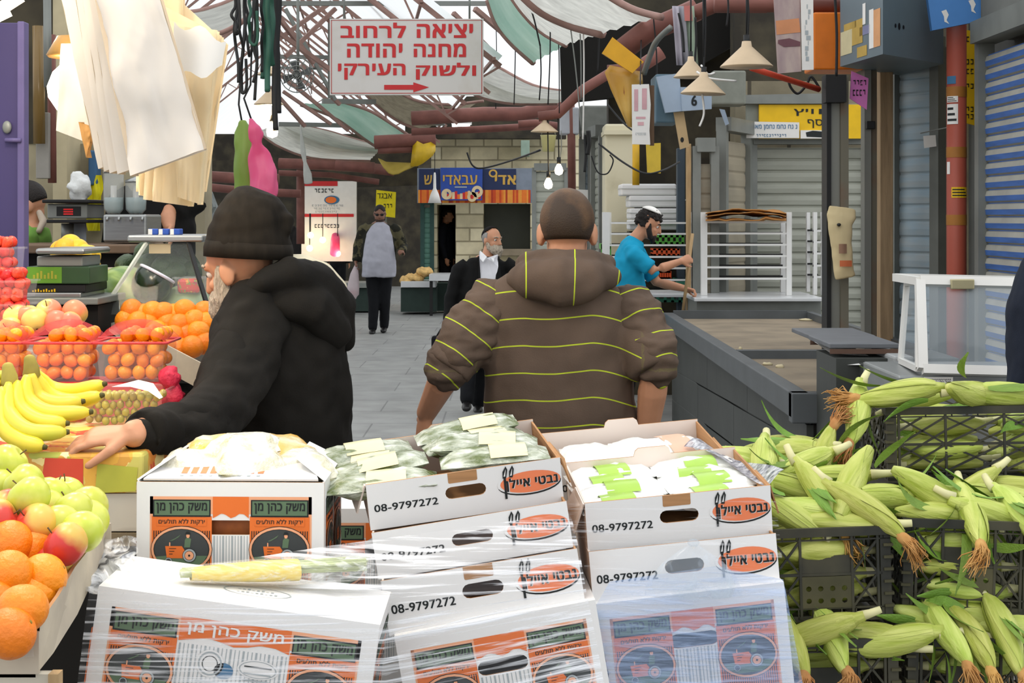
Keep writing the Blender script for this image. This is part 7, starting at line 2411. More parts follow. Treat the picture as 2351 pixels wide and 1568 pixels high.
sticker(190, 262, 240, 286, M_paper, M_ink)
sticker(225, 330, 430, 454, M_yellow, M_ink)
sticker(188, 215, 372, 400, M_paper)
# electric boxes, posters, notes, tied to the beam over the stalls
M_gbox = mat('blue grey cabinet paint', '#66757c', .5, var=.1, scale=3)
o = thing('cabinet_box', 'blue-grey electrical cabinet with worn stickers on its left side, high up', 'cabinet', W(2060, 130, 8.6))
A0, A1, A2 = W(1929, 140, 9.1), W(2027, 124, 8.4), W(2166, 118, 8.95)
h_ = 1.3
B3 = A0 + (A2 - A1)
mb = MB()
vs = [A0, A1, A2, B3] + [p + V(0, 0, .75) for p in (A0, A1, A2, B3)]
zl = min(p.z for p in (A0, A1, A2))
vs = [V(p.x, p.y, A1.z if i < 4 else A1.z + .6) for i, p in enumerate(vs)]
mb.add(vs, [(0, 1, 5, 4), (1, 2, 6, 5), (2, 3, 7, 6), (3, 0, 4, 7), (3, 2, 1, 0), (4, 5, 6, 7)], M_gbox)
mb.build('case', None, o)
T = frame(vs[0], vs[1] - vs[0], (0, 0, 1))
wl_ = (vs[1] - vs[0]).length
mb = MB(T)
for (u0, z0_, u1, z1_, m_) in ((.02, .06, .3, .2, mat('faded cream paper', '#c9bf98', .8)), (.3, .1, .55, .24, mat('faded ochre paper', '#b89a4e', .8)), (.48, .14, .72, .19, mat('faded violet paper', '#7d7f9e', .8)), (.7, .05, .8, .27, M_paper), (.8, .05, .95, .26, mat('faded salmon paper', '#d09a6c', .8)), (.42, .02, .65, .08, MATS['faded ochre paper']), (.1, .2, .4, .24, MATS['faded ochre paper']), (.55, .2, .62, .32, M_paper)):
 mb.rect(u0 * wl_, z0_, u1 * wl_, z1_, m_, l=2, g=.001)
mb.build('worn_stickers', None, o)
T = frame(vs[1], vs[2] - vs[1], (0, 0, 1))
mb = MB(T)
for u in (.4, .52, .66):
 mb.oval(u * .36, .17, .011 if u != .52 else .014, .012 if u != .52 else .02, M_black, l=2, g=.001, n=12)
mb.build('key_holes', None, o)
pb(MB(), 1868, 28, 1984, 160, 9.25, 9.55, mat('orange enamel', '#d9741c', .45), .01).build('orange_box')
tag(bpy.data.objects['orange_box'], 'bright orange metal box beside the blue-grey cabinet', 'box')
T_b = [(2128, -20), (2252, -20), (2252, 48), (2140, 70)]
slabo('blue_sign', 'light blue sign panel with scuffed white patches, top right', 'sign', T_b, 8.6, .04, mat('sky blue panel', '#4f86c6', .45, var=.06), None,
  lambda mb: [mb.poly([(W(px + a, 0, 8.6).x, W(0, py + b, 8.6).z) for a, b in ((-9, -12), (2, -16), (8, -4), (3, 8), (9, 17), (-2, 12), (-3, 0))][::-1], M_paper, y=8.6, l=2, g=.001) for px, py in ((2170, 38), (2232, 14))])
slabo('yellow_banner', 'yellow strip with smudged black print hanging behind the brick-red downpipe', 'sign', [(2214, 68), (2250, 74), (2248, 290), (2216, 282)], 9.2, .02, M_yellow, None,
  lambda mb: [scrawl(mb, 2217, y, 2247, y + 12, 9.2, M_ink, 3, y) for y in (84, 136, 158, 192, 245, 262)])
def poster(name, label, pts, Y, m, marks=None, th=.01):
 return slabo(name, label, 'poster', pts, Y, th, m, None, marks)
M_pkp = mat('faded pinkish poster', '#9a8588', .8, scale=5, col2='#b9a79f', mix=.5, stretch=(3, 3, 1))
poster('poster', 'faded pinkish poster with an orange band hanging under the top beam', [(1775, -30), (1836, -30), (1840, 164), (1786, 169)], 8.6, M_pkp,
  lambda mb: [mb.poly([(W(a, 0, 8.6).x, W(0, b, 8.6).z) for a, b in ((1781, 48), (1834, 42), (1838, 74), (1783, 80))][::-1], mat('orange band print', '#c98a62', .8), y=8.6, l=2, g=.001),
     mb.poly([(W(a, 0, 8.6).x, W(0, b, 8.6).z) for a, b in ((1786, 92), (1812, 88), (1837, 96), (1837, 106), (1800, 108), (1786, 100))][::-1], mat('plum print', '#6c4a50', .8), y=8.6, l=3, g=.001)])
poster('poster', 'narrow white poster with fine handwriting beside the pinkish one', [(1838, -30), (1867, -30), (1868, 160), (1842, 161)], 8.58, M_paper,
  lambda mb: [wrect(mb, 1852 + 4 * math.sin(k), 10 + k * 12, 1854 + 7 * math.sin(k * 1.3), 20 + k * 12, 8.58, M_grey, 2) for k in range(11)])
M_pinkp = mat('magenta pink paper', '#d77cc0', .8, var=.05)
slabo('pink_note', 'pink handwritten paper note tilted on the frame post', 'note', [(1955, 163), (1994, 180), (1990, 252), (1951, 226)], 9.0, .006, M_pinkp, None,
  lambda mb: [scrawl(mb, 1958, 184, 1990, 196, 9.0, M_ink, 4, 3), scrawl(mb, 1957, 206, 1988, 220, 9.0, M_ink, 4, 5)])
slabo('paper_tag', 'small white paper tag wired to the downpipe', 'tag', [(2120, 312), (2148, 310), (2150, 336), (2122, 340)], 9.3, .004, M_paper)
cable('tie_wire', [W(2114, 306, 9.3), W(2150, 298, 9.0), W(2180, 292, 8.82)], .004, M_galv, 'thin wire from the downpipe to the white tag', 'wire')
# yellow shop sign over the wide shutter
o = thing('shop_sign', 'yellow shop sign with black Hebrew lettering above the wide grey shutter', 'sign', W(1850, 320, 13.9))
mb = slab(MB(), [(1714, 238), (1988, 238), (1988, 320), (1714, 320)], 13.92, 13.98, mat('grey sign board', '#85887e', .6))
mb.build('backing_board', None, o)
mb = slab(MB(), [(1743, 240), (1986, 240), (1986, 318), (1743, 318)], 13.88, 13.918, M_yellow)
wtext(mb, heb('ויץ'), 1822, 250, 1868, 266, 13.88, M_ink, .01)
wtext(mb, heb('ו'), 1880, 250, 1888, 262, 13.88, M_ink, .01)
wtext(mb, heb('יוסף'), 1854, 274, 1903, 294, 13.88, M_ink, .01)
mb.build('yellow_panel', None, o)
mb = slab(MB(), [(1838, 299), (1900, 299), (1900, 318), (1838, 318)], 13.86, 13.878, M_paper)
mb.poly([(W(a, 0, 13.86).x, W(0, b, 13.86).z) for a, b in ((1850, 304), (1866, 300), (1898, 303), (1898, 316), (1852, 314))][::-1], M_ink, y=13.86, l=2, g=.001)
mb.build('patch', None, o)
mb = slab(MB(), [(1714, 279), (1835, 281), (1835, 317), (1714, 317)], 13.84, 13.858, M_paper)
wtext(mb, heb('נ נח נחמ נחמן מאומן'), 1718, 286, 1830, 299, 13.84, M_blueprint, .01)
scrawl(mb, 1736, 308, 1806, 314, 13.84, M_blueprint, 12, 8)
mb.build('white_strip', None, o)
struct(slab(MB(), [(1708, 218), (1905, 214), (1905, 238), (1708, 238)], 13.85, 14.1, M_galv).build('trim_7'))
# conical lamps on cords, and the tangled cords above them
M_shade = mat('enamel lamp shade', '#c9b394', .5, var=.1)
def lamp(px, py0, py1, hw, Y, label, lit=False, tilt=0, top=-40, sh=True, cord_x=None):
 o = thing('pendant_lamp', label, 'lamp', W(px, py1, Y))
 k = Y / 3500
 c = W(px, py1, Y)
 h_ = (py1 - py0) * k
 r_ = hw * k
 Q = Matrix.Translation(c) @ Matrix.Rotation(R(tilt), 4, 'Y')
 if sh:
  s_ = MB(Q).lathe([(r_, 0), (r_ * .985, h_ * .04), (r_ * .2, h_ * .8), (r_ * .17, h_), (0, h_ * 1.02)], M_shade, 28).build('shade', None, o)
  s_.modifiers.new('thickness', 'SOLIDIFY').thickness = .003
 MB(Q).tube([(0, 0, h_ * .55), (0, 0, h_ * 1.25)], r_ * .12 if sh else .02, M_black, n=10).build('socket', None, o)
 MB().tube([Q @ V(0, 0, h_ * 1.2), W(cord_x or px, top, Y)], .005, M_rubber, n=5).build('cord', None, o)
 if lit:
  MB(Q).ell((0, 0, h_ * .2), .045 if not sh else .03, M_bulb, None, 12, 8).build('bulb', None, o)
 return o
lamp(1714, 95, 154, 61, 8.2, 'largest conical cream lamp shade, right of the other two')
lamp(1586, 130, 178, 40, 8.6, 'conical cream lamp shade above its twin, in the middle')
lamp(1614, 166, 216, 52, 8.0, 'low conical cream lamp shade with a rust coloured knot on top', tilt=2)
lamp(1250, 276, 303, 32, 13.5, 'small conical lamp shade over the pale bucket', top=266)
for px, py, lb in ((1283, 392, 'bare lit bulb upper right above the cropped head'), (1259, 424, 'bare lit bulb lower left above the cropped head')):
 o = thing('bare_bulb', lb, 'lamp', W(px, py, 13.5))
 MB().lathe([(.0, -.04), (.03, -.028), (.038, 0), (.03, .03), (.016, .055), (.014, .065)], M_bulb, 14, W(px, py, 13.5)).build('bulb', None, o)
 MB().tube([W(px, py, 13.5) + V(0, 0, .06), W(px, py, 13.5) + V(0, 0, .12)], .018, M_black, n=8).build('socket', None, o)
 MB().tube([W(px, py, 13.5) + V(0, 0, .11), W(px - 2, 264, 13.5)], .006, M_rubber, n=5).build('cord', None, o)
o = thing('bucket', 'pale yellow-green bucket hanging under the small lamp shade', 'bucket', W(1259, 348, 14.6))
MB().lathe([(.055, W(0, 348, 14.6).z), (.075, W(0, 312, 14.6).z), (.08, W(0, 312, 14.6).z + .006), (.07, W(0, 314, 14.6).z)], mat('pale bucket plastic', '#c9c48a', .5), 18, (W(1259, 0, 14.6).x, 14.6, 0)).build('body', None, o)
MB().tube([W(1242, 312, 14.6), W(1246, 296, 14.6), W(1259, 288, 14.6), W(1272, 296, 14.6), W(1276, 312, 14.6)], .005, M_galv, n=5).build('handle', None, o)
MB().tube([W(1259, 289, 14.6), W(1262, 262, 13.6)], .004, M_rubber, n=5).build('cord', None, o)
# hanging boards, bags and boxes over the right-hand stalls
M_ylw = mat('orange yellow plastic board', '#d9a018', .4, var=.1)
slabo('yellow_board', 'bright yellow plastic sheet tilted under the rusty pipe', 'board', [(1406, 85), (1478, 142), (1452, 168), (1382, 122)], 9.6, .03, M_ylw)
o = thing('yellow_bag', 'folded yellow plastic bag with a red arrow shape hanging below the tilted yellow sheet', 'bag', W(1440, 285, 9.7))
mb = MB()
rows = []
for (l_, r_) in (((1400, 150), (1472, 165)), ((1388, 166), (1474, 190)), ((1402, 205), (1470, 215)), ((1420, 245), (1460, 260)), ((1440, 288), (1452, 294))):
 rows.append([W(l_[0] + (r_[0] - l_[0]) * u, l_[1] + (r_[1] - l_[1]) * u, 9.72 - .03 * math.sin(math.pi * u) + .02 * math.sin(7 * u)) for u in [j / 8 for j in range(9)]])
b = mb.grid(rows, mat('tan yellow plastic', '#b98a34', .35, col2='#c9a252', mix=.5, scale=4)).build('bag', None, o)
b.modifiers.new('thickness', 'SOLIDIFY').thickness = .008
mb = MB().add([W(1432, 184, 9.675), W(1446, 214, 9.675), W(1450, 236, 9.68), W(1438, 232, 9.68), W(1432, 214, 9.68)], [(0, 4, 3, 2, 1)], mat('maroon print', '#7d2a2c', .5))
mb.build('print', None, o)
slabo('pink_carton_sheet', 'white and pink printed carton sheet hanging beside the yellow bag', 'board', [(1451, 194), (1490, 193), (1494, 240), (1491, 300), (1493, 332), (1452, 331)], 9.3, .02, M_paper, None,
  lambda mb: [mb.poly([(W(a + 1454, 0, 9.3).x, W(0, b, 9.3).z) for a, b in ((x_, y_), (x_ + w_, y_), (x_ + w_, y_ + h__), (x_, y_ + h__))][::-1], mat('pale pink print', '#cfa3a8', .8), y=9.3, l=2, g=.001) for x_, y_, w_, h__ in ((2, 205, 9, 50), (20, 203, 11, 48), (6, 268, 22, 5), (10, 280, 14, 8))] + [scrawl(mb, 1459, 305, 1484, 310, 9.3, M_grey, 8, 2)])
slabo('board_strip', 'brown narrow board behind the pink printed sheet', 'board', [(1490, 196), (1502, 196), (1502, 334), (1493, 334)], 9.325, .03, mat('brown board', '#5f4a38', .8))
o = thing('striped_cloth', 'long limp cloth with pink, grey and green stripes hanging from the top beam', 'cloth', W(1570, 140, 9.2))
for i, (a, b, c_) in enumerate(((1543, 1558, '#a8a2ab'), (1558, 1573, '#8d8c92'), (1573, 1592, '#8fa08c'))):
 mb = MB()
 rows = [[W(a + (b - a) * u + 10 * t, 14 + 136 * t, 9.52 + .02 * math.sin(u * 4 + i)) for u in (0, .33, .66, 1)] for t in (0, .25, .5, .75, 1)]
 q_ = mb.grid(rows, mat('limp cloth ' + c_, c_, .9)).build('stripe_panel', None, o)
 q_.modifiers.new('thickness', 'SOLIDIFY').thickness = .006
mb = MB()
mb.grid([[W(1570, 14, 9.49), W(1588, 12, 9.49)], [W(1572, 48, 9.49), W(1590, 48, 9.49)]], mat('coral cloth', '#b9716a', .9))
mb.build('coral_patch', None, o)
M_b6 = mat('pale blue enamel sheet', '#9fb0c2', .45, var=.07)
o = thing('blue_sheet', 'pale blue sheet metal box front marked 6, under the lamp shades', 'sign', W(1570, 255, 9.4))
mb = slab(MB(), [(1507, 176), (1560, 168), (1566, 255), (1528, 259)], 9.38, 9.42, M_b6)
mb.build('left_leaf', None, o)
mb = slab(MB(), [(1563, 200), (1634, 200), (1634, 250), (1566, 255)], 9.36, 9.4, M_b6)
wtext(mb, '6', 1587, 219, 1600, 243, 9.36, M_ink, .03)
mb.build('right_leaf', None, o)
pb(MB(), 1505, 170, 1560, 282, 9.46, 9.8, mat('teal grey box', '#587382', .5), .01).build('teal_box')
tag(bpy.data.objects['teal_box'], 'teal-grey box behind the pale blue sheet', 'box')
slabo('wood_plank', 'pale plank with a knot hole hanging on a slant below the sheet marked 6', 'plank', [(1547, 258), (1570, 256), (1583, 336), (1562, 343)], 9.425, .025, mat('pale plank', '#c0a57c', .8, var=.15), None,
  lambda mb: mb.oval(W(1566, 0, 9.425).x, W(0, 321, 9.425).z, .011, .016, M_black, y=9.425, l=2, g=.001, n=12))
tag(pb(MB(), 1636, 162, 1713, 240, 13.0, 13.3, mat('grey green cabinet', '#7d8076', .6, var=.15), .015).build('cabinet_box'), 'grey-green cabinet with a row of dark dots, left of the yellow sign', 'cabinet')
mb = bpy.data.objects['cabinet_box.001'] if 'cabinet_box.001' in bpy.data.objects else None
slabo('grey_scrap', 'pale scrap strip dangling left of the yellow sign', 'strip', [(1652, 250), (1664, 252), (1674, 284), (1666, 288)], 10.5, .01, M_b6)
tag(pb(MB(), 1286, 246, 1329, 308, 16.96, 17.2, mat('white grey box', '#b9bcc2', .5, var=.1), .015).build('junction_box'), 'whitish junction box above the far red downpipe', 'box')
tag(pb(MB(), 1332, 242, 1396, 310, 17.0, 17.4, mat('dull grey box', '#7f827c', .6, var=.15), .02).build('junction_box'), 'dull grey box right of the whitish junction box', 'box')
slabo('yellow_bag_sheet', 'yellow paper sheet hanging right of the yellow pipe', 'paper', [(1483, 330), (1517, 328), (1517, 398), (1486, 396)], 12.5, .01, mat('faded yellow paper', '#c9ab3a', .7))
tag(MB().tube([W(1460, 322, 13.6), W(1460, 425, 13.6)], .032, mat('yellow gas pipe', '#c49a1c', .5), n=14).build('yellow_pipe'), 'short yellow pipe in front of the cream column', 'pipe')
tag(MB().bbox(W(1577, 0, 13).x, W(1587, 0, 13).x, 13, 13.08, 0, W(0, 330, 13).z, .005, M_wood).build('timber_strut'), 'thin pale timber strut left of the tan shutters', 'post')
tag(MB().bbox(W(1555, 0, 13.6).x, W(1573, 0, 13.6).x, 13.6, 13.7, 0, W(0, 340, 13.6).z, .005, mat('dark blue steel', '#3a4650', .5)).build('dark_strut'), 'dark blue-grey strut behind the polystyrene boxes', 'post')
slabo('red_white_card', 'white card with a red corner near the far downpipe', 'card', [(1308, 434), (1350, 436), (1350, 470), (1308, 470)], 16.8, .01, M_paper, None, lambda mb: mb.poly([(W(a, 0, 16.8).x, W(0, b, 16.8).z) for a, b in ((1312, 446), (1320, 436), (1320, 449))][::-1], M_red, y=16.8, l=2, g=.001))
tag(MB().tube([W(1725, 156, 8.6), W(1880, 205, 8.95)], .018, mat('orange red hose', '#c2452c', .5), n=8).build('hose'), 'orange-red hose sloping to the steel column', 'hose')
cable('tie_string', [W(1470, 195, 9.3), W(1471, 140, 9.6), W(1472, 90, 9.95)], .004, M_rubber, 'string holding the pink printed sheet to the rusty pipe', 'string')
cable('loop_cable', [W(1808, 174, 9.0), W(1815, 200, 9.0), W(1832, 215, 9.0), W(1852, 195, 9.0), W(1862, 176, 9.0), W(1880, 200, 9.0)], .008, M_rubber, 'black cable loop under the orange box')
cable('grey_conduit', [W(1540, 62, 9.4), W(1510, 90, 9.5), W(1495, 120, 9.6), W(1478, 170, 9.7)], .02, M_galv, 'grey flexible conduit arching beside the yellow sheet')
WL = ['just right of the big white sign', 'slanting, second wire right of the big white sign', 'below the slanting wire right of the big sign', 'over the far strip light, right of the slanting wire', 'towards the whitish junction box', 'as a pale slanting line to the dull grey box', 'as a straight white line left of the yellow sheet', 'pale, beside the straight white line', 'dark, just left of the tilted yellow sheet', 'in front of the conduit', 'along the striped cloth', 'right of the striped cloth', 'above the low lamp shade', 'above the largest lamp shade', 'between the two larger lamp shades', 'over the dark steel column', 'thick and short below the dull grey box', 'as a fat black plug below the dull grey box', 'from the whitish junction box to the upper bulb', 'under the right end of the big white sign']
for i, (px, y0_, x2, y2, Y, m_, r_) in enumerate(((1180, -20, 1180, 240, 15, M_rubber, .006), (1205, -20, 1240, 105, 12, M_rubber, .007), (1240, 105, 1238, 230, 12, M_rubber, .006), (1262, -20, 1258, 240, 12.5, M_rubber, .006), (1276, -20, 1284, 260, 13, M_rubber, .005), (1298, -20, 1335, 300, 11, M_galv, .005),
             (1337, -20, 1338, 320, 11, M_paper, .006), (1326, -20, 1334, 230, 11.5, M_galv, .005), (1372, -20, 1372, 170, 11, M_rubber, .006), (1500, 40, 1508, 200, 9.9, M_rubber, .005), (1558, 30, 1570, 120, 9, M_rubber, .008), (1596, 40, 1594, 150, 9, M_rubber, .007), (1618, -20, 1615, 165, 8, M_rubber, .006),
             (1715, -20, 1715, 95, 8.2, M_rubber, .007), (1670, -20, 1668, 60, 9, M_rubber, .006), (1916, -20, 1920, 175, 8.4, M_rubber, .008), (1342, 310, 1342, 395, 12, M_rubber, .012), (1350, 300, 1348, 355, 12, M_black, .02), (1288, 300, 1283, 380, 13.9, M_galv, .005), (1136, -20, 1138, 250, 18, M_rubber, .006))):
 cable('hanging_wire', [W(px, y0_, Y), W((px + x2) / 2 + 3, (y0_ + y2) / 2, Y), W(x2, y2, Y)], r_, m_, None)
 tag(bpy.data.objects['hanging_wire' + ('.%03d' % i if i else '')], 'thin wire dangling %s' % WL[i], 'wire', 'dangling wires on the right')
cable('sagging_cable', [W(1395, 240, 12), W(1440, 290, 11.8), W(1490, 320, 11.5)], .008, M_rubber, 'cable sagging in front of the cream column, upper one')
cable('sagging_cable', [W(1375, 330, 12), W(1430, 372, 11.8), W(1480, 398, 11.6), W(1520, 392, 11.6), W(1560, 372, 12)], .008, M_rubber, 'cable sagging across the cream column, lower one')
cable('sagging_cable', [W(1358, 358, 12), W(1372, 395, 12), W(1395, 398, 12), W(1408, 370, 12), W(1400, 355, 12)], .006, M_rubber, 'thin looping cable left of the cream column')
for pts in ([W(1600, 165, 8.05), W(1630, 180, 8.0), W(1690, 186, 8.1)], [W(1610, 150, 8.1), W(1625, 170, 8.05), W(1640, 168, 8.2)], [W(1612, 216, 8.0), W(1616, 260, 8.0), W(1606, 290, 8.0)]):
 cable('white_flex', pts, .006, M_paper, None)
for q_, lb in zip([x_ for x_ in bpy.data.objects if x_.name.startswith('white_flex')], ('white flex sticking out right of the low lamp shade', 'short white flex curling above the low lamp shade', 'white flex with a plug hanging under the low lamp shade')):
 tag(q_, lb, 'cable')
# sack on the column
o = thing('cloth_sack', 'cream sack with a brown print hanging on the steel column', 'sack', W(1930, 640, 8.8))
mb = MB()
mb.limb([(W(1934, 476, 8.86), .08, .02), (W(1931, 498, 8.85), .088, .035), (W(1929, 516, 8.84), .07, .035), (W(1931, 560, 8.84), .062, .04), (W(1937, 620, 8.84), .058, .04), (W(1941, 638, 8.84), .06, .03)], (1, 0, 0), None, 16, rnd_cap=False)
me = wrinkle(fuse(mb, .008, 2), .006, 9, 2)
a = link('sack', me, o); me.materials.append(mat('cream sackcloth', '#cbb98f', .9, var=.08, scale=4, bump=.1))
mb = MB()
for (x0_, y0_, x1_, y1_, m_) in ((1926, 560, 1944, 582, mat('brown print', '#8a6a55', .8)), (1928, 598, 1956, 612, mat('rust print', '#b9623c', .8))):
 MB().grid([[W(x0_ + (x1_ - x0_) * u, y, 8.775 - .012 * math.sin(math.pi * u)) for u in (0, .33, .66, 1)] for y in (y0_, y1_)], m_).build('print', None, o)
MB().ell(W(1926, 516, 8.79), (.012, .02, .01), M_black, None, 10, 6).build('handle_hole', None, o)
# small freezer with white framed glass lid
M_wf = mat('white enamel frame', '#dcdbd6', .4, var=.06, scale=5)
yf = 5.5
o = thing('glass_freezer', 'small steel freezer with a slanting white-framed glass lid', 'freezer', W(2200, 880, yf))
a, b = W(2062, 880, yf), W(2420, 850, yf)
MB().bbox(a.x, b.x, yf, yf + .55, .35, b.z - .02, .008, mat('brushed grey cabinet', '#8f9392', .4, .5, var=.08, stretch=(1, 1, 8))).build('cabinet', None, o)
MB().box(a.x + .05, b.x - .05, yf + .05, yf + .5, 0, .348, M_dark).build('plinth', None, o)
fr_ = [W(2118, 848, yf), W(2420, 856, yf), W(2420, 652, yf + .16), W(2112, 645, yf + .16)]
mb = MB()
for p, q in zip(fr_, fr_[1:] + fr_[:1]):
 mb.bar(p, q, .034, .03, M_wf, up=(0, -1, .4))
mb.build('lid_frame', None, o)
MB().add([fr_[0], fr_[1], fr_[2], fr_[3]], [(0, 1, 2, 3)], mat('cool clear glass', '#c4d2da', .05, alpha=.28, spec=.8, var=.02)).build('lid_glass', None, o)
sd = [W(2068, 828, yf + .45), W(2108, 846, yf + .02), W(2108, 648, yf + .18), W(2082, 650, yf + .5)]
mb = MB()
for p, q in zip(sd, sd[1:] + sd[:1]):
 mb.bar(p, q, .022, .02, M_wf, up=(-1, 0, 0))
mb.build('side_frame', None, o)
MB().add(sd, [(0, 3, 2, 1)], MATS['cool clear glass']).build('side_glass', None, o)
tp = [fr_[3], fr_[2], fr_[2] + V(0, .35, 0), fr_[3] + V(0, .35, 0)]
mb = MB()
for p, q in ((tp[3], tp[0]), (tp[2], tp[3])):
 mb.bar(p, q, .03, .03, M_wf)
mb.build('top_frame', None, o)
pb(MB(), 2184, 641, 2238, 664, yf + .13, yf + .15, mat('brass hinge', '#b5ad8a', .4, .5)).build('hinge', None, o)
mb = slab(MB(), [(2122, 866), (2188, 866), (2188, 888), (2122, 888)], yf - .004, yf, M_paper)
scrawl(mb, 2126, 870, 2184, 877, yf - .004, M_ink, 14, 4, 2, .0006)
scrawl(mb, 2140, 880, 2180, 884, yf - .004, M_grey, 12, 6, 2, .0006)
mb.build('label', None, o)
tag(MB().bbox(W(2052, 0, 6.1).x, W(2100, 0, 6.1).x, 6.1, 6.5, 0, W(0, 818, 6.1).z, .01, mat('pale grey machine side', '#9a9d9d', .5)).build('machine'), 'grey machine corner left of the small freezer', 'machine')
# ================================================================ SIGN, HANGING BAGS AND THE FAR END
M_signw = mat('white sign enamel', '#cdc9c4', .5, var=.05, scale=4, col2='#bfb6aa', mix=.7)
YS = 14.0
o = thing('hanging_sign', 'large white hanging sign with red Hebrew lettering and a red arrow', 'sign', W(933, 218, YS))
mb = slab(MB(), [(757, 43), (1110, 43), (1110, 218), (757, 218)], YS, YS + .05, M_signw)
p, q = W(757, 218, YS), W(1110, 43, YS)
for a, b, c, d in ((760, 46, 1107, 47.5), (760, 213, 1107, 215), (760, 46, 762, 215), (1105, 46, 1107, 215)):
 wrect(mb, a, b, c, d, YS, mat('thin red border', '#b5605a', .6), 2)
for s_, x0_, y0_, x1_, y1_ in (('לרחוב', 782, 52, 932, 87), ('יציאה', 957, 55, 1086, 87), ('יהודה', 797, 100, 924, 132), ('מחנה', 950, 100, 1070, 131), ('העירקי', 776, 146, 931, 183), ('ולשוק', 955, 144, 1093, 183)):
 wtext(mb, heb(s_), x0_, y0_, x1_, y1_, YS, M_red, .033)
mb.poly([(W(a, 0, YS).x, W(0, b, YS).z) for a, b in ((882, 195), (949, 195), (949, 189), (985, 200.5), (949, 212), (949, 206), (882, 206))][::-1], M_red, y=YS, l=4, g=.001)
mb.build('board', None, o)
for px in (790, 1078):
 MB().tube([W(px, 43, YS + .02), W(px, -40, YS + .02)], .01, M_galv, n=6).build('hanger_rod', None, o)
# paper bags
M_kraftw = mat('white kraft paper', '#e6e1da', .8, var=.04, scale=7, transl=.3)
M_krafty = mat('cream kraft paper', '#efe0c0', .8, var=.08, scale=7, transl=.5)
M_krafts = mat('paper bag gusset', '#cbbba4', .85, var=.08, transl=.3)
def paper_bag(label, corners, Y, off, th, m, ms, seed, group, cre=.012):
 """flat folded paper bag: four pixel corners (tl, tr, br, bl), pleated side, creased face"""
 o = thing('paper_bag', label, 'paper bag', W(*corners[0], Y), group)
 tl, tr, br, bl = [W(*c, Y) + Vector(off) for c in corners]
 n_ = 16
 for side, dy in (('front_sheet', 0), ('back_sheet', th)):
  rows = []
  for i in range(n_ + 1):
   v = i / n_
   rows.append([])
   for j in range(n_ + 1):
    u = j / n_
    p = tl.lerp(tr, u).lerp(bl.lerp(br, u), v)
    d = noise.noise(Vector((u * 2.2 + seed, v * 3.4, seed * .7))) * cre + abs(noise.noise(Vector((u * 5, v * 6 + u * 4, seed)))) * cre * .8
    rows[-1].append(p + V(0, dy - (d if not dy else 0), 0))
  MB().grid(rows if not dy else [r_[::-1] for r_ in rows], m).build(side, None, o)
 for side, A_, B_ in (('gusset', tl, bl), ('gusset', tr, br)):
  e = 1 if A_ is tl else -1
  rows = [[A_.lerp(B_, i / 8) + V(x_ * e * th, y_ * th, 0) for x_, y_ in ((0, 0), (.5, .5), (0, 1))] for i in range(9)]
  MB().grid(rows if e < 0 else [r_[::-1] for r_ in rows], ms).build(side, None, o)
 MB().grid([[bl, br], [bl + V(0, th, .004), br + V(0, th, .004)]], ms).build('base_fold', None, o)
 return o
G1, G2 = 'white paper bags hanging at the front', 'cream paper bags hanging behind'
cs = [[(206, -60), (352, -60), (469, 343), (300, 404)], [(196, -60), (330, -60), (440, 340), (270, 400)], [(180, -60), (310, -60), (420, 340), (252, 398)], [(164, -60), (300, -60), (410, 330), (238, 394)], [(128, -60), (290, -60), (400, 320), (226, 388)]]
for i, c in enumerate(cs):
 paper_bag(['front white paper bag with a creased face, hanging top left', 'second white paper bag in the front bundle', 'third white paper bag in the front bundle', 'fourth white paper bag in the front bundle', 'rearmost white paper bag of the front bundle, with its left edge free'][i], c, 3.0 + .035 * i, (0, 0, 0), .026, M_kraftw, M_krafts, i + 2, G1, .014 if i == 0 else .004)
cs = [[(396, 60), (500, 70), (462, 470), (408, 452)], [(372, 40), (510, 84), (440, 474), (352, 462)], [(350, 0), (505, 80), (430, 470), (330, 458)], [(335, -60), (420, -60), (420, 466), (318, 448)], [(345, -60), (520, 100), (470, 440), (312, 440)]]
for i, c in enumerate(cs):
 paper_bag(['front cream paper bag of the back bundle, glowing in the lamp light', 'second cream paper bag of the back bundle', 'third cream paper bag of the back bundle', 'fourth cream paper bag of the back bundle', 'rearmost cream paper bag of the back bundle'][i], c, 3.3 + .03 * i, (0, 0, 0), .022, M_krafty, M_krafty, i + 21, G2, .02)
mb = MB()
rows = []
for i in range(7):
 t = i / 6
 rows.append([W(400 + 120 * u - 10 * t, 50 + 40 * u + 130 * t * (1 - .45 * u) + 12 * math.sin(u * 9 + t * 2), 3.22 - .05 * math.sin(u * 3)) for u in [j / 10 for j in range(11)]])
tag(mb.grid(rows, M_paper).build('paper_wrap'), 'bright white crumpled paper at the top of the cream bundle', 'paper')
paper_bag('bright white paper bag beside the lamp, left of the front bundle', [(140, 100), (200, 100), (206, 330), (130, 300)], 3.42, (0, 0, 0), .02, M_kraftw, M_krafts, 41, G1, .006)
paper_bag('small brown paper bag corner left of the front bundle', [(180, 280), (208, 290), (206, 330), (198, 362)], 3.38, (0, 0, 0), .02, mat('brown kraft paper', '#b98a50', .8), MATS['brown kraft paper'], 44, G1, .004)
mb = MB()
mb.tube([W(100, -62, 3.15), W(560, -62, 3.15)], .012, M_galv, n=8)
tag(mb.build('hanging_rail'), 'rail the paper bags hang from, above the picture', 'rail')
o = thing('stall_lamp', 'round glowing lamp behind the paper bags at the top left', 'lamp', W(160, 200, 3.62))
MB().lathe([(0, -.062), (.035, -.05), (.055, -.02), (.058, .005), (.045, .04), (.025, .06), (.02, .075)], mat('white glowing globe', '#fff4e2', .3, emit=9.), 20, W(166, 205, 3.62)).build('bulb', None, o)
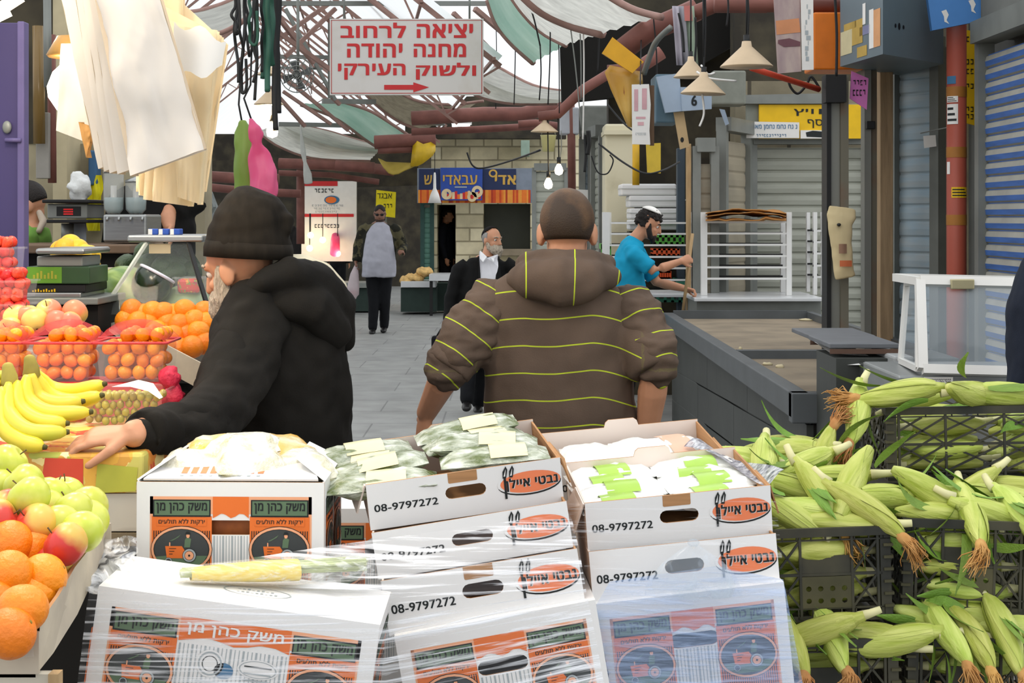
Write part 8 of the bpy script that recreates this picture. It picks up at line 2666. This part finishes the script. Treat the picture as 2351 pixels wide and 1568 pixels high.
MB().lathe([(.055, .075), (.06, .08), (.035, .125), (.0, .13)], mat('brass lamp cap', '#b58a4a', .4, .5), 18, W(166, 205, 3.62)).build('cap', None, o)
MB().tube([W(166, 205, 3.62) + V(0, 0, .12), W(166, -60, 3.62)], .006, M_rubber, n=6).build('cord', None, o)
o = thing('tube_lamp', 'end of a white strip lamp in the top left corner', 'lamp', W(20, 20, 3.4))
MB().bar(W(-60, 60, 3.4), W(46, -8, 3.4), .035, .02, M_white).build('reflector', None, o)
MB().bar(W(-60, 68, 3.38), W(22, 28, 3.38), .016, .016, mat('lit strip', '#fff1dd', .4, emit=5.)).build('lit_strip', None, o)
# pink and green carrier bags
o = thing('carrier_bag', 'limp green carrier bag hanging behind the pink one', 'bag', W(568, 440, 6.1))
M_gbag = mat('olive green thin plastic', '#84a04c', .45, var=.15, scale=5, transl=.3)
M_pbag = mat('pink thin plastic', '#de4f84', .4, scale=5, col2='#e2739c', mix=.5, transl=.35)
mb = MB()
mb.limb([(W(556, 282, 6.1), .02, .015), (W(558, 300, 6.1), .04, .02), (W(562, 318, 6.1), .05, .025), (W(570, 345, 6.1), .055, .03), (W(566, 400, 6.1), .055, .03), (W(568, 445, 6.1), .055, .025)], (1, 0, 0), None, 16)
me = wrinkle(fuse(mb, .008, 2), .009, 12, 3, (2, 1, .7))
a = link('bag', me, o); me.materials.append(M_gbag)
MB().tube([W(556, 284, 6.1), W(548, 240, 6.1), W(566, -20, 6.1)], .004, M_rubber, n=5).build('cord', None, o)
o = thing('carrier_bag', 'bright pink carrier bag with a knotted top, above the knit cap', 'bag', W(600, 440, 6.0))
mb = MB()
mb.limb([(W(576, 276, 5.98), .012, .012), (W(582, 296, 5.98), .03, .025), (W(588, 312, 5.98), .036, .02), (W(590, 328, 5.98), .02, .02), (W(596, 356, 6.0), .045, .03), (W(604, 400, 6.0), .056, .035), (W(606, 436, 6.0), .06, .035), (W(606, 446, 6.0), .058, .03)], (1, 0, .1), None, 16)
me = wrinkle(fuse(mb, .008, 2), .009, 12, 5, (2, 1, .7))
a = link('bag', me, o); me.materials.append(M_pbag)
MB().tube([W(578, 278, 5.98), W(560, 226, 6.0), W(575, 195, 6.0), W(582, -20, 6.0)], .004, M_rubber, n=5).build('cord', None, o)
# bundle of cords and plugs, lamp pair, fan
M_gcord = mat('dark green cord', '#1f4a3c', .6)
CN = ['first', 'second', 'third', 'fourth', 'fifth', 'sixth', 'seventh', 'eighth', 'ninth', 'tenth', 'eleventh', 'twelfth', 'thirteenth', 'fourteenth']
q = random.Random(5)
for i in range(14):
 px = 536 + i * 8 + q.uniform(-3, 3)
 Y = 5.6 + .07 * (i % 5)
 y1 = [70, 190, 205, 215, 120, 95, 190, 230, 165, 180, 210, 150, 300, 260][i]
 pts = [W(px + q.uniform(-3, 3), -20, Y)]
 for k in range(1, 6):
  pts.append(W(px + q.uniform(-6, 6) * (1 if i < 8 else .5), -20 + (y1 + 20) * k / 5, Y + q.uniform(-.02, .02)))
 if i in (0, 2, 4, 5):
  pts += [W(px + 8, y1 + 8, Y), W(px + 14, y1 - 12, Y), W(px + 12, y1 - 70, Y)]
 c = cable('hanging_cable', pts, .006 if i < 9 else .011, M_gcord if i in (5, 9, 10, 11) else M_rubber, '%s cord from the left in the tangled bundle above the pink bag' % CN[i], 'cord', 'tangled cords above the pink bag', 5)
lamp(618, 150, 172, 30, 9.0, 'upper brassy lamp shade behind the tangled cords', top=-20)
lamp(617, 205, 240, 34, 9.2, 'lower brassy lamp shade with a lit bulb, behind the tangled cords', lit=True, top=150)
for px, py, lb in ((610, 263, 'bright bare bulb under the brassy shades'), (625, 302, 'bare bulb just right of the pink bag knot')):
 o = thing('bare_bulb', lb, 'lamp', W(px, py, 9.3))
 MB().lathe([(.0, -.04), (.03, -.028), (.036, 0), (.03, .03), (.016, .055), (.014, .065)], M_bulb, 14, W(px, py, 9.3)).build('bulb', None, o)
 MB().tube([W(px, py, 9.3) + V(0, 0, .06), W(px, py, 9.3) + V(0, 0, .1)], .016, M_black, n=8).build('socket', None, o)
 MB().tube([W(px, py, 9.3) + V(0, 0, .1), W(px + 3, 190, 9.3)], .005, M_rubber, n=5).build('cord', None, o)
o = thing('wall_fan', 'round caged fan hanging left of the big sign', 'fan', W(682, 172, 15))
fc, fr0 = W(682, 172, 15), .165
mb = MB()
for k in range(1, 5):
 mb.tube([fc + V(fr0 * k / 4 * math.cos(a), -.05 * (1 - (k / 4) ** 2), fr0 * 1.05 * k / 4 * math.sin(a)) for a in [2 * math.pi * j / 24 for j in range(25)]], .005, M_galv, n=4)
for j in range(12):
 a = 2 * math.pi * j / 12
 mb.tube([fc + V(0, -.05, 0), fc + V(fr0 * math.cos(a), 0, fr0 * 1.05 * math.sin(a))], .004, M_galv, n=4)
mb.build('cage', None, o)
for j in range(4):
 a = R(20 + 90 * j)
 T = Matrix.Translation(fc + V(0, .01, 0)) @ Matrix.Rotation(-a, 4, 'Y')
 MB(T).add([(.02, 0, -.012), (.14, -.01, -.04), (.15, .015, .035), (.02, .01, .012)], [(0, 1, 2, 3)], mat('grey fan blade', '#5a5c5c', .5)).build('blade', None, o)
MB().ell(fc + V(0, .03, 0), (.045, .06, .045), M_black, None, 14, 8).build('motor', None, o)
MB().tube([fc + V(0, .06, 0), fc + V(0, .06, .9)], .015, M_galv, n=6).build('mount_rod', None, o)
# far end: banners, boards, stalls
YB = 26.4
M_navy = mat('navy banner', '#1f2c50', .5, var=.1)
M_blueb = mat('royal blue banner', '#2b4a9c', .5, var=.08)
M_goldp = mat('gold print', '#c9a04a', .5)
o = thing('awning_banner', 'shop banner in navy and orange stripes on the far stone house', 'banner', W(1090, 470, YB))
mb = slab(MB(), [(958, 386), (1222, 386), (1222, 466), (958, 466)], YB, YB + .05, mat('grey awning metal', '#7c8592', .5))
wrect(mb, 962, 388, 1010, 436, YB, M_navy, 2, .004)
wrect(mb, 1108, 388, 1185, 436, YB, M_navy, 2, .004)
wtext(mb, heb('ש'), 974, 402, 992, 424, YB, M_goldp, .02, 3, .004)
wtext(mb, heb('אדי'), 1136, 402, 1185, 424, YB, M_goldp, .03, 3, .004)
mb.oval(W(1132, 0, YB).x, W(0, 398, YB).z, .075, .07, M_goldp, y=YB, l=3, g=.004, inner=.6)
qs = random.Random(8)
x_ = 960
while x_ < 1218:
 w_ = qs.uniform(3, 9)
 wrect(mb, x_, 436, min(x_ + w_, 1218), 466, YB, mat('stripe ' + (c_ := qs.choice(['#c2481f', '#d9722a', '#a8371c', '#e0933a'])), c_, .7), 2, .004)
 x_ += w_
mb.build('board', None, o)
o = thing('blue_banner', 'royal blue banner with gold lettering and bagel pictures over the striped awning', 'banner', W(1060, 460, YB - .1))
mb = slab(MB(), [(1011, 385), (1108, 385), (1107, 460), (1012, 460)], YB - .08, YB - .06, M_blueb)
wtext(mb, heb('עבאדי'), 1017, 402, 1096, 424, YB - .08, M_goldp, .02, 2, .004)
wrect(mb, 1044, 428, 1072, 431, YB - .08, M_grey, 2, .004)
for px, py, r_ in ((1026, 446, 12), (1096, 440, 13), (1084, 452, 11)):
 mb.oval(W(px, 0, YB).x, W(0, py, YB).z, r_ * .0075, r_ * .0078, mat('bagel cream', '#d9c39a', .7), y=YB - .08, l=2, g=.004, inner=.45)
for k in range(14):
 px = 1020 + k * 6
 wrect(mb, px, 438 + (k * 7) % 9, px + 6, 457, YB - .08, [MATS['bagel cream'], M_red, MATS['orange print']][k % 3], 1, .004)
mb.build('cloth', None, o)
tag(MB().bar((W(885, 0, 27.6).x, 27.6, 0), W(885, 440, 27.6), .05, .05, M_galv).build('sign_stake'), 'stake carrying the lemon yellow sign', 'stake')
o = thing('menu_board', 'white menu board with red borders on the far left', 'sign', W(752, 590, 28))
mb = slab(MB(), [(692, 416), (818, 416), (818, 600), (692, 600)], 28, 28.1, M_paper)
wrect(mb, 692, 416, 775, 427, 28, M_red, 2, .004)
wrect(mb, 692, 491, 812, 498, 28, M_red, 2, .004)
wrect(mb, 692, 500, 698, 560, 28, M_red, 2, .004)
scrawl(mb, 722, 433, 768, 442, 28, M_ink, 6, 1, 2, .004)
for k in range(3):
 scrawl(mb, 716 + k * 4, 470 + k * 7, 790 - k * 8, 474 + k * 7, 28, M_grey, 12, k, 2, .004)
scrawl(mb, 722, 515, 780, 523, 28, M_ink, 8, 5, 2, .004)
mb.oval(W(762, 0, 28).x, W(0, 459, 28).z, .14, .08, M_blueprint, y=28, l=2, g=.004)
mb.oval(W(760, 0, 28).x, W(0, 459, 28).z, .1, .06, M_orange, y=28, l=3, g=.004)
mb.build('board', None, o)
slabo('yellow_sign', 'lemon yellow sign with handwritten lettering behind the camouflage jacket wearer', 'sign', [(864, 436), (909, 441), (907, 500), (862, 494)], 27.5, .03, mat('lemon yellow card', '#f0dc1c', .6), None,
  lambda mb: [wtext(mb, heb('אבגד'), 866, 444, 900, 456, 27.5, M_ink, 0, 2, .004), scrawl(mb, 880, 468, 902, 478, 27.5, M_ink, 3, 9, 2, .004)])
for i, (px, py) in enumerate(((713, 540), (741, 551), (711, 570), (775, 582))):
 o = thing('bare_bulb', ['upper left', 'middle', 'lower left', 'lower right'][i] + ' one of four glowing bulbs below the far menu board', 'lamp', W(px, py, 29))
 MB().ell(W(px, py, 27.6), .055, M_bulb, None, 12, 8).build('bulb', None, o)
 MB().tube([W(px, py, 27.6) + V(0, 0, .05), W(px, 490, 27.6)], .008, M_rubber, n=5).build('cord', None, o)
tag(MB().limb([(W(770, 536, 28.2), .06, .04), (W(770, 548, 27.6), .08, .06), (W(769, 582, 27.6), .09, .06)], (1, 0, 0), M_pbag, 12).build('carrier_bag'), 'small pink bag hanging below the far menu board', 'bag')
M_dgreen = mat('dark green stall skirt', '#26352f', .7, var=.15)
o = thing('far_stall', 'far stall with pale top and dark green skirt, behind the camouflage jacket wearer', 'stall', W(960, 715, 25.5))
pb(MB(), 920, 646, 1000, 660, 25.4, 26.2, M_wt).build('top', None, o)
pb(MB(), 920, 661, 1002, 716, 25.5, 26.2, M_dgreen).build('skirt', None, o)
o = thing('far_table', 'pale table in front of the dark doorway at the far end', 'table', W(1010, 700, 25.2))
pb(MB(), 985, 630, 1060, 645, 25, 25.8, M_wt).build('top', None, o)
for px in (990, 1050):
 MB().bar(W(px, 645, 25.2), V(W(px, 0, 25.2).x, 25.2, 0), .05, .05, M_black).build('leg', None, o)
pb(MB(), 1000, 650, 1100, 714, 25.9, 26.3, M_dgreen).build('skirt', None, o)
o = thing('far_stall', 'dark green far stall left of the camouflage jacket wearer', 'stall', W(800, 715, 26))
pb(MB(), 600, 660, 850, 715, 26, 26.8, M_dgreen).build('skirt', None, o)
pb(MB(), 596, 650, 850, 661, 25.9, 26.8, M_galv).build('top', None, o)
for i, (px, py, w_) in enumerate(((952, 634, 24), (975, 620, 20), (935, 640, 18))):
 mb = MB().ell(W(px, py + 4, 25.7), (w_ * .0074, .2, .08), mat('golden pastry', '#d6b070', .8, scale=20, var=.3, bump=.6), None, 16, 10)
 for j, v in enumerate(mb.v):
  mb.v[j] = v + V(0, 0, .04 * noise.noise(v * 14))
 tag(tag(mb.build('pastry_heap'), ['front', 'rear right', 'left'][i] + ' golden heap on the far stall', 'food'), ['front', 'rear right', 'left'][i] + ' golden heap on the far stall', 'food', None, 'stuff')
o = thing('yellow_tarp', 'yellow tarpaulin slung under the far pipes', 'tarpaulin', W(930, 380, 20))
mb = MB()
rows = [[W(868 + 5 * k_, 365 + 2 * k_, 24.1) for k_ in range(6)], [W(880, 385, 24), W(892, 391, 24), W(905, 394, 24), W(920, 388, 24), W(935, 380, 24), W(946, 376, 24)], [W(892, 398, 23.9), W(902, 402, 23.9), W(915, 400, 23.9), W(930, 392, 23.9), W(945, 386, 23.9), W(956, 380, 23.9)]]
mb.grid(rows, mat('dirty yellow tarpaulin', '#a8923c', .6, var=.3, scale=3))
mb.grid([[W(952, 315, 24), W(960, 325, 23.9), W(972, 332, 23.85), W(986, 328, 23.9), W(998, 322, 24)], [W(948, 350, 23.9), W(960, 352, 23.8), W(972, 354, 23.78), W(986, 350, 23.8), W(998, 346, 23.9)], [W(944, 382, 23.9), W(958, 382, 23.8), W(970, 376, 23.8), W(982, 366, 23.8), W(992, 356, 23.9)]], mat('bright yellow tarpaulin', '#c9a51e', .45, var=.15))
b = mb.build('cloth', None, o)
b.modifiers.new('thickness', 'SOLIDIFY').thickness = .02
tag(pb(MB(), 1196, 322, 1216, 358, 26.3, 26.8, mat('pale green meter box', '#93a898', .6)).build('meter_box'), 'pale green meter box on the far stone wall', 'box')
o = thing('strip_light', 'lit strip light under the far pipes', 'lamp', W(1056, 290, 22))
pb(MB(), 1036, 272, 1082, 284, 22, 22.3, M_white).build('housing', None, o)
pb(MB(), 1038, 284, 1078, 291, 22, 22.2, mat('lit tube', '#ffffff', .4, emit=6.)).build('tube', None, o)
tag(pb(MB(), 978, 276, 1020, 286, 22.5, 22.8, M_galv).build('lamp_housing'), 'unlit grey lamp housing left of the strip light', 'lamp')
o = thing('plastic_streamer', 'torn white plastic hanging left of the menu board', 'plastic', W(700, 420, 18))
mb = MB()
mb.limb([(W(690, 288, 25), .012, .012), (W(696, 350, 25), .045, .025), (W(700, 372, 25), .028, .016), (W(706, 400, 25), .07, .025), (W(708, 420, 25), .07, .02)], (1, 0, 0), mat('thin grey white plastic', '#b9bab4', .5), 10)
mb.build('strip', None, o)
o = thing('white_funnel', 'white paper cone hanging in front of the far banner', 'cone', W(998, 466, 25))
MB().lathe([(.11, 0), (.07, .14), (.025, .24), (.02, .46), (.012, .5)], M_paper, 14, W(998, 466, 25)).build('cone', None, o)
MB().tube([W(998, 400, 25), W(998, 300, 25)], .006, M_rubber, n=5).build('cord', None, o)
cable('lane_cable', [W(1072, 350, 24), W(1085, 380, 24), W(1110, 386, 24), W(1170, 370, 23), W(1240, 345, 20)], .015, M_rubber, 'black cable drooping across the far stone wall')
# unseen lamps added out of view to brighten the fruit stall and cartons
def added_light(x, y, z, power, col, size, label):
 o = thing('added_lamp', label, 'lamp', (x, y, z))
 MB().lathe([(.16, 0), (.155, .01), (.05, .1), (.0, .11)], M_shade, 20, (x, y, z)).build('shade', None, o)
 MB().ell((x, y, z + .02), .035, M_bulb, None, 10, 8).build('bulb', None, o)
 MB().tube([(x, y, z + .1), (x, y, z + 1.2)], .006, M_rubber, n=5).build('cord', None, o)
 l = bpy.data.lights.new('lamp_light', 'POINT')
 l.energy = power
 l.color = col
 l.shadow_soft_size = size
 lo_ = bpy.data.objects.new('lamp_light', l)
 lo_.location = (x, y, z - .06)
 COL.objects.link(lo_)
 lo_.parent = o
 lo_.matrix_parent_inverse = Matrix.Translation(-Vector((x, y, z)))
 return o
added_light(-1.15, 2.9, 2.5, 27, (1, .86, .66), .12, 'added unseen warm lamp over the front fruit')
added_light(-.35, 2.55, 2.75, 20, (1, .93, .84), .15, 'added unseen lamp over the cartons')
added_light(-1.5, 4.4, 2.5, 19, (1, .86, .66), .12, 'added unseen warm lamp over the glass case')
l = bpy.data.lights.new('globe_light', 'POINT')
l.energy = 14
l.color = (1, .84, .6)
l.shadow_soft_size = .06
lo_ = bpy.data.objects.new('globe_light', l)
lo_.location = W(200, 205, 3.6)
COL.objects.link(lo_)
